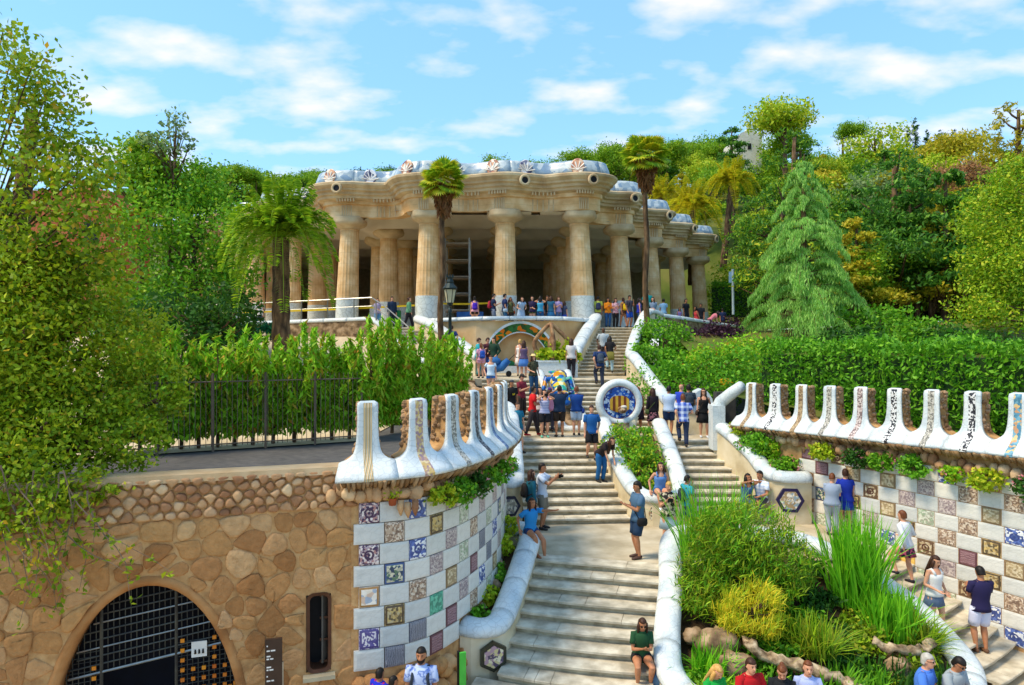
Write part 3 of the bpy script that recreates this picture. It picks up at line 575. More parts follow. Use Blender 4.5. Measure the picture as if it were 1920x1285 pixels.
tile_wall(bast, PL, s_t0, PL.len - .3, 3.97, 8, .371, seed=5, zmin=zmin_l, pool=(14, 11, 2, 8, 10, 3, 0, 14, 11, 9), pick={(0, 0): 1, (0, 1): 0, (0, 2): 14, (1, 0): 2, (1, 1): 6, (1, 2): 11, (2, 0): 1, (2, 1): 0, (2, 2): 14, (3, 0): 3, (3, 1): 14, (3, 2): 11, (4, 0): 4, (4, 1): 2, (4, 2): 10, (5, 0): 6, (5, 1): 7, (5, 2): 14, (6, 0): 5, (6, 1): 8, (6, 2): 9, (7, 0): 8, (7, 1): 9})
rr = random.Random(8); u = .1
while u < PL.len - .4:      # corbel rocks between tiles and bench
    p, h, nn = PL.at(u); w = rr.uniform(.14, .26); q = p + nn * rr.uniform(.03, .1) + Vector((0, 0, 4.14 + rr.uniform(-.05, .08)))
    MB().sphere(q, (w * .62, w * .5, rr.uniform(.1, .16)), 8, 5, jit=.12).build('corbel_rock', M_STONE, bast, smooth=True); u += w * .9
for dx, zz_ in ((-1.98, 3.86), (-1.85, 3.82), (-1.72, 3.86)):
    MB().tube([(dx, 12.14, zz_ + .14), (dx, 12.12, zz_), (dx, 12.16, zz_ - .14)], [.06, .065, .015], n=7).build('pointed_stone', M_STONE, bast, smooth=True)
# rocks at the foot of the bastion
for k in range(70):
    u = rr.uniform(.3, 3.6); p, h, nn = PL.at(u); s_ = rr.uniform(.12, .2)
    MB().sphere(p + nn * .02 + Vector((0, 0, rr.uniform(.05, .9))), (s_, s_, s_ * .8), 7, 5, jit=.12).build('base_stone', M_STONE2, bast, smooth=True)
# right wall
br = [Vector((7.15, 21.55, 0)) + (Vector((10.75, 14.95, 0)) - Vector((7.25, 21.4, 0))) * t for t in [i / 12 * 1.36 for i in range(13)]]
PR = Path(br)          # travels towards the camera; outward normal must face the stairs (left)
rw = empty('chequered_wall', (8.2, 19.4, 1.75), 'white crenellated wall with chequered mosaic tiles along the right flight', 'tiled wall')
PRL = PR.len
zr = lambda u: 4.2 + .22 * u / PRL
NM = 11; PIT = .915
crenel(rw, PR, .05, NM, PIT, zr, [BANDS[i] for i in (6, 8, 6, 2, 7, 8, 2, 8, 9, 9, 7)], M_CORB, seed=9)
mb = MB(); sweep(mb, PR, .1, PRL, [(.0, 0), (.0, 4.3), (-.5, 4.3), (-.5, 0)], step=.5); mb.build('wall_core', M_MORTAR, rw)
def zmin_r(p): return -.1
tile_wall(rw, PR, 2.35, PRL - .05, 3.86, 10, .36, wc=.40, ww=.55, seed=21, zmin=zmin_r, pool=(2, 10, 14, 6, 15, 9, 4, 14, 2, 10, 11, 12, 1, 15, 6, 0, 10, 2, 13, 3))
rr = random.Random(18); u = .1
while u < PRL - .4:
    p, h, nn = PR.at(u); w = rr.uniform(.15, .28); q = p + nn * rr.uniform(.03, .1) + Vector((0, 0, 4.0 + rr.uniform(-.08, .08)))
    MB().sphere(q, (w * .6, w * .5, rr.uniform(.1, .17)), 8, 5, jit=.12).build('corbel_rock', M_STONE, rw, smooth=True)
    if rr.random() < .35: MB().tube([q, q - Vector((0, 0, .12)), q - Vector((0, 0, .27))], [.06, .065, .03], n=6).build('pointed_stone', M_STONE, rw, smooth=True)
    u += w * 1.0
# planting strip below the right wall
struct(MB().add([(9.1, 18.5, 2.0), (9.8, 17.7, 1.8), (10.7, 16.4, 1.2), (11.3, 15.6, .86), (12.9, 15.1, .8), (11.5, 13.6, .8), (10.75, 15.0, .9), (8.6, 18.9, 2.0)], [tuple(range(8))]).build('planting_bed', M_SOIL))
# ---------------------------------------------------------------- left rubble wall with the arched gate
WA, WB = Vector((-11.2, 9.5, 0)), Vector((-2.66, 12.12, 0)); WD = (WB - WA).normalized(); WN = Vector((WD.y, -WD.x, 0)); WL = (WB - WA).length
def W(u, z, d=0.0): return WA + WD * u + WN * d + Vector((0, 0, z))
def upx(px):        # distance along the wall seen at photo column px
    k = (px - 960) / F; return (k * WA.y - WA.x) / (WD.x - k * WD.y)
UC = (upx(100) + upx(440)) / 2; HWA, ZA = 1.44, 2.84
def in_arch(u, z, g=0.0): return z < ZA + g and abs(u - UC) < (HWA + g) * math.sqrt(max(0, 1 - (max(z, 0) / (ZA + g)) ** 2))
UW0, UW1, ZW0, ZW1 = upx(577), upx(619), 1.07, 2.42
def in_win(u, z, g=0.0): return UW0 - g < u < UW1 + g and ZW0 - g < z < ZW1 + g
sw = empty('rubble_wall', W(UC, 0), 'warm brown rubble stone wall with arched gateway at lower left', 'stone wall')
# mortar face with openings cut, as a fine grid of quads snapped away from the openings
nu, nz = 150, 84; uu = [WL * i / nu for i in range(nu + 1)]; zv = [4.5 * j / nz for j in range(nz + 1)]; v = []; f = []
for z in zv:
    for u in uu: v.append(W(u, z, 0.0))
for j in range(nz):
    for i in range(nu):
        uc, zc = (uu[i] + uu[i + 1]) / 2, (zv[j] + zv[j + 1]) / 2
        if in_arch(uc, zc, .03) or in_win(uc, zc, .0): continue
        f.append((j * (nu + 1) + i, j * (nu + 1) + i + 1, (j + 1) * (nu + 1) + i + 1, (j + 1) * (nu + 1) + i))
MB().add(v, f).build('mortar_face', M_MORTAR, sw)
mb = MB(); n = 30; rg = []
for i in range(n + 1):
    t = math.pi * i / n; u_, z_ = UC + HWA * math.cos(t), ZA * math.sin(t); u2, z2 = UC + (HWA + .16) * math.cos(t), (ZA + .16) * math.sin(t); u0_, z0_ = UC + (HWA - .02) * math.cos(t), (ZA - .02) * math.sin(t)
    rg.append([W(u2, z2, .01), W(u2, z2, -.5), W(u0_, z0_, -.5), W(u_, z_, .0), W((u_ + u2) / 2, (z_ + z2) / 2, .045)])
mb.loft(rg); mb.build('arch_reveal', mat('arch_render', ['96653a', 'ae7a48', 'bb8a58'], scale=2, rough=.95, bump=.5, bscale=14), sw, smooth=True)
mb = MB(); mb.add([W(0, 4.5, .06), W(WL, 4.5, .06), W(WL, 4.62, .03), W(0, 4.62, .03), W(0, 4.62, -.45), W(WL, 4.62, -.45), W(WL, 3.9, -.45), W(0, 3.9, -.45)], [(0, 1, 2, 3), (3, 2, 5, 4), (4, 5, 6, 7)]); mb.build('wall_cap', mat('wall_cap', ['b89a72', 'cbb08a'], scale=3, rough=.95, bump=.4), sw)
def voronoi_cells(pts, bound, keep=None):
    cells = []; arr = np.array(pts)
    for i, p in enumerate(pts):
        poly = [Vector(q) for q in bound(p)]; d = np.hypot(arr[:, 0] - p[0], arr[:, 1] - p[1]); near = np.argsort(d)[1:18]
        for j in near:
            q = pts[j]; mx_, my_ = (p[0] + q[0]) / 2, (p[1] + q[1]) / 2; nx_, ny_ = q[0] - p[0], q[1] - p[1]; out = []
            for k in range(len(poly)):
                a, b = poly[k], poly[(k + 1) % len(poly)]; da = (a.x - mx_) * nx_ + (a.y - my_) * ny_; db = (b.x - mx_) * nx_ + (b.y - my_) * ny_
                if da <= 0: out.append(a)
                if da * db < 0: out.append(a.lerp(b, da / (da - db)))
            poly = out
            if len(poly) < 3: break
        if len(poly) >= 3: cells.append((p, poly))
    return cells
def smooth_poly(poly, k=1):
    for _ in range(k):
        out = []
        for a, b in zip(poly, poly[1:] + poly[:1]): out += [a.lerp(b, .25), a.lerp(b, .75)]
        poly = out
    return poly
def stone(poly, c, shrink, proud, m, root, rr, name='stone', W=W, sm=1):
    pl = smooth_poly([Vector((p.x, p.y)) for p in poly], min(sm, 1)); c = Vector(c)
    def ring(k, d):
        out = []
        for p in pl:
            v_ = (p - c); L_ = v_.length; q = c + v_ * max(0, (L_ - shrink) / L_ if L_ > 1e-6 else 0) * k; out.append(W(q.x, q.y, d))
        return out
    tx, ty = rr.uniform(-.12, .12), rr.uniform(-.12, .12)
    def tilt(r): return r
    mb = MB()
    if sm == 2:              # flat-faced block with rounded arris and an uneven surface
        pl2 = ring(.80, 0); R3 = [q + WN * (proud * rr.uniform(.7, 1.25)) for q in pl2]; R4 = [q + WN * (proud * rr.uniform(.7, 1.4)) for q in ring(.4, 0)]
        mb.loft([ring(1, -.05), ring(.985, proud * .3), [q + WN * (proud * rr.uniform(.65, 1.0)) for q in ring(.93, 0)], R3, R4], cap=True)
    elif sm: mb.loft([ring(1, -.05), ring(.97, proud * .45), ring(.82, proud * .9), ring(.45, proud)], cap=True)
    else:                    # split, angular face: two facets slope away from a ridge off the middle
        R1 = ring(1, -.05); R2 = ring(.985, proud * .5); R3 = [q + WN * (proud * .5 * rr.uniform(.5, 1.3)) for q in ring(.9, 0)]; mid = W(c.x + rr.uniform(-.05, .05), c.y + rr.uniform(-.05, .05), proud * rr.uniform(.8, 1.2)); n_ = len(R1); k0 = len(mb.v)
        mb.loft([R1, R2, R3], cap=False); mb.v.append(tuple(mid)); mb.f += [(k0 + 2 * n_ + j, k0 + 2 * n_ + (j + 1) % n_, k0 + 3 * n_) for j in range(n_)]
    return mb.build(name, m, root, smooth=bool(sm))
rr = random.Random(4); pts = []
def band_bottom(u): return lerp(3.86, 3.9, u / WL) - .12 * max(0, 1 - u / 5)
for j in range(5):                      # upper band of proud round stones
    for i in range(int(WL / .205)):
        u = .205 * (i + .5 + .5 * (j % 2)) + rr.uniform(-.06, .06); zb = band_bottom(u); z = lerp(zb, 4.58, (j + .5) / 5) + rr.uniform(-.035, .035)
        if upx(-60) < u < WL: pts.append((u, z))
for p, poly in voronoi_cells(pts, lambda p: [(p[0] - .3, max(band_bottom(p[0]), p[1] - .3)), (p[0] + .3, max(band_bottom(p[0]), p[1] - .3)), (p[0] + .3, min(4.57, p[1] + .3)), (p[0] - .3, min(4.57, p[1] + .3))]):
    stone(poly, p, .012, rr.uniform(.05, .085), M_STONE, sw, rr)
pts = []
for j in range(12):                      # large stones nearly flush in mortar below
    for i in range(int(WL / .4)):
        u = .4 * (i + .5 + .5 * (j % 2)) + rr.uniform(-.19, .19); z = 3.85 * (j + .5) / 12 + rr.uniform(-.14, .14)
        if upx(-60) < u < WL - .1 and not in_arch(u, z, .12) and not in_win(u, z, .1): pts.append((u, z))
for p, poly in voronoi_cells(pts, lambda p: [(p[0] - .45, max(0, p[1] - .34)), (p[0] + .45, max(0, p[1] - .34)), (p[0] + .45, min(band_bottom(p[0]), p[1] + .34)), (p[0] - .45, min(band_bottom(p[0]), p[1] + .34))]):
    def push(q):
        q = Vector((q.x, q.y)); c = Vector(p); t = 0
        while t < 14 and (in_arch(q.x, q.y, .15) or in_win(q.x, q.y, .06)): q = q.lerp(c, .12); t += 1
        return q
    stone([push(q) + Vector((rr.uniform(-.035, .035), rr.uniform(-.035, .035))) for q in poly], p, .009, rr.choice((.012, .018, .026, .036, .05)), M_STONE2, sw, rr, sm=2)
# slit window
win = empty('slit_window', W((UW0 + UW1) / 2, ZW0, 0), 'narrow tall round-cornered window in the rubble wall', 'window')
def rrect(u0, u1, z0, z1, r, n=5):
    out = []
    for cx, cz, a in ((u1 - r, z1 - r, 0), (u0 + r, z1 - r, 1), (u0 + r, z0 + r, 2), (u1 - r, z0 + r, 3)):
        for i in range(n + 1): t = (a + i / n) * math.pi / 2; out.append((cx + r * math.cos(t), cz + r * math.sin(t)))
    return out
M_WFR = mat('window_frame_brown', ['4a2c1c', '5d3a26'], rough=.6)
o1, i1 = rrect(UW0 - .02, UW1 + .02, ZW0 - .02, ZW1 + .02, .12), rrect(UW0 + .035, UW1 - .035, ZW0 + .035, ZW1 - .035, .09)
mb = MB(); mb.loft([[W(a, b, .02), W(a, b, -.3), W(c, d, -.3), W(c, d, .0)] for (a, b), (c, d) in zip(o1, i1)], loop=True); mb.build('frame', M_WFR, win)
MB().add([W(a, b, -.28) for a, b in i1], [tuple(range(len(i1)))]).build('dark_interior', M_BLACK, win)
mb = MB(); um = lerp(UW0, UW1, .62); mb.loft([[W(um, ZW0 + .1, -.06), W(um, ZW1 - .06, -.06), W(UW1 - .05, ZW1 - .06, -.2), W(UW1 - .05, ZW0 + .1, -.2)], [W(um + .02, ZW0 + .1, -.07), W(um + .02, ZW1 - .06, -.07), W(UW1 - .03, ZW1 - .06, -.21), W(UW1 - .03, ZW0 + .1, -.21)]]); 
mb.build('casement', mat('casement', ['6d6a62', '7d7a72'], rough=.3, metal=.3), win)
for k in range(4): MB().box(W(lerp(um, UW1 - .04, .5), lerp(ZW0 + .12, ZW1 - .08, k / 3), -.12), (.16, .04, .035), rz=math.atan2(WD.y, WD.x)).build('glazing_bar', M_WFR, win)
mb = MB(); mb.box(W((UW0 + UW1) / 2, ZW0 - .07, .05), (UW1 - UW0 + .16, .2, .07), rz=math.atan2(WD.y, WD.x)); mb.build('sill', mat('sill', ['a89a80', 'bbb092'], rough=.9, bump=.3), win)
# gate
gt = empty('iron_gate', W(UC, 0, -.3), 'black iron grille gate with amber glass squares inside the stone arch', 'gate')
MB().add([W(UC - 1.9, -.1, -1.1), W(UC + 1.9, -.1, -1.1), W(UC + 1.9, 3.2, -1.1), W(UC - 1.9, 3.2, -1.1)], [(0, 1, 2, 3)]).build('dark_interior', mat('gate_dark', ['080a14', '0b0e1c'], rough=.9, var=.05), gt)
UD0, UD1 = upx(181), upx(325); GD = -.28
def zarch(u): return ZA * math.sqrt(max(0, 1 - ((u - UC) / HWA) ** 2))
M_BAR = mat('gate_bar', ['3c3d3d', '55564f'], rough=.45, metal=.5, var=.1)
for k in range(9):              # long slanting rails across the top
    ua, ub = UC - HWA, UC + HWA; zl_ = 1.48 + k * .135
    pts = []
    for i in range(25):
        u = lerp(ua, ub, i / 24); z = zl_ + .22 * (u - UC) * .62 / 1 + .03
        if z < zarch(u) - .01: pts.append(W(u, z, GD))
    if len(pts) > 2: MB().tube([pts[0], pts[-1]], .013 if k else .022, n=6).build('rail', M_STEEL if k in (0, 3, 6) else M_BAR, gt)
for i in range(34):
    u = lerp(UC - HWA + .04, UC + HWA - .04, i / 33); z0_ = 0.0
    if UD0 < u < UD1: z0_ = 1.5 + .14 * (u - UC)
    if zarch(u) > z0_ + .1: MB().tube([W(u, z0_, GD - .02), W(u, zarch(u) - .01, GD - .02)], .008, n=5).build('bar', M_BAR, gt)
for j in range(22):
    z = .05 + j * .08
    for s0_, s1_ in ((UC - HWA, UD0), (UD1, UC + HWA)):
        a, b = max(s0_, UC - HWA * math.sqrt(max(0, 1 - (z / ZA) ** 2)) + .02), min(s1_, UC + HWA * math.sqrt(max(0, 1 - (z / ZA) ** 2)) - .02)
        if b - a > .1: MB().tube([W(a, z, GD - .03), W(b, z + .05 * (b - a), GD - .03)], .007, n=5).build('bar', M_BAR, gt)
for u in (UD0, UD1):
    MB().tube([W(u, 0, GD), W(u, zarch(u) - .02, GD)], .028, n=6).build('gate_post', M_BAR, gt)
mb = MB(); mb.box((0, 0, 0), (.062, .03, .062)); AMB = mb.mesh('amber_square'); M_AMB = mat('amber_glass', ['c06a10', 'd98a1c', 'b4560e'], by='object', rough=.25, spec=.5, var=.1); AMB.materials.append(M_AMB)
rzw = math.atan2(WD.y, WD.x)
def amber(u, z):
    if z < zarch(u) - .06: ob('amber_square', AMB, None, gt, Matrix.Translation(W(u, z, GD + .03)) @ Matrix.Rotation(rzw, 4, 'Z'))
for c in range(7):
    for r_ in range(12):
        u = UD1 + .1 + c * .165; z = 1.78 - r_ * .165
        if r_ < 3 and c not in (0, 3): continue
        amber(u, z)
        if z < 1.1: amber(u + .08, z - .05)
for c in range(4):
    for r_ in range(9):
        u = UD0 - .1 - c * .17; z = 1.5 - r_ * .165
        if c and r_ < 3 + c * 2 - 2: continue
        amber(u, z)
MB().box(W(upx(370), 1.62, GD + .06), (.24, .02, .26), rz=rzw).build('notice_plate', mat('plate_white', ['d4d4cf', 'e0e0da'], rough=.4), gt)
for k in (-1, 0, 1): MB().tube([W(upx(370) + k * .06, 1.55, GD + .073), W(upx(370) + k * .06, 1.62, GD + .073)], [.02, .012], n=6).build('pictogram', M_IRON, gt)
# ---------------------------------------------------------------- the columned hall
hall = empty('columned_hall', (0, 37.5, 7.6), 'sandstone hall of fluted columns under a wavy cornice and mosaic roof bench', 'hall')
M_CWHITE = mat('column_white_tile', ['ccd2cf', 'dde1dc'], scale=3, rough=.4, var=.06, vor=.35, vscale=3.2)
def column_meshes():
    n = 20; out = {}
    def ring(r, z, fl=0.0, dx=0.0):
        pts = []
        for j in range(n * 2):
            t = 2 * math.pi * j / (n * 2); rr_ = r * (1 - (fl if j % 2 else 0)); pts.append(Vector((rr_ * math.cos(t), rr_ * math.sin(t), z)))
        return pts
    mb = MB(); mb.loft([ring(.66, 0), ring(.655, .05), ring(.64, 1.75)]); out['base'] = mb.mesh('column_base')
    mb = MB(); zs = [1.75, 2.6, 3.5, 4.4, 5.2, 5.8]
    mb.loft([ring(lerp(.628, .53, (z - 1.75) / 4.05), z, .03) for z in zs]); out['shaft'] = mb.mesh('column_shaft')
    def oct_ring(r, z, k=.0):
        pts = []
        for j in range(32):
            t = 2 * math.pi * j / 32; c, s = math.cos(t), math.sin(t); q = (abs(c) ** 5 + abs(s) ** 5) ** (-1 / 5); rr_ = r * lerp(1, q, k); pts.append(Vector((rr_ * c, rr_ * s, z)))
        return pts
    mb = MB(); mb.loft([oct_ring(.55, 5.72), oct_ring(.60, 5.80), oct_ring(.72, 5.86), oct_ring(.88, 5.93), oct_ring(.97, 6.03, .15), oct_ring(.98, 6.16, .3), oct_ring(.93, 6.22, .5), oct_ring(.93, 6.30, .6), oct_ring(.86, 6.40, .7)])
    out['capital'] = mb.mesh('column_capital'); out['capital'].polygons.foreach_set('use_smooth', np.ones(len(out['capital'].polygons), dtype=bool))
    return out
CM = column_meshes()
def hall_column(x, y, lean=(0, 0), white=True, rz=0.0):
    e = empty('column', (x, y, 7.6)); put(e, hall)
    sh = Matrix(((1, 0, -lean[0], lean[0] * 5.8), (0, 1, -lean[1], lean[1] * 5.8), (0, 0, 1, 0), (0, 0, 0, 1)))
    for k, m, nm in (('base', M_CWHITE if white else M_COL, 'base'), ('shaft', M_COL, 'shaft'), ('capital', M_CORN, 'capital')):
        me = CM[k]
        if lean != (0, 0) and k != 'capital':
            me = me.copy(); me.transform(sh)
        o = ob(nm, me, m); o.matrix_basis = Matrix.Translation((x, y, 7.6)) @ Matrix.Rotation(rz, 4, 'Z') if lean == (0, 0) or k == 'capital' else Matrix.Translation((x, y, 7.6)); put(o, e)
FC = [(-23.5, 52.5, -.03), (-19.2, 48.6, -.03), (-14.3, 44.6, -.03), (-9.4, 39.6, -.03), (-4.6, 37.7, -.02), (-.38, 37.5, 0), (3.7, 37.7, .045), (6.6, 42.2, .05), (9.55, 47.4, .05), (12.6, 52.5, .05), (15.7, 57.7, .05)]
for x, y, l in FC: hall_column(x, y, (l, -.02))
for j, yy in enumerate((42.4, 46.9, 51.4, 56)):
    for i in range(-5, 5):
        x = i * 4.25 - .38 - j * .25; lim = 3.4 + (yy - 37.5) * .56
        if x < lim - 1.2 and not (j == 0 and (x > 5 or x < -7)): hall_column(x, yy, white=True)
for k in range(4): hall_column(-7.3 + k * 0 - .5 + k * .35, 43.2 + 4.4 * k)
# roof edge in plan, bulging over each column
RE = [(-26.5, 52.5), (-25.2, 51.6), (-23.4, 51.0), (-21.9, 50.6), (-21.6, 49.2), (-20.9, 47.8), (-19.2, 47.2), (-17.4, 46.8), (-16.8, 45.4), (-16.2, 43.8), (-14.4, 43.1), (-12.6, 42.8), (-11.8, 41.6), (-11.5, 39.6), (-10.8, 38.6), (-9.4, 38.2), (-7.7, 38.5), (-6.9, 38.4), (-6.45, 37.4), (-5.9, 36.6), (-4.6, 36.15), (-3.4, 36.45), (-2.4, 36.75), (-1.5, 36.45), (-.38, 36.1), (.8, 36.4), (1.7, 36.75), (2.6, 36.4), (3.7, 36.1), (4.9, 36.5), (5.45, 37.3), (5.3, 38.6), (5.35, 40.2), (6.0, 40.7), (7.2, 40.9), (8.0, 41.7), (8.0, 43.6), (8.2, 45.5), (9.2, 46.0), (10.3, 46.3), (11.0, 47.1), (11.0, 49), (11.2, 50.6), (12.3, 51.2), (13.4, 51.6), (14.0, 52.5), (14.0, 54.2), (14.3, 55.9), (15.4, 56.3), (16.6, 56.8), (17.2, 58), (17.4, 61), (17.4, 70)]
RP = Path(catmull([(x, y, 0) for x, y in RE], 5)); NB = 16
PROF_A = [(-.62, 13.95), (-.62, 14.62), (-.5, 14.66), (-.5, 14.9), (-1.2, 14.9), (-1.2, 13.95)]
PROF_C = [(-.5, 14.86), (-.22, 14.95), (-.2, 15.08), (-.08, 15.13), (-.06, 15.27), (.1, 15.33), (.12, 15.42), (.22, 15.5), (.32, 15.6), (.33, 15.72), (.24, 15.78), (-.9, 15.8), (-.9, 14.86)]
PROF_B = [(-.12, 15.79), (-.08, 15.95), (-.14, 16.15), (-.24, 16.38), (-.28, 16.5), (-.34, 16.54), (-.42, 16.5), (-.42, 15.79)]
M_BENCH = tile_mat('roof_bench_mosaic', ['8fa5b4', 'b4c2c9', '7f9ab0', '9fb2bd', 'b9c4c6', '6f90b0'], 3.5, coord='Object', rough=.3)
for i in range(NB):
    a, b = RP.len * i / NB, RP.len * (i + 1) / NB
    mb = MB(); sweep(mb, RP, a, b, PROF_A, step=.25); mb.build('architrave', M_COL, hall)
    mb = MB(); sweep(mb, RP, a + .004, b - .004, PROF_C, step=.2); mb.build('cornice', M_CORN, hall)
    mb = MB(); sweep(mb, RP, a + .004, b - .004, PROF_B, step=.25); mb.build('roof_bench', M_BENCH, hall, smooth=True)
# drops under the cornice, in clusters over each column and mid bay
DROP = MB().box((0, 0, 0), (.075, .1, .2)).mesh('drop'); DROP.materials.append(M_CORN)
TRI = MB().box((0, 0, 0), (.06, .06, .62)).mesh('triglyph_rib'); TRI.materials.append(M_CORN)
def near_u(x, y):
    best = min(range(len(RP.p)), key=lambda k: (RP.p[k].x - x) ** 2 + (RP.p[k].y - y) ** 2); return RP.L[best]
cl = [near_u(x, y) for x, y, l in FC]; mids = [near_u(x, y) for x, y in ((-7.3, 38.5), (-2.4, 36.75), (1.7, 36.75), (-11.6, 40.4), (5.3, 39), (8, 43.6))]
for u0 in cl + mids:
    for k in range(-3, 4):
        u = u0 + k * .17
        if not 0 < u < RP.len: continue
        p, h, nn = RP.at(u); rz = math.atan2(h.y, h.x)
        if abs(k) != 1 or True: ob('drop', DROP, None, hall, Matrix.Translation(p + nn * -.28 + Vector((0, 0, 14.86))) @ Matrix.Rotation(rz, 4, 'Z'))
        if abs(k) < 3: ob('triglyph_rib', TRI, None, hall, Matrix.Translation(p + nn * -.61 + Vector((0, 0, 14.3))) @ Matrix.Rotation(rz, 4, 'Z'))
# round spouts on the cornice and mosaic roundels on the bench
for u0 in [near_u(x, y) for x, y in ((-9.6, 38.2), (-14.4, 43.1), (.55, 36.35), (4.3, 36.2), (7.3, 40.95), (10.4, 46.4), (13.5, 51.7), (16.7, 56.9), (-4.0, 36.3))]:
    p, h, nn = RP.at(u0); c = p + nn * .18 + Vector((0, 0, 15.38)); ring = []
    mb = MB(); N = 14
    for i in range(N):
        t = 2 * math.pi * i / N; d = h * math.cos(t) + Vector((0, 0, 1)) * math.sin(t); q = c + d * .24 + nn * .12
        ring.append([q + d * (.085 * math.cos(s)) + nn * (.1 * math.sin(s)) for s in [2 * math.pi * j / 6 for j in range(6)]])
    mb.loft(ring, loop=True); sp = mb.build('spout', M_CORN, hall, smooth=True)
    MB().add([c + (h * math.cos(t) + Vector((0, 0, 1)) * math.sin(t)) * .2 + nn * .16 for t in [2 * math.pi * i / 12 for i in range(12)]], [tuple(range(12))]).build('spout_hole', M_BLACK, sp)
RND = [tile_mat('roundel_amber', ['c98a5a', 'e9dcc8', 'a8623a', '6b4a52', 'd9b08a'], 4.5, coord='Object', seed=2), tile_mat('roundel_violet', ['4d4a6e', 'e2dfe0', '7a7a94', '35335a', 'b9a9a0'], 4.5, coord='Object', seed=5)]
for q, (x, y) in enumerate(((-10.3, 38.4), (-8.1, 38.4), (-15.2, 43.3), (-13.2, 42.9), (-5.6, 36.5), (-3.0, 36.6), (-1.1, 36.3), (.9, 36.4), (3.35, 36.1))):
    p, h, nn = RP.at(near_u(x, y)); c = p + Vector((0, 0, 16.17)) + nn * -.14; n2 = (nn + Vector((0, 0, .25))).normalized(); up = n2.cross(h).normalized(); up = up if up.z > 0 else -up
    ring = lambda d, r: [c + h * (r * .9 * math.cos(t)) + up * (r * 1.1 * math.sin(t)) + n2 * d for t in [2 * math.pi * i / 18 for i in range(18)]]
    mb = MB(); mb.loft([ring(-.2, .40), ring(.05, .40), ring(.07, .35)]); o = mb.build('bench_roundel', RND[q % 2 if q not in (4, 8) else 0], hall)
    for k in range(6):
        t = math.pi * (k + .5) / 6; d = h * math.cos(t) + up * math.sin(t); mb = MB(); mb.tube([c + n2 * .08 - up * .25, c + n2 * .09 - up * .25 + d * .48], [.015, .035], n=5); mb.build('petal', mat('petal_white', ['e0dcd6', 'efece6'], rough=.4), o)
# right-hand roof bench pieces in plain white, terrace slab and shallow vaulted ceiling
poly = [RP.at(RP.len * i / 90)[0] for i in range(91)]
inner = [p - RP.at(RP.len * i / 90)[2] * .8 for i, p in enumerate(poly)]
mb = MB(); mb.add([(p.x, p.y, 15.82) for p in inner] + [(-25.5, 70, 15.82)], [tuple(range(92))]); mb.build('roof_terrace', M_LAND, hall)
cx0 = -.38
nx, ny = 92, 76; v = []; f = []; 
def inside(x, y):
    for a, b in zip(poly, poly[1:]):
        pass
    return True
for j in range(ny + 1):
    y = 36.2 + (68 - 36.2) * j / ny
    for i in range(nx + 1):
        x = -27 + 44.5 * i / nx; a = math.cos(math.pi * (x - cx0) / 4.25) ** 2; b = math.cos(math.pi * (y - 37.5) / 4.6) ** 2
        v.append((x, y, 14.25 - .55 * max(a, b * .9) ** 2 + .25 * (1 - a) * (1 - b)))
edge = [(p.x, p.y) for p in inner]
def front_y(x):
    best = 1e9
    for (ax, ay), (bx, by) in zip(edge, edge[1:]):
        if (ax - x) * (bx - x) <= 0 and abs(bx - ax) > 1e-6: best = min(best, ay + (by - ay) * (x - ax) / (bx - ax))
    return best
def right_x(y):
    best = -1e9
    for (ax, ay), (bx, by) in zip(edge, edge[1:]):
        if (ay - y) * (by - y) <= 0 and abs(by - ay) > 1e-6: best = max(best, ax + (bx - ax) * (y - ay) / (by - ay))
    return best
for j in range(ny):
    for i in range(nx):
        x, y = -27 + 44.5 * (i + .5) / nx, 36.2 + (68 - 36.2) * (j + .5) / ny
        if y > front_y(x) - .1 and (x < right_x(y) or x < -5): f.append((j * (nx + 1) + i, j * (nx + 1) + i + 1, (j + 1) * (nx + 1) + i + 1, (j + 1) * (nx + 1) + i))
MB().add(v, f).build('vaulted_ceiling', M_CEIL, hall, smooth=True)
MB().box((-6, 68.2, 11.5), (40, .4, 8)).build('rear_wall', mat('rear_wall', ['9c8e78', 'b3a590'], rough=.95), hall)
MB().box((-26.6, 61, 11.5), (.4, 15, 8)).build('side_wall', MATS['rear_wall'], hall)
# scaffolding, barrier and tape in the hall
sf = empty('scaffold', (-3.1, 40.4, 7.6), 'pale steel scaffold frame standing between the hall columns', 'scaffold')
for x in (-3.9, -2.5):
    for y in (39.9, 41.0): MB().tube([(x, y, 7.6), (x, y, 12.9)], .045, n=6).build('upright', M_STEEL, sf)
for k in range(5):
    z = 8.7 + k * .98
    for y in (39.9, 41.0): MB().tube([(-3.95, y, z), (-2.45, y, z)], .04, n=6).build('ledger', M_STEEL, sf)
    MB().box((-3.2, 40.45, z - .1), (1.4, 1.0, .05)).build('deck', mat('scaffold_deck', ['6d5c46', '8a765c'], rough=.9), sf)
bar = empty('blue_barrier', (-2.55, 38.2, 7.6), 'blue fabric-covered barrier panel beside the front hall column', 'barrier')
MB().box((-2.35, 38.3, 8.1), (1.5, .05, .85)).build('panel', mat('barrier_blue', ['1d4a86', '2a5ea0'], scale=3, rough=.8), bar)
for x in (-3.0, -1.7): MB().box((x, 38.3, 7.64), (.06, .5, .06)).build('foot', M_STEEL, bar)
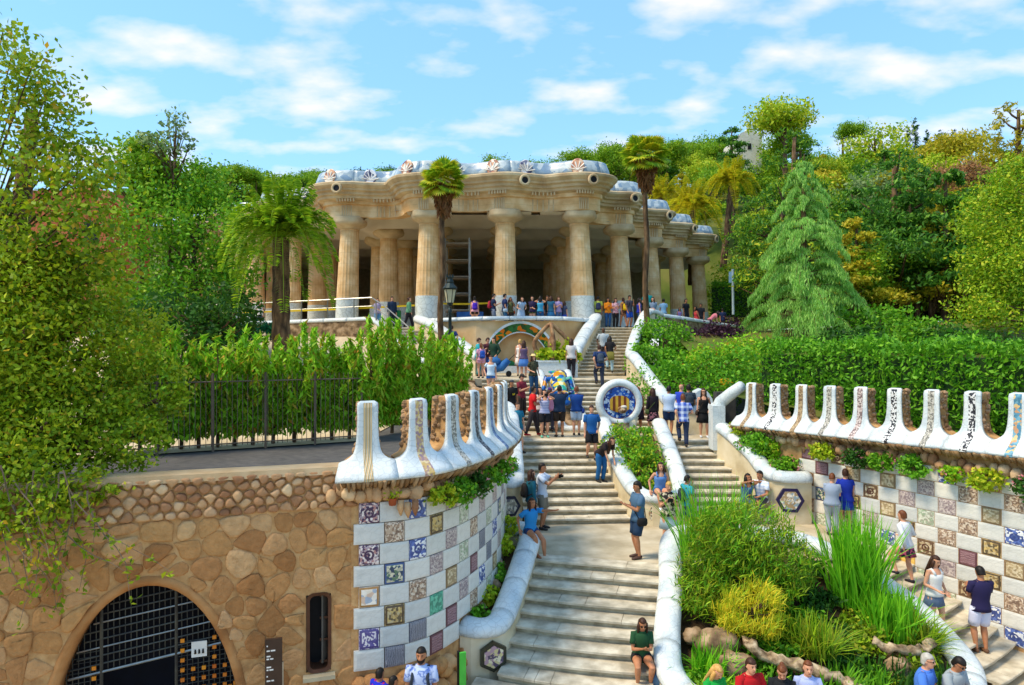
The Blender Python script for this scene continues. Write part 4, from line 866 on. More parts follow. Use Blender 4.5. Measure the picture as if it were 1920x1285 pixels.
for lb, a, b in (('yellow barrier tape strung between left hall columns', (-16.8, 41.4, 8.62), (-4.9, 38.9, 8.95)), ('yellow barrier tape strung above the blue barrier', (-4.2, 38.4, 9.0), (-1.1, 38.7, 9.05))):
    a, b = Vector(a), Vector(b); mb = MB(); pts = [a.lerp(b, i / 8) - Vector((0, 0, .05 * math.sin(math.pi * i / 8))) for i in range(9)]
    mb.loft([[p + Vector((0, 0, .05)), p + Vector((0, .012, .05)), p + Vector((0, .012, -.05)), p - Vector((0, 0, .05))] for p in pts]); tag(mb.build('barrier_tape', mat('tape_yellow', ['d9b400', 'e8c510'], rough=.5)), lb, 'tape')
# steel handrail on the left top parapets
hr = empty('handrail', (-7.5, 36.6, 8.05), 'steel post handrail along the left terrace wall and steps', 'railing')
line = [(-21, 40.75, 7.9), (-16, 39.35, 7.95), (-12.5, 38.05, 8.02), (-9.5, 37.15, 8.1), (-7.5, 36.5, 8.15), (-6.6, 35.3, 7.65), (-5.4, 33.5, 6.8), (-4.6, 32.3, 6.2)]
for k in (0, 1):
    MB().tube([Vector(p) + Vector((0, 0, 1.05 - .45 * k)) for p in line], .035 if k == 0 else .018, n=6).build('rail', M_STEEL, hr)
hp = Path([Vector(p) for p in line])
for i in range(13):
    p = hp.at(hp.len * i / 12)[0]; MB().tube([p - Vector((0, 0, .1)), p + Vector((0, 0, 1.05))], .035, n=6).build('post', M_STEEL, hr)
# ---------------------------------------------------------------- vegetation
def leafmat(key, cols, trans=.32, rough=.55, var=.22, scale=.9, gain=1.5, hue=.489): return mat(key, cols, by='island', scale=scale, rough=rough, spec=.25, trans=trans, var=var, detail=2, gain=gain, hue=hue)
L_PLANE = leafmat('leaf_plane', ['55750f', '7a9414', '95a01c', '4a6a12', '6d8a16', '86981a', '60820f', 'ab8a24'], hue=.497)
L_GREEN = leafmat('leaf_green', ['2c6412', '48861a', '64a01e', '3a7616', '7bab26'])
L_MID = leafmat('leaf_mid', ['3d6e10', '5c8c16', '7d9f1c', '4a7a14', '90a824'])
L_DARK = leafmat('leaf_dark', ['173d14', '245016', '35641a', '1d4716'])
L_THUJA = leafmat('leaf_thuja', ['4c8a14', '69a51c', '83b826', '5a9518', '7aa820', '9aa82a', '578f16', 'a87c28'], gain=1.6)
L_HEDGE = leafmat('leaf_hedge', ['2f6a12', '468618', '5f9c1e', '38761a', '74ab28'])
L_DEOD = leafmat('leaf_deodar', ['4a8a34', '66a544', '88bd5c', '569840', '9ecc72'], hue=.474)
L_CEDAR = leafmat('leaf_cedar', ['1f4c18', '32661e', '4a8226', '28581a', '6b9a2c'])
L_GOLD = leafmat('leaf_gold', ['8f8a18', 'a39a1e', 'b9a428', '7d8a18', 'c4ac34', '8a8a22'], hue=.505, gain=1.3)
L_LIME = leafmat('leaf_lime', ['7d9c14', '98ae1e', 'b2b82a', '6a9016', 'c4b634'], hue=.503, gain=1.35)
L_OLIVE = leafmat('leaf_olive', ['4f6a3a', '6a8450', '7f9660', '587044'])
L_PURP = leafmat('leaf_purple', ['2c1a24', '43283a', '553448', '36202c'], hue=.5, gain=1.1)
L_PALM = leafmat('leaf_palm', ['3f7214', '5c8c1a', '7ba022', '4a7c16', '8fa626'], gain=1.75, hue=.472)
L_PALMY = leafmat('leaf_palm_gold', ['8a9418', 'a8a41e', 'c2ac2c', '7a8c16'], hue=.505)
L_BROWN = leafmat('leaf_dead', ['7a5230', '94683e', '8a5a38', 'a87c4c'], hue=.5, gain=1.1)
L_GRASS = leafmat('leaf_blade', ['3a8414', '56a01a', '74b422', '4a921a'])
L_TUFT = leafmat('leaf_tuft_gold', ['a8a020', 'c4ac28', '8a9a1c', 'd6b430', '98921e'], hue=.51)
L_FERN = leafmat('leaf_fern', ['4f7c14', '6f981a', '8aa822', '5c6a18', '3d6a14', '9a9a28'])
L_PINK = leafmat('petal_pink', ['d8808c', 'e8a0a4', 'c85a70', 'f0c0c0'], trans=.2, hue=.5, gain=1.0)
def unit(n, rg=NR):
    v = rg.normal(size=(n, 3)); return v / np.linalg.norm(v, axis=1)[:, None]
def leaf_arrays(C, size, asp=.5, bias=None, k=0.0):
    n = len(C); d = unit(n)
    if bias is not None:
        d = d + np.asarray(bias) * k; d /= np.linalg.norm(d, axis=1)[:, None]
    a = np.cross(d, unit(n)); a /= np.maximum(np.linalg.norm(a, axis=1), 1e-6)[:, None]
    s = (size * NR.uniform(.65, 1.35, n))[:, None]; w = s * asp
    nrm = np.cross(d, a)
    v = np.stack([C - d * s * .5, C + a * w * .5 - d * s * .06 + nrm * s * .08, C + d * s * .5, C - a * w * .5 - d * s * .06 + nrm * s * .08], axis=1).reshape(-1, 3)
    return v, np.arange(4 * n).reshape(-1, 4)
def crown_pts(ells, n, clump=.22, per=40, shell=.62, flat=.75):
    """leaf positions gathered in clumps that sit on and inside the given ellipsoids"""
    w = np.array([(e[1][0] * e[1][1] * e[1][2]) ** (2 / 3) for e in ells]); w /= w.sum(); out = []; cl = []
    for (c, r), q in zip(ells, w):
        m = max(20, int(n * q)); kc = max(4, m // per); u = unit(kc); rad = shell + (1 - shell) * NR.uniform(0, 1, kc) ** .6
        cc = np.array(c) + u * rad[:, None] * np.array(r); cl.append(cc)
        i = NR.integers(0, kc, m); s = clump * (r[0] * r[1] * r[2]) ** (1 / 3)
        out.append(cc[i] + NR.normal(size=(m, 3)) * s * np.array([1, 1, flat]))
    return np.concatenate(out), np.concatenate(cl)
def leaves(name, C, size, m, parent, asp=.5, bias=None, k=0.0):
    v, f = leaf_arrays(C, size, asp, bias, k); return ob(name, me_np(name, v, f), m, parent)
def limbs(mb, base, top, r, targets, frm=.4):
    base, top = Vector(base), Vector(top); mid = base.lerp(top, .5) + Vector((R.uniform(-.15, .15), R.uniform(-.15, .15), 0)); mb.tube([base, base.lerp(mid, .5), mid, top], [r * 1.25, r, r * .8, r * .35], n=8)
    for t in targets:
        t = Vector(t); k = min(max((t.z - base.z) / max(top.z - base.z, .1) - R.uniform(.06, .22), .12), .93); s = base.lerp(top, k); m_ = s.lerp(t, .5) + Vector((0, 0, -.08 * (t - s).length)); mb.tube([s, m_, t], [r * .42 * (1.2 - k * .6), r * .26, r * .07], n=5)
def tree(name, label, cat, base, top, ells, n, size, m, tr=.18, group=None, clump=.22, per=40, asp=.55, nl=24, shell=.62, bark=M_BARK, mix=None):
    e = empty(name, base, label, cat, group); C, cl = crown_pts(ells, n, clump, per, shell)
    if mix:
        sel = NR.uniform(0, 1, len(C)) < mix[1]; leaves('crown', C[~sel], size, m, e, asp); leaves('crown', C[sel], size, mix[0], e, asp)
    else: leaves('crown', C, size, m, e, asp)
    mb = MB(); limbs(mb, base, top, tr, [tuple(cl[i]) for i in NR.choice(len(cl), min(nl, len(cl)), replace=False)]); mb.build('trunk', bark, e, smooth=True); return e
def E(px, py, Y, rx, ry=None, rz=None): return (tuple(P(px, py, Y)), (rx, ry or rx, rz or rx))
# near left plane tree, leaning over the rubble wall
PT = tree('plane_tree', 'big yellow-green tree leaning over the rubble wall at far left', 'tree', (-9.7, 13.2, 4.2), (-8.7, 12.4, 11.0),
     [E(40, 560, 11.8, 1.2, 1.2, 1.0), E(165, 540, 12.2, .75, .8, .6), E(60, 690, 11.9, 1.3, 1.2, 1.0), E(205, 630, 12.4, .9, .9, .7), E(190, 740, 12.4, 1.0, .9, .8), E(60, 830, 11.2, 1.1, .9, .75), E(200, 830, 11.8, .8, .7, .55), E(290, 735, 13.0, .6, .5, .55), E(300, 820, 12.6, .38, .35, .3),
      E(40, 940, 10.4, .75, .5, .5), E(150, 915, 10.9, .65, .4, .28), E(-60, 650, 11.2, 1.5, 1.4, 2.4)],
     46000, .092, L_PLANE, tr=.28, clump=.19, per=70, nl=70, shell=.4, mix=(L_LIME, .35))
mb = MB(); bx = []
for px, py in ((5, 60), (20, 110), (60, 125), (10, 190), (70, 195), (110, 215), (95, 160), (40, 250), (120, 280), (165, 285), (150, 320), (70, 310), (10, 300), (180, 345), (130, 365), (60, 380), (10, 400), (190, 420), (120, 430), (60, 450), (200, 470), (150, 480), (95, 490), (20, 480), (215, 520), (110, 330), (35, 160), (85, 260), (140, 400)):
    q = P(px, py, 11.4 + R.uniform(-.4, .6)); bx.append(q); s0_ = P(-90, 520 + R.uniform(-60, 80), 12); mb.tube([s0_, s0_.lerp(q, .5) + Vector((0, 0, -.25)), q], [.05, .025, .006], n=5)
mb.build('limbs', M_BARK, PT)
C = np.concatenate([np.array(tuple(q)) + NR.normal(size=(200, 3)) * np.array([.24, .24, .17]) for q in bx]); leaves('upper_leaves', C, .105, L_PLANE, PT, .62)
e = empty('trailing_branches', W(1.6, 4.4, .3), 'bare grey twigs with sparse leaves hanging over the rubble wall left of the arch', 'branches')
mb = MB(); pts = []
for k in range(34):
    u0 = R.uniform(upx(-30), upx(210)); z0_ = R.uniform(4.3, 5.0); p = W(u0, z0_, .5); d = Vector((R.uniform(-.3, .5), -.1, -1)).normalized(); L_ = R.uniform(.6, 2.2); q = [p]
    for s in range(6):
        d = (d + Vector((R.uniform(-.4, .4), R.uniform(-.2, .2), R.uniform(-.15, .15)))).normalized(); q.append(q[-1] + d * L_ / 6); pts += [q[-1] + Vector((R.gauss(0, .06), R.gauss(0, .06), R.gauss(0, .06))) for _ in range(5)]
    mb.tube(q, [.014 * (1 - s / 8) for s in range(7)], n=4)
mb.build('twigs', mat('twig', ['6d5a48', '8a7662'], rough=.9), e); leaves('leaves', np.array([tuple(p) for p in pts]), .11, L_PLANE, e)
# trees in the middle left
tree('broadleaf_tree', 'dense bright green tree between the plane tree and the palm', 'tree', (-14.0, 30, 4.6), (-14.0, 30, 11.5),
     [E(370, 355, 31, 1.7, 1.6, 1.2), E(300, 410, 30.5, 2.0, 2, 1.9), E(395, 435, 30, 1.7, 1.8, 1.7), E(290, 540, 30, 2.1, 1.8, 2.0), E(385, 555, 30, 1.9, 1.8, 1.8), E(440, 500, 30, 1.0, 1, 1.5), E(250, 600, 29.5, 1.7, 1.5, 1.4)], 21000, .19, L_GREEN, tr=.2, per=34, shell=.55, mix=(L_MID, .45))
tree('pine_tree', 'round olive-green pine behind the bright green tree', 'tree', (-16.8, 31, 5.2), (-16.8, 31, 13.2), [E(255, 305, 31, 1.7, 1.6, 1.0), E(280, 300, 31.5, 1.2, 1.2, .9), E(300, 340, 31, 1.5, 1.4, 1.2)], 4200, .22, L_MID, tr=.18)
tree('tall_twiggy_tree', 'thin sparse tree rising against the sky above the left trees', 'tree', (-15.4, 30, 5), (-14.8, 30, 15.6), [E(330, 235, 30, .45, .4, .7), E(285, 262, 30, .55, .5, .3), E(312, 275, 30, .5, .5, .35), E(345, 265, 30, .35, .3, .5), E(265, 250, 30, .2, .2, .2)], 560, .2, L_OLIVE, tr=.09, clump=.35, per=14, nl=30)
tree('small_tree', 'dark shaded tree below the bright green tree', 'tree', (-11.2, 25.5, 4.3), (-11, 25.5, 7.4), [E(340, 610, 25.5, 1.5, 1.3, 1.3), E(420, 600, 25.5, 1.2, 1, 1.2), E(260, 640, 25, 1.4, 1.2, 1.2)], 5200, .2, L_DARK, tr=.14)
tree('round_shrub', 'low blue-green shrub at the foot of the left terrace wall', 'shrub', P(455, 690, 33), P(455, 640, 33), [E(440, 618, 33, 1.0, .9, .55), E(490, 625, 33, .8, .8, .5)], 2600, .16, leafmat('leaf_bluegreen', ['12503a', '1f6a48', '2a7a50', '174a34']), tr=.08)
# conifers behind the fence
FA, FB, FC_ = Vector((-10.2, 14.6, 4.25)), Vector((-3.9, 17.7, 4.25)), Vector((-1.7, 20.8, 4.25))
def conifer(k, base, h, r, n, lab):
    e = empty('hedge_conifer', base, lab, 'conifer', 'young conifers behind the fence'); z = NR.uniform(.12, 1, n) ** .8; ang = NR.uniform(0, 2 * math.pi, n)
    spikes = NR.integers(0, 17, n); sa = NR.uniform(0, 6.28, 17); sr = NR.uniform(.1, 1, 17) * r; sz = NR.uniform(.42, 1, 17)
    lean = np.stack([np.cos(sa) * sr, np.sin(sa) * sr], 1)
    t = NR.uniform(0, 1, n) ** .7; prof = .35 + .65 * np.sin(np.clip(t, 0, 1) * math.pi * .8)
    x = lean[spikes, 0] * (.25 + .75 * t) + NR.normal(size=n) * .11 * r * (1.25 - t); y = lean[spikes, 1] * (.25 + .75 * t) + NR.normal(size=n) * .11 * r * (1.25 - t); zz_ = .25 + t * sz[spikes] * (h - .25)
    C = np.stack([base[0] + x, base[1] + y, base[2] + zz_], 1); leaves('foliage', C, .24, L_THUJA, e, .26, np.array([0, 0, 1.0]), 1.1)
    mb = MB(); mb.tube([Vector(base), Vector(base) + Vector((.03, 0, h * .5)), Vector(base) + Vector((0, 0, h * .8))], [.05, .04, .01], n=6)
    for q in range(8): b0 = Vector(base) + Vector((0, 0, h * R.uniform(.15, .5))); mb.tube([b0, b0 + Vector((lean[q, 0] * .5, lean[q, 1] * .5, .5))], [.02, .006], n=4)
    mb.build('trunk', M_BARK, e)
CON = [(225, .0), (262, .25), (298, .05), (340, .3), (372, -.2), (408, .35), (440, .0), (474, .25), (512, -.1), (552, .15), (588, .4), (622, .1), (655, .35), (695, .25), (735, .05), (772, .2), (808, -.1), (842, .1)]
ORD = ['first', 'second', 'third', 'fourth', 'fifth', 'sixth', 'seventh', 'eighth', 'ninth', 'tenth', 'eleventh', 'twelfth', 'thirteenth', 'fourteenth', 'fifteenth', 'sixteenth', 'seventeenth', 'eighteenth']
for k, (px, dz) in enumerate(CON):
    kx = (px - 960) / F; a, b = (FA, FB) if px < 690 else (FB, FC_); a = a + Vector((-.2, .5, 0)); b = b + Vector((-.2, .5, 0)); t = (kx * a.y - a.x) / ((b.x - a.x) - kx * (b.y - a.y)); p = a.lerp(b, t)
    conifer(k, p, 2.65 + dz + (.35 if px > 690 else 0), .72 + .2 * R.random() if px < 690 else .95, 2300 if px < 690 else 2900, ORD[k] + ' young conifer from the left along the iron fence')
# palms
def frond_mesh(L_, droop, rise, n=52, w=.5):
    pts = [Vector((L_ * t * (1 - .18 * t), 0, rise * t - droop * t * t)) for t in [i / 12 for i in range(13)]]; mb = MB(); mb.tube(pts, [.03 * (1 - i / 14) for i in range(13)], n=4); pa_ = Path([p + Vector((0, 1e-5, 0)) for p in pts])
    for i in range(n):
        t = .12 + .88 * i / (n - 1); u = pa_.len * t; p, h, nn = pa_.at(u); ll = w * math.sin(math.pi * min(1, .15 + t * .8)) + .1
        for s in (-1, 1):
            d = (Vector((.75, s * 1.0, R.uniform(-.35, .25)))).normalized(); a = Vector((1, 0, 0)) * .05
            q = p + d * ll + Vector((0, 0, -.12 * ll)); m_ = p + d * ll * .5 + Vector((0, 0, .02)); mb.add([p, m_ + a, q, m_ - a], [(0, 1, 2, 3)])
    return mb.mesh('frond')
FR = [frond_mesh(2.5, 3.7, 2.5), frond_mesh(2.4, 2.9, 3.0), frond_mesh(1.6, 1.1, 3.0), frond_mesh(2.2, 3.7, 1.1)]
for me in FR: me.materials.append(None)
def date_palm(label, base, top, scale, n, m, tr=.26, group='date palms'):
    e = empty('date_palm', base, label, 'palm', group); base, top = Vector(base), Vector(top); mb = MB(); k = 16
    mb.tube([base.lerp(top, i / k) for i in range(k + 1)], [tr * (1.15 - .2 * i / k) * (1.05 if i % 2 else .95) for i in range(k + 1)], n=10); mb.build('trunk', M_BARK, e)
    for i in range(n):
        t = i / n; me = FR[2] if t < .3 else FR[1] if t < .62 else FR[0] if t < .88 else FR[3]; a = i * 2.39996 + R.uniform(-.2, .2); s = scale * R.uniform(.85, 1.12)
        ob('frond', me, m, e, Matrix.Translation(top) @ Matrix.Rotation(a, 4, 'Z') @ Matrix.Rotation(R.uniform(-.15, .1) - (.35 if t < .12 else 0), 4, 'Y') @ Matrix.Scale(s, 4))
date_palm('stout date palm with arching fronds before the left hall columns', P(527, 765, 26), P(527, 447, 26), 1.0, 66, L_PALM, tr=.33)
date_palm('sunlit date palm right of the hall roof, nearest the roof corner', (16.3, 62, 12), P(1298, 395, 62), 1.25, 42, L_PALMY, tr=.3)
date_palm('sunlit date palm on the slope directly above another date palm', (21, 68, 14), P(1372, 345, 68), 1.2, 40, L_PALMY, tr=.3)
date_palm('sunlit date palm half hidden behind the fan palm trunk', (13, 66, 13), P(1238, 372, 66), 1.0, 34, L_PALMY, tr=.3)
date_palm('small sunlit date palm between the cedars on the right slope', (36, 66, 16), P(1672, 350, 66), 1.05, 34, L_PALMY, tr=.3)
def fan_mesh():
    mb = MB(); mb.tube([(0, 0, 0), (.35, 0, .04), (.7, 0, 0)], [.014, .012, .01], n=4); c = Vector((.7, 0, 0)); N = 17
    for i in range(N):
        a = math.radians(-105 + 210 * i / (N - 1)); d = Vector((math.cos(a), math.sin(a), 0)); s = Vector((-d.y, d.x, 0)); L_ = .62 * (1 - .12 * abs(i - N // 2) / (N // 2))
        p1 = c + d * L_ * .55 + Vector((0, 0, .03)); p2 = c + d * L_ + Vector((0, 0, -.1)); mb.add([c, p1 + s * .075, p2, p1 - s * .075], [(0, 1, 2, 3)])
    return mb.mesh('fan_leaf')
FAN = fan_mesh(); FAN.materials.append(None)
def fan_palm(label, base, top, rad, tr):
    e = empty('fan_palm', base, label, 'palm', 'tall fan palms'); base, top = Vector(base), Vector(top); mb = MB(); k = 14
    mb.tube([base.lerp(top, i / k) + Vector((.05 * math.sin(i), 0, 0)) for i in range(k + 1)], [tr * (1.2 - .3 * i / k) for i in range(k + 1)], n=8); mb.build('trunk', M_BARK, e, smooth=True)
    for i in range(52):
        t = i / 52; el = lerp(1.25, -.75, t) + R.uniform(-.15, .15); a = i * 2.39996
        ob('fan_leaf', FAN, L_PALMY if i % 2 else L_PALM, e, Matrix.Translation(top) @ Matrix.Rotation(a, 4, 'Z') @ Matrix.Rotation(-el, 4, 'Y') @ Matrix.Rotation(R.uniform(-.5, .5), 4, 'X') @ Matrix.Scale(rad / 1.3 * R.uniform(.85, 1.1), 4))
    C = []
    for i in range(420):
        t = R.random(); a = R.uniform(0, 6.28); r = rad * lerp(.5, .22, t) * R.uniform(.6, 1); C.append(top + Vector((r * math.cos(a), r * math.sin(a), -.15 - t * rad * 1.15)))
    leaves('dead_skirt', np.array([tuple(c) for c in C]), .42, L_BROWN, e, .18, np.array([0, 0, 1.0]), 1.6)
fan_palm('tall fan palm rising in front of the hall left of centre', (-3.55, 33.6, 5.3), P(832, 343, 33), 1.25, .13)
fan_palm('tall fan palm rising before the right hall columns beside the parapet', (6.75, 34.3, 6.4), P(1211, 296, 34.4), 1.36, .13)
# shrubs right of the upper stairs
for lab, ells, n, m, sz in (('glossy green shrub against the upper right parapet', [E(1245, 640, 33.5, 1.3, 1.1, 1.0), E(1215, 680, 31, .9, .8, .9), E(1275, 690, 31, 1.2, 1, .9)], 5200, L_GREEN, .17),
                            ('light green shrub spreading above the parapet beside the niche', [E(1250, 725, 27.5, 1.3, 1, .95), E(1320, 715, 27, 1.4, 1.2, 1.0), E(1375, 700, 26, 1.2, 1, 1.0)], 5600, L_HEDGE, .16),
                            ('bright lime shrub left of the long hedge', [E(1340, 680, 28.5, 1.3, 1, .7), E(1400, 670, 28, 1.2, 1, .8)], 3600, L_THUJA, .15),
                            ('dark purple-leaved shrub below the right terrace wall', [E(1335, 635, 34.5, 1.0, .8, .75), E(1365, 622, 34.5, .8, .7, .6)], 2600, L_PURP, .17),
                            ('green shrub beside the deodar foot', [E(1650, 615, 33, 2.0, 1.4, 1.0), E(1740, 640, 31, 1.8, 1.3, .8)], 4200, L_GREEN, .2),
                            ('dark low shrub at the foot of the shaded cedar', [E(1800, 640, 30, 1.8, 1.2, .6), E(1600, 640, 30, 1.5, 1.0, .6)], 3200, L_DARK, .2)):
    c = ells[0][0]; tree('leafy_shrub', lab, 'shrub', (c[0], c[1], tz(c[0], c[1])), (c[0], c[1], c[2]), ells, n, sz, m, tr=.07, nl=10, shell=.7)
def hedge(label, a, b, z0, z1, th, n, size, m, name='hedge', wob=.18, asp=.45):
    e = empty(name, a, label, 'hedge'); a, b = Vector(a), Vector(b); d = (b - a); L_ = d.length; d.normalize(); nn = Vector((d.y, -d.x, 0)); u = NR.uniform(0, 1, n); face = NR.uniform(0, 1, n); v_ = np.where(face < .62, NR.normal(size=n) * .1 + 1, NR.uniform(-1, 1, n)) * th / 2; zz_ = np.where(face < .62, NR.uniform(0, 1, n), 1 + NR.normal(size=n) * .045)
    wobz = wob * (np.sin(u * L_ * 2.3) * .4 + np.sin(u * L_ * 5.1 + 1) * .35 + np.sin(u * L_ * 11 + 2) * .25); v_ = v_ + .14 * np.sin(u * L_ * 3.3 + zz_ * 6) + .08 * np.sin(u * L_ * 9 + zz_ * 13)
    C = np.stack([a.x + d.x * u * L_ + nn.x * v_, a.y + d.y * u * L_ + nn.y * v_, z0 + (z1 - z0) * zz_ + wobz * zz_], 1); leaves('foliage', C, size, m, e, asp, np.array([0, 0, 1.0]), .5)
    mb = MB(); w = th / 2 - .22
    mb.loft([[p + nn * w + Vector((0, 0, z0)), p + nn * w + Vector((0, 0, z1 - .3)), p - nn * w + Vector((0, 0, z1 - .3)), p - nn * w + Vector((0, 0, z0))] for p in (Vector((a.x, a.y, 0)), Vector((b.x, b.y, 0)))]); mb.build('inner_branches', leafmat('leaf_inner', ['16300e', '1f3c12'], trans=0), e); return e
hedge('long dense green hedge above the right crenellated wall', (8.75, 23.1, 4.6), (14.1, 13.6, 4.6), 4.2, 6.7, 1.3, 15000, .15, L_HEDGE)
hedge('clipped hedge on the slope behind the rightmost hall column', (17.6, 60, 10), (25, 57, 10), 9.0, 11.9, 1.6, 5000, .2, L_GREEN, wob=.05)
# deodar cedar with drooping tips
def deodar(label, base, h, r, n):
    e = empty('deodar_cedar', base, label, 'conifer'); base = Vector(base); mb = MB(); mb.tube([base, base + Vector((0, 0, h * .5)), base + Vector((.05, 0, h))], [.28, .18, .02], n=8); C = []
    lv = 0; z = h * .04
    while z < h * .97:
        t = z / h; nbr = 5 + int(6 * (1 - t)); off = R.uniform(0, 6.28); gap = (.34 + .5 * (1 - t)) * R.uniform(.85, 1.2)
        for b_ in range(nbr):
            a = off + 2 * math.pi * b_ / nbr + R.uniform(-.35, .35); L_ = (r * (1 - t) ** .8 * R.choice((.62, .8, .95, 1.05, 1.15)) * R.uniform(.9, 1.08) + .15); d = Vector((math.cos(a), math.sin(a), 0)); p0 = base + Vector((0, 0, z + R.uniform(-.12, .12))); pts = []
            up_ = R.uniform(.12, .34)
            for s in range(7):
                q = s / 6; pts.append(p0 + d * (L_ * q) + Vector((0, 0, L_ * (up_ * q - .55 * q * q * q))))
            mb.tube(pts, [.035 * (1 - s / 8) * (1 - t * .6) for s in range(7)], n=4); m_ = int(n / 1500 * (12 + 90 * L_ / r))
            for k in range(m_):
                q = R.uniform(.2, 1) ** .6; s = min(int(q * 6), 5); p = pts[s].lerp(pts[s + 1], q * 6 - s); side = R.gauss(0, .14 * L_ * (1.15 - q * .75)); p = p + Vector((-d.y, d.x, 0)) * side; hang = abs(R.gauss(0, .07)) + abs(side) * .45 + (.12 if q > .8 else 0) * R.random() * 2
                C.append(p - Vector((0, 0, hang)))
        z += gap
    mb.build('trunk', M_BARK, e); leaves('foliage', np.array([tuple(c) for c in C]), .22, L_DEOD, e, .13, np.array([0, 0, -1.0]), 2.4)
deodar('bright green weeping deodar cedar right of the hall', (14.5, 34, 6.7), 9.5, 3.5, 17000)
# layered dark cedars and other large trees on the right
def layered(name, label, base, h, r, n, m, size=.34, tiers=9, lo=.28, mix=None, cat='conifer', group=None):
    base = Vector(base); ells = []
    for i in range(tiers):
        t = i / (tiers - 1); z = h * lerp(lo, .97, t); rr_ = r * (1 - t * .72)
        for k in range(max(3, int(10 * (1 - t)) + 2)):
            a = R.uniform(0, 6.28); q = rr_ * R.uniform(.25, .8); ells.append(((base.x + q * math.cos(a), base.y + q * math.sin(a), base.z + z + R.uniform(-.25, .25)), (rr_ * R.uniform(.28, .45), rr_ * R.uniform(.28, .45), h * .035 + .15)))
    return tree(name, label, cat, base, base + Vector((0, 0, h * .95)), ells, n, size, m, tr=.03 * h, clump=.2, per=30, shell=.3, nl=40, asp=.3, mix=mix, group=group)
layered('cedar', 'dark layered cedar with wide flat branches right of the deodar', (23.5, 42, 8.5), 10.0, 6.2, 14000, L_CEDAR)
layered('cedar', 'layered cedar behind the deodar tip', (21.5, 52, 11), 12, 6.0, 13000, L_CEDAR, mix=(L_MID, .4))
layered('cedar', 'shaded cedar with bare trunk near the right edge', (28.5, 40, 8.5), 8.2, 6.0, 14000, L_CEDAR, lo=.34, mix=(L_LIME, .28))
layered('golden_cedar', 'golden sunlit cedar crown high on the right slope', (46, 62, 17), 11.5, 6.5, 11000, L_GOLD, size=.4)
layered('cedar', 'green cedar between the hall end and the deodar', (18.2, 46, 8.8), 7.6, 4.2, 9000, L_CEDAR, mix=(L_LIME, .35))
tree('broadleaf_tree', 'large lime-yellow tree filling the right edge', 'tree', (24.8, 31, 7.5), (25.2, 31, 13), [E(1880, 400, 32, 2.0, 1.8, 1.6), E(1850, 500, 32, 1.4, 1.4, 1.2), E(1900, 320, 32, 1.0, 1.0, .7), E(1920, 480, 31, 2.0, 1.8, 2.2), E(1860, 580, 31, 1.7, 1.5, 1.1), E(1950, 350, 31, 1.6, 1.6, 1.4)], 20000, .16, L_LIME, tr=.2, mix=(L_MID, .45), shell=.35, per=80, clump=.2)
tree('brown_cedar', 'reddish brown half-dead flat-topped conifer on the right slope', 'conifer', (41, 54, 14), (41, 54, 20.5), [E(1790, 330, 56, 2.8, 2.2, .7), E(1850, 325, 56, 2.2, 2, .6), E(1740, 345, 56, 1.8, 1.6, .5)], 2600, .36, leafmat('leaf_russet', ['8a5a3a', 'a8704a', 'b98460', '7d6a34'], hue=.51, gain=1.1), tr=.2, asp=.3)
# hillside wood: a few crowns copied many times
def proto(kind, m, mix=None):
    if kind == 'round': ells = [((R.uniform(-1.2, 1.2), R.uniform(-1.2, 1.2), R.uniform(3, 6)), (R.uniform(1.3, 2), R.uniform(1.3, 2), R.uniform(1.1, 1.7))) for _ in range(7)]; n, s, tr = 5200, .3, .2
    elif kind == 'umbrella': ells = [((R.uniform(-1.8, 1.8), R.uniform(-1.8, 1.8), R.uniform(5.6, 6.7)), (R.uniform(1.3, 2), R.uniform(1.3, 2), .75)) for _ in range(7)]; n, s, tr = 5000, .27, .2
    elif kind == 'cypress': ells = [((0, 0, z), (.8 * (1 - (z - 4) / 9) if z > 4 else .75, .8 * (1 - (z - 4) / 9) if z > 4 else .75, 1.2)) for z in (1.5, 3, 4.5, 6, 7.5, 8.6)]; n, s, tr = 2600, .25, .14
    else:
        ells = []
        for i in range(6):
            for k in range(4): a = R.uniform(0, 6.28); q = 2.6 * (1 - i / 8) * R.uniform(.2, .8); ells.append(((q * math.cos(a), q * math.sin(a), 2.4 + i * 1.05), (1.3 * (1 - i / 9), 1.3 * (1 - i / 9), .3)))
        n, s, tr = 5000, .28, .2
    e = empty('hill_tree', (0, 0, -400)); C, cl = crown_pts(ells, n, .25, 30, .5); C[:, 2] -= 400; cl[:, 2] -= 400
    leaves('crown', C, s, m, e, .5); mb = MB(); limbs(mb, (0, 0, -400.5), (0, 0, -400 + max(x[0][2] for x in ells)), tr, [tuple(c) for c in cl[:14]]); mb.build('trunk', M_BARK, e); return e
PRO = {'round_lime': proto('round', L_LIME), 'round_mid': proto('round', L_MID), 'round_dark': proto('round', L_DARK), 'umb_mid': proto('umbrella', L_MID), 'umb_lime': proto('umbrella', L_LIME), 'umb_gold': proto('umbrella', L_GOLD), 'olive': proto('round', L_OLIVE), 'cyp': proto('cypress', L_DARK), 'tier': proto('tier', L_CEDAR), 'tier_gold': proto('tier', L_GOLD)}
NAMES = {'round': 'round_tree', 'umb': 'stone_pine', 'olive': 'olive_tree', 'cyp': 'cypress', 'tier': 'hill_cedar'}
LAB = {'round_lime': 'yellow-green rounded tree in the wooded hillside', 'round_mid': 'mid-green rounded tree in the wooded hillside', 'round_dark': 'dark green rounded tree in the wooded hillside', 'umb_mid': 'olive-green umbrella pine in the wooded hillside', 'umb_lime': 'yellow-green umbrella pine in the wooded hillside', 'umb_gold': 'golden umbrella pine in the wooded hillside', 'olive': 'grey-green olive tree in the wooded hillside', 'cyp': 'slim dark cypress on the ridge', 'tier': 'dark layered cedar in the wooded hillside', 'tier_gold': 'golden layered cedar in the wooded hillside'}
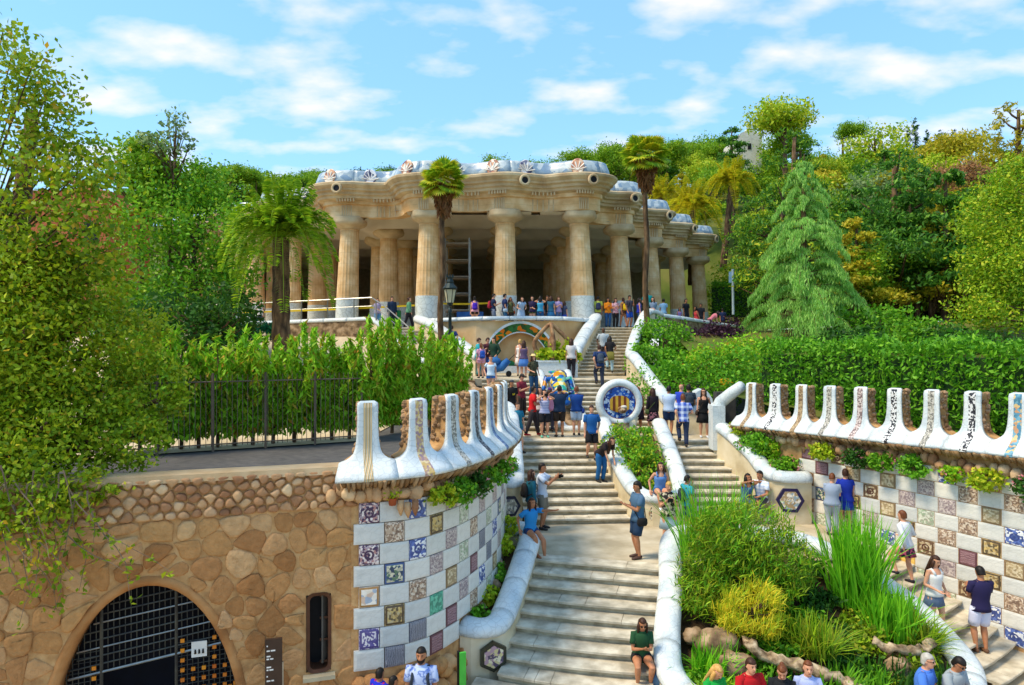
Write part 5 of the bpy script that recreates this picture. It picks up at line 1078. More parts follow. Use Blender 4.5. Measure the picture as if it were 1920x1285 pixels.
def plant(kind, x, y, s, label=None, z=None, own=False):
    c = copytree(PRO[kind]); c.name = NAMES[kind.split('_')[0]]; c.location = (x, y, (tz(x, y) if z is None else z) - .3); c.scale = (s * R.uniform(.9, 1.1), s * R.uniform(.9, 1.1), s * R.uniform(.88, 1.12)); c.rotation_euler = (0, 0, R.uniform(0, 6.28))
    zone = 'on the hill left of the hall roof' if x < -20 else 'on the skyline above the hall roof' if x < 12 else 'in the wood behind the long hedge' if y < 65 else 'on the lower right slope' if y < 100 else 'high on the right slope' if x < 55 else 'near the right end of the ridge'
    lab = LAB[kind].split(' in ')[0].split(' on ')[0] + ' ' + zone; tag(c, label or lab, 'tree', None if label else lab.replace(' ' + zone, 's ' + zone)); return c
for j in range(13):
    y = 66 + 8.4 * j
    x = -.86 * y
    while x < .86 * y:
        sp = 5.6 + .012 * y; xx = x + R.uniform(-1.6, 1.6); yy = y + R.uniform(-3, 3); lo_ok = xx > 20 + (y - 66) * .1
        hid = (xx < lo_ok) if False else (not lo_ok and (y < 120 or xx > -.3 * y and y < 150 and xx < .1 * y))
        if not hid:
            right = xx > 10; kinds = ['round_lime', 'umb_lime', 'round_mid', 'umb_mid', 'tier', 'round_mid', 'round_lime', 'umb_lime', 'tier', 'olive', 'umb_mid', 'tier', 'umb_gold', 'tier_gold', 'umb_mid'] if right else ['round_dark', 'umb_mid', 'round_mid', 'olive', 'round_dark', 'tier', 'umb_mid']
            plant(R.choice(kinds), xx, yy, R.uniform(.95, 1.35))
        x += sp
for k in range(90):      # lower wood between the hedge and the hill
    yy = R.uniform(37, 64); xx = R.uniform(16.5 + (yy - 37) * .5, .80 * yy + 2)
    if (xx - 14.5) ** 2 + (yy - 34) ** 2 > 25: plant(R.choice(['round_mid', 'round_lime', 'tier', 'round_dark', 'tier', 'tier', 'tier', 'tier_gold', 'umb_mid']), xx, yy, R.uniform(.6, 1.05))
def plant_at(kind, px, pytop, Y, s, label, hgt):
    p = P(px, pytop, Y); plant(kind, p.x, p.y, s, label, z=p.z - hgt * s)
plant_at('umb_lime', 1474, 203, 92, 1.75, 'biggest umbrella pine on the ridge beside the white chapel', 7.0)
plant_at('umb_mid', 1500, 225, 96, 1.5, 'umbrella pine just right of the biggest ridge pine', 7.0)
plant_at('tier', 1372, 232, 90, 1.1, 'thin layered pine left of the white chapel', 7.6)
plant_at('umb_mid', 1580, 226, 115, 1.1, 'flat dark pine alone on the skyline right of the biggest pine', 7.0)
for k, (px, py) in enumerate(((1702, 232), (1716, 228), (1738, 246), (1762, 236), (1650, 236), (1790, 250))):
    plant_at('cyp', px, py, 128, 1.15, ORD[k] + ' of the slim ridge cypresses counted from one end' if False else None, 9.5)
plant_at('umb_gold', 1790, 250, 80, 1.5, 'broad golden pine crown below the ridge cypresses', 7.0)
plant_at('round_lime', 1640, 250, 100, 1.5, 'bright yellow rounded crown left of the ridge cypresses', 6.8)
plant_at('umb_mid', 432, 300, 110, 1.25, 'round pine head on the skyline above the left trees', 7.0)
plant_at('umb_mid', 480, 312, 112, 1.0, 'smaller round pine head on the left skyline', 7.0)
for px, py in ((380, 322), (530, 330), (560, 325), (600, 330), (690, 322), (740, 322), (930, 292), (1010, 300), (1100, 290), (1130, 285), (350, 320)):
    plant_at('umb_mid' if R.random() < .5 else 'round_mid', px, py, R.uniform(118, 140), 1.2, None, 6.9)
for k in range(22):
    plant_at(('umb_mid', 'round_mid', 'round_dark')[k % 3], 335 + k * 20 + R.uniform(-8, 8), R.uniform(318, 336), R.uniform(112, 140), R.uniform(1.0, 1.3), None, 6.8)
for k in range(14):
    plant_at(('umb_mid', 'round_mid')[k % 2], 1080 + k * 22 + R.uniform(-8, 8), 292 - k * 2.2 + R.uniform(-6, 6), R.uniform(108, 130), R.uniform(1.1, 1.4), None, 6.8)
for o in list(PRO.values()):
    for c in list(o.children): bpy.data.objects.remove(c)
    bpy.data.objects.remove(o)
# ---------------------------------------------------------------- island planting
struct(MB().add([(3.3, 13.5, .75), (3.2, 12.4, .45), (4, 11.85, .36), (7.4, 11.9, .36), (8.2, 12.7, .45), (8.3, 13.6, .7), (7.6, 15.2, 1.4), (6.4, 16.35, 1.9), (4.6, 16.4, 1.9), (3.75, 15.4, 1.6), (5.6, 13.4, .95)], [(0, 1, 2, 10), (2, 3, 10), (3, 4, 5, 10), (5, 6, 10), (6, 7, 8, 10), (8, 9, 0, 10)]).build('island_soil', M_SOIL))
def blades(name, bases, L_, w, out, m, parent, curl=.6):
    """upright strap leaves: three tapering quads each"""
    n = len(bases); B = np.asarray(bases); a = NR.uniform(0, 2 * math.pi, n); o = np.abs(NR.normal(size=n)) * out; d = np.stack([np.cos(a) * o, np.sin(a) * o, np.ones(n)], 1); d /= np.linalg.norm(d, axis=1)[:, None]
    s = np.stack([-np.sin(a + .9), np.cos(a + .9), np.zeros(n)], 1); ln = L_ * NR.uniform(.6, 1.15, n); rows = []
    for t, ww in ((0, .8), (.35, 1), (.7, .7), (1, .04)):
        c = B + d * (ln * t)[:, None] + np.stack([np.cos(a), np.sin(a), np.zeros(n)], 1) * (curl * ln * t * t * o)[:, None] - np.array([0, 0, 1.0]) * (curl * .5 * ln * t ** 3 * o)[:, None]; rows += [c - s * w * ww / 2, c + s * w * ww / 2]
    v = np.stack(rows, 1).reshape(-1, 3); k = np.arange(n)[:, None] * 8; f = np.concatenate([k + np.array([[2 * i, 2 * i + 1, 2 * i + 3, 2 * i + 2]]) for i in range(3)]); return ob(name, me_np(name, v, f), m, parent)
def plantclump(label, name, c, r, n, L_, w, out, m, curl=.6, cat='plant', flat=(1, 1)):
    e = empty(name, c, label, cat); a = NR.uniform(0, 6.28, n); q = np.sqrt(NR.uniform(0, 1, n)) * r; B = np.stack([c[0] + np.cos(a) * q * flat[0], c[1] + np.sin(a) * q * flat[1], np.full(n, c[2])], 1); blades('leaves', B, L_, w, out, m, e, curl); return e
def dome(label, name, ells, n, L_, w, out, m, m2=None, cat='shrub'):
    """shrub whose surface is covered with short strap leaves"""
    c = ells[0][0]; e = empty(name, (c[0], c[1], c[2] - ells[0][1][2]), label, cat); C, cl = crown_pts(ells, n, .16, 26, .82, .8); k = NR.uniform(0, 1, n if len(C) == n else len(C)) < .35
    blades('foliage', C[~k], L_, w, out, m, e, .5); blades('foliage', C[k], L_ * .9, w, out, m2 or m, e, .5)
    mb = MB(); limbs(mb, (c[0], c[1], c[2] - ells[0][1][2] - .3), c, .06, [tuple(x) for x in cl[:14]]); mb.build('stems', M_BARK, e); return e
dome('big feathery green shrub at the top of the planted island', 'feathery_shrub', [E(1395, 1010, 14.6, 1.0, .8, .7), E(1335, 1040, 14.6, .6, .6, .75), E(1460, 1060, 14.4, .65, .6, .7), E(1400, 1100, 14.3, 1.0, .7, .5), E(1320, 1110, 14.2, .5, .5, .5)], 11000, .17, .03, 1.1, L_FERN, L_GREEN)
plantclump('tuft of tall grass behind the feathery shrub', 'tall_grass', (4.55, 15.4, 1.9), .75, 380, 1.75, .028, .22, L_GRASS)
plantclump('tall strappy iris clump on the right of the island', 'iris_clump', (7.3, 14.5, 1.25), .5, 480, 1.95, .04, .17, L_GRASS, flat=(1.0, .8))
plantclump('shorter iris clump with orange bases in front', 'iris_clump', (7.55, 13.6, .95), .42, 240, 1.05, .035, .22, L_GRASS)
dome('golden yellow spiky tuft in the middle of the island', 'golden_tuft', [E(1410, 1140, 13.3, .55, .5, .42), E(1410, 1165, 13.2, .62, .5, .3)], 2600, .2, .02, .8, L_TUFT, L_LIME)
for k, (x, y, z) in enumerate(((4.6, 13.9, 1.05), (5.6, 13.7, 1.0), (6.3, 13.6, .95), (6.9, 13.3, .9), (4.8, 12.9, .7), (6.4, 12.9, .65), (7.7, 12.9, .6), (3.5, 12.5, .45), (4.4, 12.2, .4), (6.9, 12.3, .42), (8.0, 14.3, 1.15), (6.5, 14.4, 1.25), (6.15, 15.0, 1.5), (5.9, 14.0, 1.1), (6.7, 15.4, 1.6), (7.0, 13.8, 1.0), (5.2, 13.2, .85))):
    bed_cover = empty('ground_cover', (x, y, z), 'low green ground cover between the rocks of the planted island', 'plant', 'island ground cover'); C, cl = crown_pts([((x, y, z + .1), (.42, .38, .16))], 700, .25, 20, .5); leaves('leaves', C, .1, (L_FERN, L_GREEN, L_DARK)[k % 3], bed_cover, .6)
plantclump('bushy strap-leaved plant right of the golden tuft', 'strap_plant', (5.75, 13.0, .9), .4, 420, .75, .03, .55, L_FERN)
plantclump('bushy strap-leaved plant under the left of the ring wall', 'strap_plant', (3.75, 12.75, .55), .38, 320, .7, .035, .55, L_GRASS)
plantclump('olive-orange strap plant beside the right of the ring wall', 'strap_plant', (8.0, 13.5, .8), .38, 360, .75, .03, .6, L_FERN)
plantclump('low green strap plant near the island front', 'strap_plant', (6.3, 12.5, .5), .5, 300, .5, .05, .7, L_HEDGE)
plantclump('leafy green plant behind the seated people', 'leafy_plant', (5.2, 12.2, .4), .7, 420, .55, .07, .8, L_GREEN, flat=(1.4, .6))
plantclump('dark leafy plant behind the two seated men', 'leafy_plant', (7.3, 12.4, .42), .6, 420, .6, .06, .7, L_DARK, flat=(1.2, .7))
plantclump('bright leafy plant at the far left front of the island', 'leafy_plant', (3.7, 12.1, .4), .4, 260, .5, .06, .7, L_THUJA)
def log(label, pts, r, name='driftwood_edge'):
    pts = catmull(pts, 5); mb = MB(); rad = [(r * R.uniform(.7, 1.3), r * R.uniform(.55, 1.0)) for _ in pts]; mb.tube([p + Vector((R.gauss(0, .02), R.gauss(0, .02), R.gauss(0, .02))) for p in pts], rad, n=9); tag(mb.build(name, mat('driftwood', ['5c4a36', '9a8468', 'cdb898'], scale=7, rough=.95, bump=.9, bscale=9), None, smooth=True), label, 'rock edge')
log('long pale gnarled rock edge across the middle of the island', [(4.35, 12.75, 1.25), (4.7, 12.6, 1.02), (5.1, 12.45, .95), (5.6, 12.3, .82), (6.1, 12.2, .7)], .13)
log('pale gnarled rock edge below the shorter iris clump', [(6.9, 13.05, 1.1), (7.3, 12.95, .98), (7.75, 12.95, .98), (8.1, 13.1, 1.05)], .1)
log('low rock edge behind the woman in lilac', [(5.9, 12.15, .72), (6.3, 12.0, .6), (6.75, 12.0, .62)], .14)
for lab, c, r in (('large brown rock left of the golden tuft', (3.95, 13.1, 1.0), .42), ('reddish rock below the brown rock', (4.15, 12.7, .75), .38), ('rounded rock under the right rock edge', (7.2, 12.75, .7), .28), ('small dark rock by the left of the ring wall', (3.6, 13.45, 1.0), .24)):
    mb = MB(); mb.sphere(c, (r, r * .8, r * .75), 12, 8, jit=.14); tag(mb.build('island_rock', M_ROCK, None, smooth=True), lab, 'rock')
# bush in the wedge parapet, planter in front of the bastion, geraniums, bedding
tree('round_bush', 'rounded green bush inside the wedge parapet below the medallion', 'bush', (4.1, 21.2, 2.5), (4.1, 21.2, 4.0), [E(1188, 842, 21.2, .68, .6, .6), E(1210, 880, 20.3, .55, .5, .6), E(1165, 825, 22.2, .55, .5, .45), E(1205, 915, 19.8, .42, .4, .35), E(1148, 850, 22, .42, .4, .5), E(1205, 815, 21.4, .4, .4, .3)], 5600, .11, L_GREEN, tr=.06, mix=(L_LIME, .3), shell=.75)
struct(MB().add([(3.15, 23.3, 3.6), (3.4, 19.6, 2.35), (4.6, 19.3, 2.3), (4.95, 23.3, 3.6)], [(0, 1, 2, 3)]).build('wedge_bed', M_SOIL))
struct(MB().add([(-.35, 16.9, 1.95), (.2, 16.4, 1.85), (-.15, 14.6, 1.2), (-.45, 13.8, .95), (-.9, 13.8, .95), (-.6, 15.2, 1.3)], [(0, 1, 2, 3, 4, 5)]).build('bastion_bed', M_SOIL))
def bedding(label, c, r, n, m, sz=.09, flowers=0, flat=.6, name='bedding_plant'):
    e = empty(name, (c[0], c[1], c[2] - r * .5), label, 'plant'); C, cl = crown_pts([(c, (r, r, r * flat))], n, .22, 18, .6); leaves('leaves', C, sz, m, e, .7)
    if flowers:
        u = unit(flowers); u[:, 2] = np.abs(u[:, 2]) * .8; cf = np.array(c) + u * np.array([r, r, r * flat]) * 1.05; F_ = np.concatenate([cf[NR.integers(0, flowers, flowers * 9)] + NR.normal(size=(flowers * 9, 3)) * .025]); leaves('flowers', F_, .045, L_PINK, e, .8)
    mb = MB(); limbs(mb, (c[0], c[1], c[2] - r * .6), c, .02, [tuple(x) for x in cl[:8]]); mb.build('stems', M_BARK, e)
for k, (x, y, z, r) in enumerate(((-.28, 16.2, 2.0, .3), (-.38, 15.4, 1.6, .27), (-.55, 14.7, 1.35, .25), (-.65, 14.0, 1.15, .28), (-.1, 16.8, 2.3, .25))):
    bedding(ORD[k] + ' small green plant in the bed beside the bastion' if False else ('small green plant in the bed right of the bastion, ' + ('top of the slope', 'second from the top', 'middle of the slope', 'lowest on the slope', 'on the coping corner')[k]), (x, y, z), r, 500, L_HEDGE if k % 2 else L_LIME, .1, flat=.8)
for k in range(9):
    t = k / 8; p = Vector((-.2, 16.4, 1.9)).lerp(Vector((-.7, 13.9, .95)), t); tag(MB().sphere(p + Vector((R.uniform(-.15, .15), 0, 0)), (R.uniform(.12, .2), .15, R.uniform(.1, .15)), 8, 6, jit=.12).build('bed_rock', M_ROCK, None, smooth=True), 'brown rock in the sloping bed right of the bastion', 'rock', 'rocks in the bastion bed')
for k, (s, r, m, fl) in enumerate(((2.05, .24, L_LIME, 0), (2.5, .3, L_GREEN, 0), (3.1, .27, L_DARK, 14), (3.8, .24, L_GREEN, 12), (4.6, .25, L_HEDGE, 8))):
    p, h, nn = PL.at(s); bedding('leafy plant hanging under the bastion bench, ' + ('leftmost', 'largest lime one', 'first with pink flowers', 'second with pink flowers', 'farthest right')[k], tuple(p + nn * .2 + Vector((0, 0, 3.98))), r, 700, m, .09, fl, .85)
pot = MB(); p, h, nn = PL.at(1.12); c = p + nn * .12 + Vector((0, 0, 3.92)); pot.tube([c, c + Vector((0, 0, .13))], [.06, .085], n=10); pt = empty('flower_pot', c, 'small terracotta pot with a plant under the bastion bench', 'pot'); pot.build('pot', mat('terracotta', ['8f4424', 'a8552e'], rough=.9), pt); leaves('plant', np.array([tuple(c + Vector((R.gauss(0, .07), R.gauss(0, .05), .2 + R.gauss(0, .05)))) for _ in range(120)]), .06, L_LIME, pt)
for k, (s, r, fl) in enumerate(((.6, .3, 10), (1.35, .34, 0), (3.2, .28, 0), (4.2, .3, 14), (4.9, .27, 12), (5.7, .33, 0), (6.6, .2, 8), (7.3, .3, 0), (8.2, .32, 12), (8.8, .3, 10))):
    p, h, nn = PR.at(s); bedding(ORD[k] + ' leafy plant from the left hanging under the right wall bench', tuple(p + nn * .24 + Vector((0, 0, 3.9 - (.1 if k > 1 else .25)))), r, 800, (L_HEDGE, L_THUJA, L_LIME, L_DARK, L_GREEN)[k % 5], .09, fl, .75)
bedding('pink flowering plant beside the violet hexagon parapet', (7.85, 19.6, 3.25), .42, 900, L_GREEN, .09, 22, .5)
bedding('green plant behind the right coping above the pink flowers', (7.45, 20.5, 3.75), .45, 1000, L_HEDGE, .1, 0, .8)
bedding('reddish plant at the top of the right coping bed', (7.15, 21.4, 4.1), .32, 600, L_LIME, .09, 10, .6)
struct(MB().add([(7.0, 22.2, 3.8), (7.3, 20, 3.1), (7.7, 19.3, 2.9), (8.35, 19.3, 2.9), (7.5, 21.2, 3.9)], [(0, 1, 2, 3, 4)]).build('coping_bed', M_SOIL))
BED = [(9.15, 18.55, 2.35, .42, L_HEDGE, 0), (9.5, 18.05, 2.2, .42, L_DARK, 0), (9.95, 17.6, 2.05, .3, L_LIME, 14), (10.25, 17.0, 1.75, .34, L_HEDGE, 0), (10.55, 16.55, 1.5, .34, L_GREEN, 0), (10.9, 16.05, 1.25, .34, L_HEDGE, 0), (11.25, 15.6, 1.1, .34, L_LIME, 16), (11.65, 15.35, 1.05, .36, L_HEDGE, 0)]
for k, (x, y, z, r, m, fl) in enumerate(BED): bedding(ORD[k] + ' plant from the top in the bed under the right tiled wall', (x, y, z), r, 900, m, .09, fl, .7)
bedding('pink-flowered plant spilling behind the bastion bench end', (-.1, 18.9, 3.4), .28, 600, L_GREEN, .09, 14, .8)
# ---------------------------------------------------------------- iron fence along the path
fe = empty('iron_fence', FA, 'brown iron bar fence along the asphalt path above the rubble wall', 'fence')
M_FEN = mat('fence_iron', ['6b5a4c', '7d6c5c'], rough=.7)
BARM = MB().tube([(0, 0, 0), (0, 0, 1.7)], .008, n=4).mesh('bar'); BARM.materials.append(M_FEN)
POSTM = MB().box((0, 0, .9), (.045, .045, 1.85)).mesh('post'); POSTM.materials.append(M_FEN)
FP = Path([FA + Vector((-3.2, -1.6, 0)), FA, FB])
n = int(FP.len / .115)
for i in range(n + 1):
    p = FP.at(FP.len * i / n)[0]; ob('bar', BARM, None, fe, Matrix.Translation(p + Vector((0, 0, .08))))
for i in range(10):
    p = FP.at(FP.len * i / 9)[0]; ob('post', POSTM, None, fe, Matrix.Translation(p))
for z in (.14, 1.62): MB().tube([FP.p[0] + Vector((0, 0, z)), FP.p[1] + Vector((0, 0, z)), FP.p[2] + Vector((0, 0, z))], .015, n=4).build('rail', M_FEN, fe)
# ---------------------------------------------------------------- street lamp
lx, ly, lz = -2.56, 28.2, 5.0
lamp = empty('street_lamp', (lx, ly, lz), 'dark green cast-iron street lamp with crowned lantern before the hall', 'lamp')
M_LAMP = mat('lamp_iron', ['1d2a2c', '2a3a3c'], rough=.5, metal=.4)
MB().tube([(lx, ly, lz + z) for z in (0, .3, .32, .9, .95, 2.0, 3.0, 3.05, 3.25)], [.16, .16, .11, .1, .085, .075, .065, .09, .05], n=10).build('post', M_LAMP, lamp, smooth=True)
zt = lz + 3.3
MB().tube([(lx, ly, zt), (lx, ly, zt + .08), (lx, ly, zt + .14)], [.05, .12, .14], n=6).build('cup', M_LAMP, lamp)
MB().tube([(lx, ly, zt + .15), (lx, ly, zt + .68)], [.15, .25], n=6).build('glass', mat('lamp_glass', ['cfc9a8', 'd9d4b8'], rough=.15, trans=.3, var=.05), lamp)
for i in range(6):
    a = 2 * math.pi * i / 6 + math.pi / 3 * .0; d = Vector((math.cos(a), math.sin(a), 0)); a2, b2 = rot_frame(Vector((0, 0, 1)))
for i in range(6):
    a = 2 * math.pi * i / 6; MB().tube([(lx + .155 * math.cos(a), ly + .155 * math.sin(a), zt + .14), (lx + .258 * math.cos(a), ly + .258 * math.sin(a), zt + .7)], .014, n=4).build('glazing_bar', M_LAMP, lamp)
MB().tube([(lx, ly, zt + z) for z in (.68, .74, .78, .95, 1.0, 1.12, 1.2)], [.27, .31, .29, .14, .15, .11, .13], n=12).build('cap', M_LAMP, lamp)
for i in range(8):
    a = 2 * math.pi * i / 8; MB().tube([(lx + .13 * math.cos(a), ly + .13 * math.sin(a), zt + 1.18), (lx + .15 * math.cos(a), ly + .15 * math.sin(a), zt + 1.32)], [.025, .008], n=4).build('crown_spike', M_LAMP, lamp)
# ---------------------------------------------------------------- round medallion fountain with striped shield and serpent head
mx_, my_, mz_ = 3.72, 23.75, 4.72
md = empty('medallion_fountain', (mx_, my_, 3.5), 'round white-rimmed blue mosaic medallion with striped shield above the bush', 'medallion')
Nn = 36; ring = []
for i in range(Nn):
    t = 2 * math.pi * i / Nn; d = Vector((math.cos(t), 0, math.sin(t))); c = Vector((mx_, my_, mz_)) + d * .68
    ring.append([c + d * (.14 * math.cos(s)) + Vector((0, 1, 0)) * (.21 * math.sin(s)) for s in [2 * math.pi * j / 10 for j in range(10)]])
MB().loft(ring, loop=True).build('rim', M_WHITE, md, smooth=True)
disc = lambda r, y, cx=mx_, cz=mz_, k=1.0: [Vector((cx + r * math.cos(t), y, cz + r * k * math.sin(t))) for t in [2 * math.pi * i / 32 for i in range(32)]]
MB().loft([disc(.6, my_ + .1), disc(.6, my_ - .1), disc(.56, my_ - .11)]).build('blue_mosaic', tile_mat('medallion_blue', ['1f3f8c', '2c55a8', 'c9d3e2', '16306e', '3a66b8', '8fa6cc'], 13, coord='Object', sat=1.15), md)
MB().loft([disc(.575, my_ - .1), disc(.575, my_ - .125), disc(.55, my_ - .125), disc(.55, my_ - .1)]).build('inner_band', mat('terracotta_band', ['7a3a34', '8f4a40'], rough=.5), md)
SHW = .33
for k in range(7):                                # vertical stripes of the shield
    x0, x1 = -SHW + 2 * SHW * k / 7, -SHW + 2 * SHW * (k + 1) / 7; zb = -.36 + .5 * min(abs(x0), abs(x1)) ** 2
    zt_ = .2 + (.02 if 0 < k < 6 else -.06); zbl = -.34 + .12 * (abs(x0) / SHW) ** 2; zbr = -.34 + .12 * (abs(x1) / SHW) ** 2; ztl = .24 - .12 * (abs(x0) / SHW) ** 3; ztr = .24 - .12 * (abs(x1) / SHW) ** 3
    q = [(x0, zbl), (x1, zbr), (x1, ztr), (x0, ztl)]; MB().loft([[Vector((mx_ + x, my_ - .1, mz_ + z)) for x, z in q], [Vector((mx_ + x, my_ - .15, mz_ + z)) for x, z in q]]).build('shield_stripe', mat('stripe_gold', ['c9962a', 'dcae3c'], rough=.4) if k % 2 == 0 else mat('stripe_brown', ['6b3018', '7d3c20'], rough=.4), md)
hd = MB(); hd.tube([(mx_ + .02, my_ - .12, mz_ - .22), (mx_ + .05, my_ - .3, mz_ - .24), (mx_ + .1, my_ - .45, mz_ - .22), (mx_ + .12, my_ - .55, mz_ - .26)], [.09, .13, .12, .05], n=10); hd.build('serpent_head', mat('serpent_bronze', ['5a3a26', '8a6a4c', 'b9a88c'], scale=7, rough=.6), md, smooth=True)
MB().sphere((mx_ + .1, my_ - .44, mz_ - .12), (.11, .1, .06), 10, 6).build('serpent_crest', mat('serpent_pale', ['b9b2a8', 'cfc8be'], rough=.5), md, smooth=True)
MB().box((mx_, my_ - .02, 3.75), (.62, .5, .55)).build('pedestal', M_ROCK, md)
for s in (-1, 1):
    MB().tube([(mx_ + s * .55, my_, mz_ - .48), (mx_ + s * .42, my_ - .1, mz_ - .78), (mx_ + s * .5, my_ - .3, mz_ - 1.2)], [.14, .16, .2], n=10).build('shoulder', M_CREAM, md, smooth=True)
# ---------------------------------------------------------------- mosaic lizard
dr = empty('mosaic_lizard', (1.95, 26.9, 4.5), 'large mosaic lizard fountain crawling down between the upper flights', 'sculpture')
M_LIZ = tile_mat('lizard_mosaic', ['2c5aa0', '3f9a86', 'd9b83a', '27406f', '7fb8a8', 'c98a3a', '4a78b8', 'e0d8b0'], 5.5, coord='Object', rough=.3, sat=1.15)
sl = lambda y: lerp(3.72, 5.5, (y - 25.4) / 3.7)
sp = catmull([(1.55, 28.7, sl(28.7) + .25), (2.0, 28.35, sl(28.35) + .38), (1.95, 27.9, sl(27.9) + .5), (1.85, 27.4, sl(27.4) + .56), (1.9, 26.9, sl(26.9) + .54), (2.0, 26.5, sl(26.5) + .55), (2.05, 26.15, sl(26.15) + .6), (2.08, 25.85, sl(25.85) + .5)], 4); rr_ = [.05, .08, .11, .14, .18, .22, .26, .29, .31, .33, .34, .34, .33, .33, .31, .3, .27, .25, .22, .2, .21, .24, .25, .24, .22, .2, .17, .13, .07]
MB().tube(sp, [(r, r * .78) for r in rr_[:len(sp)]], n=12).build('body', M_LIZ, dr, smooth=True)
for x, y, s in ((1.85, 27.55, -1), (1.85, 27.55, 1), (1.98, 26.55, -1), (1.98, 26.55, 1)):
    z = sl(y); mb = MB(); mb.tube([(x + s * .2, y, z + .5), (x + s * .48, y + .06, z + .58), (x + s * .56, y - .1, z + .25), (x + s * .6, y - .3, z + .14)], [.15, .13, .09, .06], n=8)
    for k in (-1, 0, 1): mb.tube([(x + s * .6, y - .28, z + .14), (x + s * .6 + k * .09, y - .42, z + .08)], [.04, .015], n=5)
    mb.build('leg', M_LIZ, dr, smooth=True)
for s in (-1, 1): MB().sphere((2.06 + s * .14, 26.1, sl(26.1) + .8), .055, 8, 6).build('eye', M_IRON, dr, smooth=True)
# ---------------------------------------------------------------- planter with arching tripod
pl_ = empty('white_planter', (1.95, 30.6, 5.25), 'white planter box full of light green leaves above the lizard', 'planter')
MB().box((1.95, 30.6, 5.6), (1.9, 1.0, .72)).build('box', M_WHITE, pl_); MB().box((1.95, 30.6, 5.97), (1.98, 1.08, .08)).build('rim', M_WHITE, pl_)
C, cl = crown_pts([((2.15, 30.6, 6.35), (.8, .5, .5)), ((1.7, 30.5, 6.15), (.6, .4, .35)), ((2.5, 30.6, 6.2), (.5, .4, .4))], 1500, .2, 20, .6); leaves('foliage', C, .2, L_LIME, pl_, .6)
tp = empty('tripod_sculpture', (1.75, 30.6, 6), 'brown arching tripod sculpture rising from the white planter', 'sculpture')
M_TRI = mat('tripod_brown', ['6b4a32', '8f6a4a', 'a88660'], scale=4, rough=.8, bump=.4)
for dx, dy, kx in ((-.55, 0, -.75), (.5, .1, .8), (.05, -.35, .1)):
    MB().tube(catmull([(1.75 + dx * .75, 30.6 + dy, 5.95), (1.75 + kx, 30.6 + dy, 6.75), (1.75 + dx * .55, 30.6 + dy * .5, 7.4), (1.75, 30.6, 7.65)], 5), [.11 - .002 * i for i in range(16)], n=8).build('leg', M_TRI, tp, smooth=True)
MB().tube([(1.75, 30.6, 6.0), (1.75, 30.6, 6.9), (1.75, 30.6, 7.1)], [.2, .14, .02], n=8).build('stone_core', M_TRI, tp, smooth=True)
# ---------------------------------------------------------------- niche and dark grotto doorway at the right of the middle landing
ni = empty('wall_niche', (7.2, 24.9, 3.5), 'white rounded niche beside a dark grotto doorway on the middle landing', 'niche')
q = [(-.42, 0), (.42, 0), (.42, .9), (.36, 1.25), (.2, 1.5), (0, 1.6), (-.2, 1.5), (-.36, 1.25), (-.42, .9)]
MB().loft([[Vector((6.95 + x, 24.9, 3.5 + z)) for x, z in q], [Vector((6.95 + x, 25.5, 3.5 + z)) for x, z in q]]).build('arch_block', M_WHITE, ni)
q2 = [(x * .68, z * .86) for x, z in q]; MB().add([Vector((6.95 + x, 24.885, 3.5 + z)) for x, z in q2], [tuple(range(len(q2)))]).build('recess', mat('recess_grey', ['8f8f8a', 'a09f98'], rough=.9), ni)
MB().box((7.75, 24.9, 4.25), (.7, .4, 1.5)).build('doorway', mat('grotto_dark', ['3a3a38', '4a4844'], rough=.95), ni)
# ---------------------------------------------------------------- signs, pole, play frame, railing block, stroller
sg = empty('information_sign', W(upx(515), 0, .35), 'tall brown information panel with white lettering beside the slit window', 'sign')
us = upx(515); MB().box(W(us, .95, .4), (.27, .05, 1.9), rz=rzw).build('panel', mat('sign_brown', ['3a2a22', '453228'], rough=.45), sg)
M_LET = mat('letter_white', ['dcdcd8', 'e6e6e2'], rough=.6)
for z, ws in ((1.79, (.02,)), (1.71, (.05, .07)), (1.62, (.06,)), (1.575, (.04, .05)), (1.44, (.07,)), (1.395, (.03, .06)), (1.29, (.02,)), (1.215, (.06, .04))):      # rows of small white print, too fine to read
    u_ = us - .11
    for w_ in ws: MB().box(W(u_ + w_ / 2, z, .4265), (w_, .003, .022), rz=rzw).build('print_line', M_LET, sg); u_ += w_ + .015
MB().box(W(us + .145, .75, .4), (.02, .05, 1.5), rz=rzw).build('edge_strip', M_STEEL, sg)
gs = empty('green_sign', (-.84, 12.0, 0), 'bright green plastic notice post at the bastion foot', 'sign')
MB().box((-.86, 11.9, .75), (.11, .05, 1.3), rz=.3).build('panel', mat('sign_green', ['3fae3a', '55c24a'], rough=.4), gs); MB().box((-.93, 11.93, .75), (.05, .07, 1.3), rz=.3).build('frame', M_IRON, gs)
up = empty('utility_pole', (15.2, 47, 8.5), 'pale blue-grey notice pole left of the deodar', 'pole'); MB().tube([P(1375, 590, 46), P(1374, 505, 46)], .09, n=8).build('post', mat('pole_grey', ['8fa3b0', 'a5b6c0'], rough=.5), up); MB().box(P(1371, 520, 46), (.3, .06, .75)).build('panel', mat('panel_blue', ['7fa6c6', '9abbd4'], rough=.4), up)
pg2 = empty('play_frame', P(365, 800, 21), 'blue play equipment panel behind the iron fence', 'play equipment'); M_PB = mat('play_blue', ['0c3f8f', '134fa8'], rough=.5)
MB().box(P(368, 705, 21), (.7, .1, .55)).build('panel', M_PB, pg2); MB().box(P(378, 752, 21), (.22, .1, .18)).build('seat', M_PB, pg2)
for px in (340, 385): MB().tube([P(px, 690, 21), P(px, 800, 21)], .05, n=6).build('post', M_FEN, pg2)
rb2 = empty('stone_balustrade', (-.85, 24.6, 3.5), 'rough brown stone balustrade end behind the bastion merlons', 'balustrade')
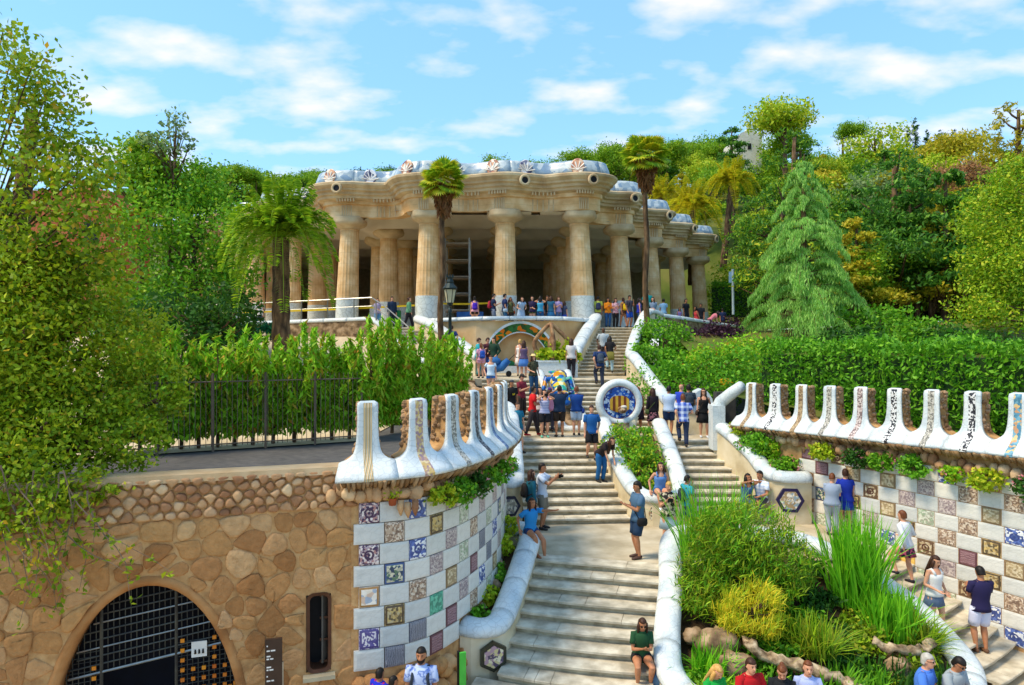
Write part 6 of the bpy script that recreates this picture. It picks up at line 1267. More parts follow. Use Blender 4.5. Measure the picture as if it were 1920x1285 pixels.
pa2 = Path(catmull([(-1.7, 27.6, 5.1), (-1.3, 26.4, 4.75), (-1.0, 25.3, 4.35), (-.75, 24.3, 4.2), (-.8, 23.4, 4.2)], 5)); mb = MB(); sweep(mb, pa2, 0, pa2.len, [(.2, -1.2), (.22, -.1), (.15, .06), (0, .1), (-.15, .06), (-.22, -.1), (-.2, -1.2)], step=.18); mb.build('wall', M_ROCK, rb2)
st = empty('stroller', (-.55, 30.9, 5.25), 'blue pushchair standing on the lizard landing', 'stroller'); sx, sy, sz = -.5, 31.0, 5.25; M_STB = mat('stroller_blue', ['1f5a9a', '2f70b0'], rough=.7)
MB().tube([(sx - .25, sy, sz + .35), (sx, sy, sz + .42), (sx + .35, sy, sz + .75)], [.16, .2, .14], n=8).build('seat', M_STB, st, smooth=True); MB().sphere((sx - .3, sy, sz + .7), (.3, .24, .2), 10, 6).build('hood', M_STB, st, smooth=True)
MB().tube([(sx - .3, sy, sz + .2), (sx + .3, sy, sz + .7), (sx + .62, sy, sz + 1.0), (sx + .7, sy, sz + .85)], .02, n=5).build('frame', M_IRON, st)
for dx, r in ((-.35, .1), (.35, .13)):
    for dy in (-.22, .22): MB().tube([(sx + dx, sy + dy - .02, sz + r), (sx + dx, sy + dy + .02, sz + r)], r, n=14).build('wheel', M_IRON, st)
# ---------------------------------------------------------------- far buildings
hs = empty('brick_house', P(185, 400, 44), 'red brick house gable and tiled eaves behind the left trees', 'house'); c = P(175, 345, 44)
M_BRK = mat('house_brick', ['a85a38', 'bb6c46', '9a4c30'], scale=3, rough=.9, vor=.3, vscale=5)
MB().box((c.x - 1.5, 46, 11.5), (5.5, 5, 10)).build('wall', M_BRK, hs)
MB().add([(c.x - 5, 43.2, 18.6), (c.x + 2.3, 43.2, 15.4), (c.x + 2.3, 49, 15.4), (c.x - 5, 49, 18.6), (c.x - 5, 43.2, 18.9), (c.x + 2.4, 43.2, 15.65), (c.x + 2.4, 49, 15.65), (c.x - 5, 49, 18.9)], [(3, 2, 1, 0), (4, 5, 6, 7), (0, 1, 5, 4), (1, 2, 6, 5)]).build('roof', mat('roof_tile', ['a8663e', 'c08256', '8f5434'], scale=2, rough=.9, bump=.4), hs)
for k in range(9): MB().box((c.x - 4.4 + .75 * k, 43.6, 18.15 - .33 * k), (.14, .9, .16)).build('eave_bracket', mat('eave', ['b98a5c', 'c99a6c'], rough=.9), hs)
MB().box((c.x + .2, 43.48, 13.8), (.9, .06, 1.2)).build('window', M_BLACK, hs)
ch = empty('white_chapel', P(1405, 290, 100), 'small white chapel gable on the ridge among the pines', 'chapel'); c = P(1405, 262, 100); M_CH = mat('chapel_white', ['d2cbc0', 'e2dcd2'], rough=.9)
q = [(-1.9, -5), (1.9, -5), (1.9, .3), (1.2, 1.0), (.35, 1.35), (0, 1.9), (-.35, 1.35), (-1.2, 1.0), (-1.9, .3)]
MB().loft([[Vector((c.x + x, 100, c.z + z)) for x, z in q], [Vector((c.x + x, 106, c.z + z)) for x, z in q]]).build('body', M_CH, ch)
MB().tube([(c.x, 100.3, c.z + 1.8), (c.x, 100.3, c.z + 2.7)], .07, n=5).build('finial', M_CH, ch); MB().box((c.x, 99.98, c.z - 1), (.5, .06, .9)).build('window', M_BLACK, ch)
# ---------------------------------------------------------------- people
SKIN = {'l': mat('skin_light', ['c98f70', 'dba485'], scale=12, rough=.6, var=.06), 't': mat('skin_tan', ['a86f4c', 'bb8260'], scale=12, rough=.6, var=.06), 'd': mat('skin_dark', ['4a2c1c', '5c3a26'], scale=12, rough=.55, var=.06)}
HAIR = {'k': mat('hair_black', ['120d0a', '1f1712'], scale=30, rough=.55, stretch=(3, 3, .4)), 'b': mat('hair_brown', ['2f1b10', '47291a'], scale=30, rough=.55, stretch=(3, 3, .4)), 'y': mat('hair_blonde', ['b98a45', 'd6ab64'], scale=30, rough=.5, stretch=(3, 3, .4)), 'g': mat('hair_grey', ['9a958c', 'b9b5ac'], scale=30, rough=.6), 'r': mat('hair_auburn', ['5c3018', '784424'], scale=30, rough=.5, stretch=(3, 3, .4))}
CL = {}
def cloth(c, pat=None, c2=None, c3=None):
    k = 'cloth_' + c + (pat or '') + (c2 or '')
    if k in MATS: return MATS[k]
    if pat in ('floral', 'camo', 'print'):
        m = mat(k, [c, c, c2, c3 or c], scale=16 if pat != 'print' else 9, rough=.85, var=.1, detail=2); 
        return m
    m = mat(k, [c, c], scale=5, rough=.88, bump=.35, bscale=7, var=.16)
    if pat:
        t = m.node_tree; b = t.nodes['Principled BSDF']; L = t.links; old = b.inputs['Base Color'].links[0].from_socket; tc = _n(t, 'ShaderNodeTexCoord'); se = _n(t, 'ShaderNodeSeparateXYZ'); L.new(tc.outputs['Object'], se.inputs[0])
        s = _m(t, 'GREATER_THAN', _m(t, 'SINE', _m(t, 'MULTIPLY', se.outputs[2], 110 if pat == 'stripe' else 60)), .2)
        if pat == 'plaid': s = _m(t, 'MULTIPLY', _m(t, 'ADD', s, _m(t, 'GREATER_THAN', _m(t, 'SINE', _m(t, 'MULTIPLY', se.outputs[0], 60)), .2)), .5)
        x = _n(t, 'ShaderNodeMix', data_type='RGBA'); L.new(s, x.inputs[0]); L.new(old, x.inputs[6]); x.inputs[7].default_value = srgb(c2); L.new(x.outputs[2], b.inputs['Base Color'])
    return m
def ik(S, T, a, b, pole):
    d = T - S; L_ = min(d.length, (a + b) * .999); d = d.normalized(); T = S + d * L_; x = (a * a - b * b + L_ * L_) / (2 * L_); h = math.sqrt(max(a * a - x * x, 0)); p = pole - d * pole.dot(d); p = p.normalized() if p.length > 1e-6 else Vector((0, 1, 0)); return S + d * x + p * h, T
POSE = {   # hands L,R and feet L,R as fractions of height; forward is -y, the person's left is +x
    'stand': dict(h=((.135, -.03, .455), (-.135, -.03, .455)), f=((.055, -.01, 0), (-.055, .01, 0))),
    'phone': dict(h=((.03, -.17, .70), (-.04, -.17, .70)), f=((.05, 0, 0), (-.05, .02, 0)), head=.35),
    'photo': dict(h=((.05, -.18, .885), (-.05, -.18, .885)), f=((.06, 0, 0), (-.06, 0, 0))),
    'walk': dict(h=((.12, .10, .50), (-.12, -.10, .50)), f=((.04, -.13, 0), (-.04, .14, .012)), lean=.06),
    'hip': dict(h=((.11, -.03, .56), (-.13, -.02, .455)), f=((.07, -.02, 0), (-.05, .02, 0))),
    'arms': dict(h=((-.03, -.13, .62), (.04, -.12, .60)), f=((.05, 0, 0), (-.05, 0, 0))),
    'lean': dict(h=((.10, -.22, .58), (-.10, -.22, .58)), f=((.05, .03, 0), (-.05, .06, 0)), lean=.45, head=-.2),
    'bend': dict(h=((.06, -.30, .42), (-.06, -.28, .40)), f=((.05, .0, 0), (-.05, .04, 0)), lean=.85),
    'bag': dict(h=((.12, -.06, .55), (-.09, -.12, .60)), f=((.06, -.03, 0), (-.05, .03, 0))),
    'eat': dict(h=((.05, -.13, .80), (-.12, -.05, .50)), f=((.05, 0, 0), (-.05, .02, 0)), head=.15),
    'sit': dict(h=((.09, -.21, .36), (-.09, -.21, .36)), f=((.055, -.26, 0), (-.055, -.25, 0)), ph=.275, lean=.12),
    'sitphone': dict(h=((.02, -.22, .46), (-.04, -.21, .46)), f=((.06, -.27, 0), (-.06, -.26, 0)), ph=.275, lean=.2, head=.5),
    'sitpoint': dict(h=((.20, -.36, .60), (-.17, .02, .30)), f=((.09, -.24, -.12), (-.03, -.22, -.06)), ph=.275, lean=.1),
    'stairup': dict(h=((.10, .04, .52), (-.12, -.12, .62)), f=((.05, -.10, .09), (-.05, .06, 0)), lean=.12),
    'stairdown': dict(h=((.13, -.05, .48), (-.14, -.06, .55)), f=((.05, -.12, -.06), (-.05, .04, 0)), lean=-.03),
}
def wring(c, ax, ay, rx, ry, n=12): return [c + ax * (rx * math.cos(t)) + ay * (ry * math.sin(t)) for t in [2 * math.pi * j / n for j in range(n)]]
ALLB = []
def person(label, loc, rz, h=1.72, sex='m', skin='l', hair=('short', 'b'), top=('tee', '3355aa'), bot=('shorts', '222222'), shoes='2a2a2a', pose='stand', near=False, yaw=0.0, extra=(), scale_y=1.0, flip=False, group=None, mods=None, fat=1.0):
    """one figure: continuous body mesh, clothes and hair as children. rz 0 faces the camera."""
    ps = dict(POSE[pose]); ps.update(mods or {}); e = empty('person', loc, label, 'person', group); w = sex == 'w'
    M0 = Matrix.Translation(loc) @ Matrix.Rotation(rz, 4, 'Z') @ Matrix.Scale(h, 4)
    if flip: ps['h'] = tuple((-q[0], q[1], q[2]) for q in ps['h'][::-1]); ps['f'] = tuple((-q[0], q[1], q[2]) for q in ps['f'][::-1])
    ph = ps.get('ph', .53); lean = ps.get('lean', 0.0); RL = Matrix.Rotation(lean, 3, 'X'); sit = ph < .45
    pel = Vector((0, 0, ph)); sp = lambda x, y, z: pel + RL @ Vector((x, y, z - .53))
    AX = Vector((1, 0, 0)); AY = RL @ Vector((0, 1, 0)); sw_ = .098 if w else .112
    TR = [(.465, .06, .05), (.50, .094, .068), (.535, .100 if w else .094, .072), (.60, .074 if w else .084, .056), (.66, .080 if w else .090, .062), (.72, .092 if w else .102, .072), (.77, .092 if w else .108, .068), (.805, .088 if w else .104, .056), (.83, .055 if w else .062, .044)]
    TR = [(z, a * (fat if .48 < z < .8 else 1), b * (fat if .48 < z < .8 else 1)) for z, a, b in TR]
    body = MB(); body.loft([wring(sp(0, -.004 if .68 < z < .76 else 0, z), AX, AY, a, b) for z, a, b in TR] + [wring(sp(0, .004, .848), AX, AY, .034, .036), wring(sp(0, -.004, .885), AX, AY, .032, .034)])
    hp = ps.get('head', 0.0); HR = RL @ Matrix.Rotation(-lean * .75, 3, 'X') @ Matrix.Rotation(yaw, 3, 'Z') @ Matrix.Rotation(hp, 3, 'X'); hc = sp(0, -.008, .93) + Vector((0, -.02 * hp, -.006 * abs(hp))); hx, hy, hz = HR @ AX, HR @ Vector((0, 1, 0)), HR @ Vector((0, 0, 1))
    HD = [(-.066, .014, .014, -.022), (-.058, .026, .03, -.016), (-.04, .034, .042, -.008), (-.015, .041, .05, -.002), (.012, .044, .055, .001), (.036, .042, .053, .004), (.056, .030, .038, .006), (.066, .012, .016, .006)]
    hp_ = lambda x, y, z: hc + hx * x + hy * y + hz * z
    body.loft([wring(hp_(0, yo, z), hx, hy, a, b) for z, a, b, yo in HD])
    if near:
        body.tube([hp_(0, -.048, .012), hp_(0, -.060, -.012), hp_(0, -.05, -.018)], [.006, .011, .006], n=6)
        for s in (-1, 1): body.sphere(hp_(s * .043, .006, -.004), (.007, .012, .017), 6, 5)
    J = {}
    for i, s in enumerate((1, -1)):
        S = sp(s * sw_, 0, .80); T = M3(ps['h'][i]); T = Vector((T.x, T.y, T.z + (ph - .53 if not sit else 0)))
        if lean and not sit: pass
        El, T = ik(S, T, .165, .15, Vector((s * .5, .8, -.5))); J['arm', s] = (S, El, T); a1, f1 = (.024, .0175) if w else (.028, .02)
        body.tube([sp(s * sw_ * .55, 0, .79), S, S.lerp(El, .35), S.lerp(El, .8), El, El.lerp(T, .3), El.lerp(T, .75), T], [a1 * 1.25, a1 * 1.22, a1 * 1.08, a1 * .86, a1 * .84, a1 * .86, f1 * .88, f1 * .78], n=10)
        d = (T - El).normalized()
        if not near: body.tube([T, T + d * .035, T + d * .085], [.014, .021, .012], n=7)
        HJ = pel + Vector((s * .052, 0, -.01)); FT = Vector(ps['f'][i]) + Vector((0, 0, .045)); K, FT = ik(HJ, FT, .245, .238, Vector((s * .12, -1, .05 if sit else 0))); J['leg', s] = (HJ, K, FT); t1 = .056 if w else .054
        body.tube([HJ + Vector((0, 0, .01)), HJ.lerp(K, .2), HJ.lerp(K, .6), HJ.lerp(K, .9), K, K.lerp(FT, .25), K.lerp(FT, .6), K.lerp(FT, .92), FT], [t1 * fat, t1 * 1.05 * fat, t1 * .82, .036, .034, .037, .028, .020, .020], n=10)
        body.tube([FT + Vector((0, .018, -.025)), FT + Vector((0, -.02, -.026)), FT + Vector((s * .008, -.09, -.033))], [.02, .024, .016], n=8)
    vox = .0062 if near else (.011 if loc[1] < 31 else .016)
    o = body.build('body', SKIN[skin], e, smooth=True); o.matrix_basis = M0; put(o, e); md_ = o.modifiers.new('r', 'REMESH'); md_.mode = 'VOXEL'; md_.voxel_size = vox; md_.use_smooth_shade = True; ALLB.append((o, near, J, h))
    def add(name, mb, m, par=e, smooth=True):
        q = mb.build(name, m, None, smooth); q.matrix_basis = M0; put(q, par); return q
    if near:            # hands with five fingers
        for s in (1, -1):
            S, El, T = J['arm', s]; d = (T - El).normalized(); a = d.cross(Vector((0, 0, 1))); a = a.normalized() if a.length > .1 else Vector((1, 0, 0)); b = d.cross(a).normalized(); hb = MB()
            hb.tube([T - d * .01, T + d * .015, T + d * .045, T + d * .056], [(.013, .011), (.022, .012), (.024, .011), (.021, .009)], n=8)
            for k, (o_, L_) in enumerate(((-.018, .038), (-.006, .045), (.006, .043), (.018, .034))):
                p0 = T + d * .05 + a * o_; c_ = b * (-.35); p1 = p0 + (d + c_ * .4).normalized() * L_ * .5; p2 = p1 + (d + c_ * 1.6).normalized() * L_ * .5; hb.tube([p0, p1, p2], [.0058, .0055, .0042], n=6)
            p0 = T + d * .018 + a * -.018; p1 = p0 + (d - a * .9 - b * .2).normalized() * .024; hb.tube([p0, p1, p1 + (d - b * .5).normalized() * .02], [.008, .0068, .005], n=6); add('hand', hb, SKIN[skin])
        for s in (-1, 1): add('eye', MB().sphere(hp_(s * .0165, -.0475, .006), (.0065, .004, .0036), 6, 4), mat('eye_dark', ['15100c', '1c1612'], rough=.3))
        for s in (-1, 1): add('eyebrow', MB().tube([hp_(s * .008, -.0515, .016), hp_(s * .018, -.0505, .0185), hp_(s * .027, -.045, .016)], .0024, n=5), HAIR[hair[1]] if hair[1] in HAIR else HAIR['b'])
        add('mouth', MB().tube([hp_(-.013, -.0465, -.036), hp_(0, -.0505, -.0365), hp_(.013, -.0465, -.036)], [.0022, .0036, .0022], n=5), mat('lips', ['8a4038', '9c4c42'], rough=.5))
    # ---- top
    kind, tm = top[0], (cloth(*top[1:]))
    if kind != 'none':
        o_ = .013; z0 = {'tee': .49, 'long': .49, 'tank': .5, 'dress': .5, 'off': .5, 'crop': .56, 'shirt': .47}.get(kind, .49); z1 = .775 if kind in ('off',) else .80 if kind == 'tank' else .835
        rows = [(z, a, b) for z, a, b in TR if z0 + .01 < z < z1]; rows = [(z0, rows[0][1] * 1.02, rows[0][2] * 1.04)] + rows
        if not sit or z0 > .5: pass
        mb = MB(); mb.loft([wring(sp(0, 0, z), AX, AY, a + o_ + (.006 if i == 0 else 0), b + o_ + (.006 if i == 0 else 0), 16) for i, (z, a, b) in enumerate(rows)])
        if kind in ('tee', 'long', 'shirt', 'dress', 'crop'): mb.tube([sp(0, 0, .815), sp(0, .002, .846)], [(.075, .052), (.042, .044)], n=14)
        if kind == 'tank':
            for s in (-1, 1): mb.tube([sp(s * .058, -.062, .775), sp(s * .056, -.01, .828), sp(s * .055, .055, .785)], [.018, .017, .018], n=6)
        for s in (1, -1):
            S, El, T = J['arm', s]; fr = {'tee': .62, 'shirt': .7, 'off': .5, 'crop': .45, 'dress': .3}.get(kind)
            a1 = .024 if w else .028; root_ = sp(s * sw_ * .5, 0, .79 if kind != 'off' else .77)
            if kind == 'long': mb.tube([root_, S, S.lerp(El, .5), El, El.lerp(T, .5), El.lerp(T, .95)], [q_ * (.88 if w else .95) for q_ in (.05, .044, .039, .036, .031, .027)], n=10)
            elif fr: mb.tube([root_, S if kind != 'off' else S.lerp(El, .1), S.lerp(El, fr * .6), S.lerp(El, fr)], [q_ * (.86 if w else .95) for q_ in (.05, .045, .042, .046)], n=10)
        add({'dress': 'dress', 'long': 'jacket'}.get(kind, 'shirt'), mb, tm)
    # ---- bottom
    kind, bm = bot[0], cloth(*bot[1:])
    if kind in ('shorts', 'jeans', 'hot'):
        mb = MB(); mb.loft([wring(sp(0, 0, z), AX, AY, a + .009, b + .009, 14) for z, a, b in ((.478, .07, .055), (.50, .094, .068), (.535, .10, .072), (.575, .084, .062))]); fr = {'shorts': .86, 'hot': .34, 'jeans': 9}[kind]
        for s in (1, -1):
            A, K, B = J['leg', s]
            if kind == 'jeans': mb.tube([A + Vector((0, 0, .01)), A.lerp(K, .25), A.lerp(K, .6), K, K.lerp(B, .35), K.lerp(B, .75), K.lerp(B, .98)], [.062 * fat, .064 * fat, .056, .045, .045, .038, .038], n=10)
            else: mb.tube([A + Vector((0, 0, .01)), A.lerp(K, fr * .35), A.lerp(K, fr * .7), A.lerp(K, fr)], [.062 * fat, .066 * fat, .062, .06 if kind == 'shorts' else .066], n=10)
        add('shorts' if kind != 'jeans' else 'trousers', mb, bm)
    else:
        ln = {'skirt': .30, 'long': .12, 'mini': .38}[kind]; mb = MB(); ws = sp(0, 0, .60)
        if sit: kL = (J['leg', 1][1] + J['leg', -1][1]) / 2; mb.loft([wring(sp(0, 0, .59), AX, AY, .085, .062, 14), wring(pel + Vector((0, -.02, 0)), AX, Vector((0, .6, .6)), .115, .09, 14), wring(pel.lerp(kL, .5), AX, Vector((0, 0, 1)), .115, .075, 14), wring(kL, AX, Vector((0, 0, 1)), .12, .06, 14)])
        else:
            fl = .10 if kind == 'mini' else .115
            def wavy(c, r1, r2, k): return [c + AX * (r1 * (1 + k * math.cos(7 * t)) * math.cos(t)) + Vector((0, 1, 0)) * (r2 * (1 + k * math.cos(7 * t)) * math.sin(t)) for t in [2 * math.pi * j / 28 for j in range(28)]]
            mb.loft([wavy(ws, .082, .062, 0), wavy(pel + Vector((0, 0, .01)), .108, .08, .01), wavy(Vector((0, .01, lerp(ph, ln, .5))), fl + .012, .096, .035), wavy(Vector((0, .015, ln)), fl + .03, .115, .06)])
        add('skirt', mb, bm)
    # ---- shoes
    shm = mat('shoe_' + shoes, [shoes, shoes], rough=.6, var=.1)
    for s in (1, -1):
        FT = J['leg', s][2]; add('shoe', MB().tube([FT + Vector((0, .03, -.022)), FT + Vector((0, .0, -.02)), FT + Vector((s * .004, -.05, -.027)), FT + Vector((s * .008, -.098, -.033)), FT + Vector((s * .008, -.112, -.036))], [(.018, .02), (.027, .027), (.027, .02), (.024, .014), (.012, .008)], n=8), shm)
    # ---- hair
    st, hcx = hair
    if st != 'bald':
        hb = MB(); N, Mm = 14, 9; ringv = []
        for i in range(Mm):
            t = math.pi * .5 * (i / (Mm - 1)) if False else math.pi * (.98 - .98 * i / (Mm - 1)); 
        ringv = []
        low = -.035 if st == 'short' else -.05
        for i in range(9):
            q = i / 8; z = lerp(low, .0755, q); r = math.sqrt(max(0, 1 - ((z - .012) / .0645) ** 2)) if z > .012 else 1.0; ring = []
            for j in range(N):
                a = 2 * math.pi * j / N; x, y = math.sin(a), math.cos(a)      # y>0 is the back of the head
                rx_, ry_ = .049 * r, .060 * r
                if z < .034 and y < .25:  # leave the face open: pull the front of the low rings back beside the ears
                    y2 = max(y, -.05 + (.25 if z < -.02 else 0)); ring.append(hp_(math.copysign(max(abs(x), .86), x) * rx_ if abs(x) > .05 else x * rx_, y2 * ry_ + .006, z)); continue
                ring.append(hp_(x * rx_, y * ry_ + .006, z))
            ringv.append(ring)
        hb.loft(ringv)
        if st in ('long', 'mid'):
            L_ = .20 if st == 'long' else .10; back = lambda x, y, z: hp_(x, y, z)
            hb.loft([wring(hp_(0, .03, .03), hx, hy, .046, .036), wring(hp_(0, .036, -.03), hx, hy, .052, .036), wring(hp_(0, .04, -.07), hx, hy, .055, .03), wring(hp_(0, .05, -.07 - L_ * .5), hx, hy, .052, .024), wring(hp_(0, .055, -.07 - L_), hx, hy, .032, .014)])
            if near or True:
                for s in (-1, 1): hb.tube([hp_(s * .045, -.008, .02), hp_(s * .05, -.012, -.04), hp_(s * .052, -.022, -.07 - L_ * .45)], [(.012, .02), (.014, .024), (.008, .014)], n=6)
        if st == 'bun': hb.sphere(hp_(0, .066, .022), .025, 8, 6)
        if st == 'pony': hb.tube([hp_(0, .055, .02), hp_(0, .085, .0), hp_(0, .08, -.08), hp_(0, .07, -.13)], [.016, .02, .018, .004], n=7)
        add('hair', hb, HAIR[hcx])
    for x in extra:
        if x[0] == 'cap': hb = MB(); hb.loft([wring(hp_(0, .002, z), hx, hy, a, b, 14) for z, a, b in ((.03, .05, .061), (.055, .046, .057), (.074, .03, .038), (.08, .008, .01))]); hb.loft([wring(hp_(0, -.07, .03), hx, hy, .035, .032), wring(hp_(0, -.07, .034), hx, hy, .035, .032)]); add('cap', hb, cloth(x[1]))
        if x[0] == 'hat': hb = MB(); hb.loft([wring(hp_(0, 0, .035), hx, hy, .095, .1, 18), wring(hp_(0, 0, .041), hx, hy, .095, .1, 18), wring(hp_(0, 0, .043), hx, hy, .05, .058, 18), wring(hp_(0, 0, .085), hx, hy, .042, .05, 18)]); add('sun_hat', hb, cloth(x[1]))
        if x[0] == 'glasses':
            hb = MB()
            for s in (-1, 1): hb.sphere(hp_(s * .019, -.051, .007), (.0145, .006, .0105), 8, 5); hb.tube([hp_(s * .033, -.044, .009), hp_(s * .046, .0, .008)], .0022, n=4)
            add('sunglasses', hb, mat('lens_dark', ['0c0a0a', '14110f'], rough=.15))
        if x[0] == 'beard': hb = MB(); hb.loft([wring(hp_(0, -.012, z), hx, hy, a, b) for z, a, b in ((-.07, .018, .026), (-.055, .033, .037), (-.035, .039, .042), (-.022, .0415, .034))]); add('beard', hb, HAIR[hair[1]])
        if x[0] == 'scarf': hb = MB(); hb.loft([wring(sp(0, 0, .475), AX, AY, .118, .09, 16), wring(sp(0, 0, .53), AX, AY, .118, .092, 16), wring(sp(0, 0, .56), AX, AY, .108, .084, 16)]); hb.loft([wring(sp(0, .06, .54), AX, AY, .1, .04), wring(sp(0, .085, .4), AX, AY, .11, .03), wring(sp(0, .09, .33), AX, AY, .1, .02)]); add('tied_jacket', hb, cloth(x[1]))
        if x[0] == 'print': hb = MB(); c0 = sp(0, -.093 * fat, .70); hb.loft([[c0 + AX * a + Vector((0, -.004 - d, b)) for a, b in ((-.03, -.02), (.03, -.02), (.03, .02), (-.03, .02))] for d in (0, .003)]); add('shirt_print', hb, cloth(x[1], 'print', x[2]), smooth=False)
        if x[0] in ('pack', 'satchel', 'camera'):
            # bags and cameras are carried things of their own
            nm, lb = {'pack': 'backpack', 'satchel': 'shoulder_bag', 'camera': 'camera'}[x[0]], x[2]
            b = MB(); yb = .115 * fat
            if x[0] == 'pack':
                be = empty('backpack', M0 @ sp(0, yb, .56), lb, 'backpack'); b.loft([wring(sp(0, yb, z), AX, AY, a, c_, 12) for z, a, c_ in ((.565, .055, .03), (.58, .078, .048), (.66, .082, .052), (.745, .075, .045), (.785, .045, .025))]); q = b.build('pack_body', cloth(x[1]), None, True); q.matrix_basis = M0; put(q, be)
                b = MB(); b.loft([wring(sp(0, yb + .045, z), AX, AY, a, c_, 10) for z, a, c_ in ((.58, .05, .015), (.62, .06, .022), (.66, .05, .012))]); q = b.build('front_pocket', cloth(x[1]), None, True); q.matrix_basis = M0; put(q, be)
                for s in (-1, 1): b = MB(); b.tube([sp(s * .06, .07, .79), sp(s * .068, .0, .838), sp(s * .07, -.085 * fat, .76), sp(s * .085, -.07 * fat, .66), sp(s * .075, .08, .60)], [(.014, .007)] * 5, n=6); q = b.build('strap', cloth(x[1]), None, True); q.matrix_basis = M0; put(q, be)
            elif x[0] == 'satchel':
                sd = x[3] if len(x) > 3 else 1; c0 = sp(sd * .135, .0, .50); be = empty('shoulder_bag', M0 @ c0, lb, 'bag'); b.loft([wring(c0 + Vector((0, 0, z)), Vector((0, 1, 0)), AX, a, c_, 12) for z, a, c_ in ((-.05, .06, .022), (-.02, .075, .032), (.03, .07, .028), (.05, .055, .015))]); q = b.build('bag_body', cloth(x[1]), None, True); q.matrix_basis = M0; put(q, be)
                b = MB(); b.tube([c0 + Vector((0, -.05, .045)), sp(sd * .05, -.088, .66), sp(-sd * .07, -.03, .838), sp(-sd * .0, .085, .7), c0 + Vector((0, .05, .045))], [(.008, .005)] * 5, n=5); q = b.build('strap', cloth(x[1]), None, True); q.matrix_basis = M0; put(q, be)
            else:
                c0 = (J['arm', 1][2] + J['arm', -1][2]) / 2 + Vector((0, -.05, .02)); be = empty('camera', M0 @ c0, lb, 'camera'); b.box(c0, (.075, .028, .05)); q = b.build('camera_body', M_IRON, None); q.matrix_basis = M0; put(q, be)
                if len(x) < 4: b = MB(); b.tube([c0 + Vector((0, -.01, 0)), c0 + Vector((0, -.05, 0))], [.02, .018], n=10); q = b.build('lens', M_IRON, None, True); q.matrix_basis = M0; put(q, be)
    return e
def M3(q): return Vector(q)
def on(key, px, py):
    """point on a flight's treads seen nearest to photo pixel (px, py)"""
    BL, BR, TL, TR_, z0, z1, n = FL[key]; best = None
    for i in range(n):
        for tt in (.2, .5, .8):
            t = (i + tt) / n; z = z0 + (z1 - z0) * (i + 1) / n
            for u in [k / 30 for k in range(31)]:
                p = BL.lerp(TL, t).lerp(BR.lerp(TR_, t), u); x = 960 + F * p.x / p.y; y = CY - F * (z - H) / p.y; d = (x - px) ** 2 + (y - py) ** 2 * 1.5
                if best is None or d < best[0]: best = (d, Vector((p.x, p.y, z + .004)))
    return best[1]
def at(px, Y, z): return Vector(((px - 960) * Y / F, Y, z + .004))
PI = math.pi; L = math.radians
# --- terrace in front of the hall, behind the alcove coping
Z4 = 7.6
person('woman in pink top and black shorts with a violet backpack, leftmost at the terrace rail', at(890, 36.6, Z4), PI + .1, 1.68, 'w', 'l', ('bun', 'k'), ('tank', 'e0a0b0'), ('hot', '1a1a1e'), extra=(('pack', '4422aa', 'violet backpack on the woman in pink at the terrace rail'),))
person('man in navy tee and grey shorts with a red backpack on the terrace', at(925, 36.4, Z4), PI / 2, 1.8, 'm', 'l', ('short', 'k'), ('tee', '1c2a4a'), ('shorts', '6a7488'), pose='phone', extra=(('pack', 'a0283c', 'red backpack on the man in navy on the terrace'),))
person('man in navy shirt and jeans facing right at the terrace rail', at(946, 36.4, Z4), PI / 2 + .2, 1.8, 'm', 'l', ('short', 'k'), ('shirt', '1d2f5c'), ('jeans', '2a5a80'), pose='eat', extra=(('satchel', '9fb4c4', 'pale blue bag on the shoulder of the man in jeans', -1),))
person('woman in olive camouflage top with an orange bag on the terrace', at(957, 36.5, Z4), .4, 1.62, 'w', 't', ('mid', 'b'), ('tee', '6a6a44', 'camo', '2c3020'), ('jeans', '2a2a2a'), pose='eat', extra=(('satchel', 'c0522a', 'orange bag of the woman in camouflage', 1),))
person('woman in pale blue dress bending over the terrace rail', at(977, 36.2, Z4), .2, 1.66, 'w', 'l', ('mid', 'b'), ('dress', 'a9c2e0'), ('skirt', 'a9c2e0'), pose='lean')
person('woman in dark purple tee with long dark hair at the terrace rail', at(998, 36.3, Z4), 0, 1.66, 'w', 'l', ('long', 'k'), ('tee', '2c2448'), ('hot', '4a5a3c'), pose='arms')
person('woman in bright cyan top and jeans at the terrace rail', at(1013, 36.3, Z4), PI, 1.68, 'w', 'l', ('mid', 'k'), ('tank', '3f9ac0'), ('jeans', '24588a'), pose='photo')
person('man in black tee half hidden behind the woman in teal', at(1026, 36.9, Z4), .4, 1.74, 'm', 't', ('short', 'k'), ('tee', '17181f'), ('shorts', '3a3a44'), pose='hip')
person('woman in teal dress with long brown hair seen from behind', at(1033, 36.4, Z4), PI - .5, 1.68, 'w', 'l', ('long', 'b'), ('dress', '1f5a7a'), ('skirt', '1f6090'))
person('woman in lilac top and jeans near the right end of the terrace rail', at(1047, 36.5, Z4), .3, 1.66, 'w', 'l', ('long', 'b'), ('tee', '9a8ab8'), ('jeans', '44608a'), pose='phone')
person('girl in dark blue tee at the right end of the terrace rail', at(1058, 36.6, Z4), PI - .7, 1.4, 'w', 'l', ('mid', 'b'), ('tee', '3a4460'), ('skirt', '1f3f9a'))
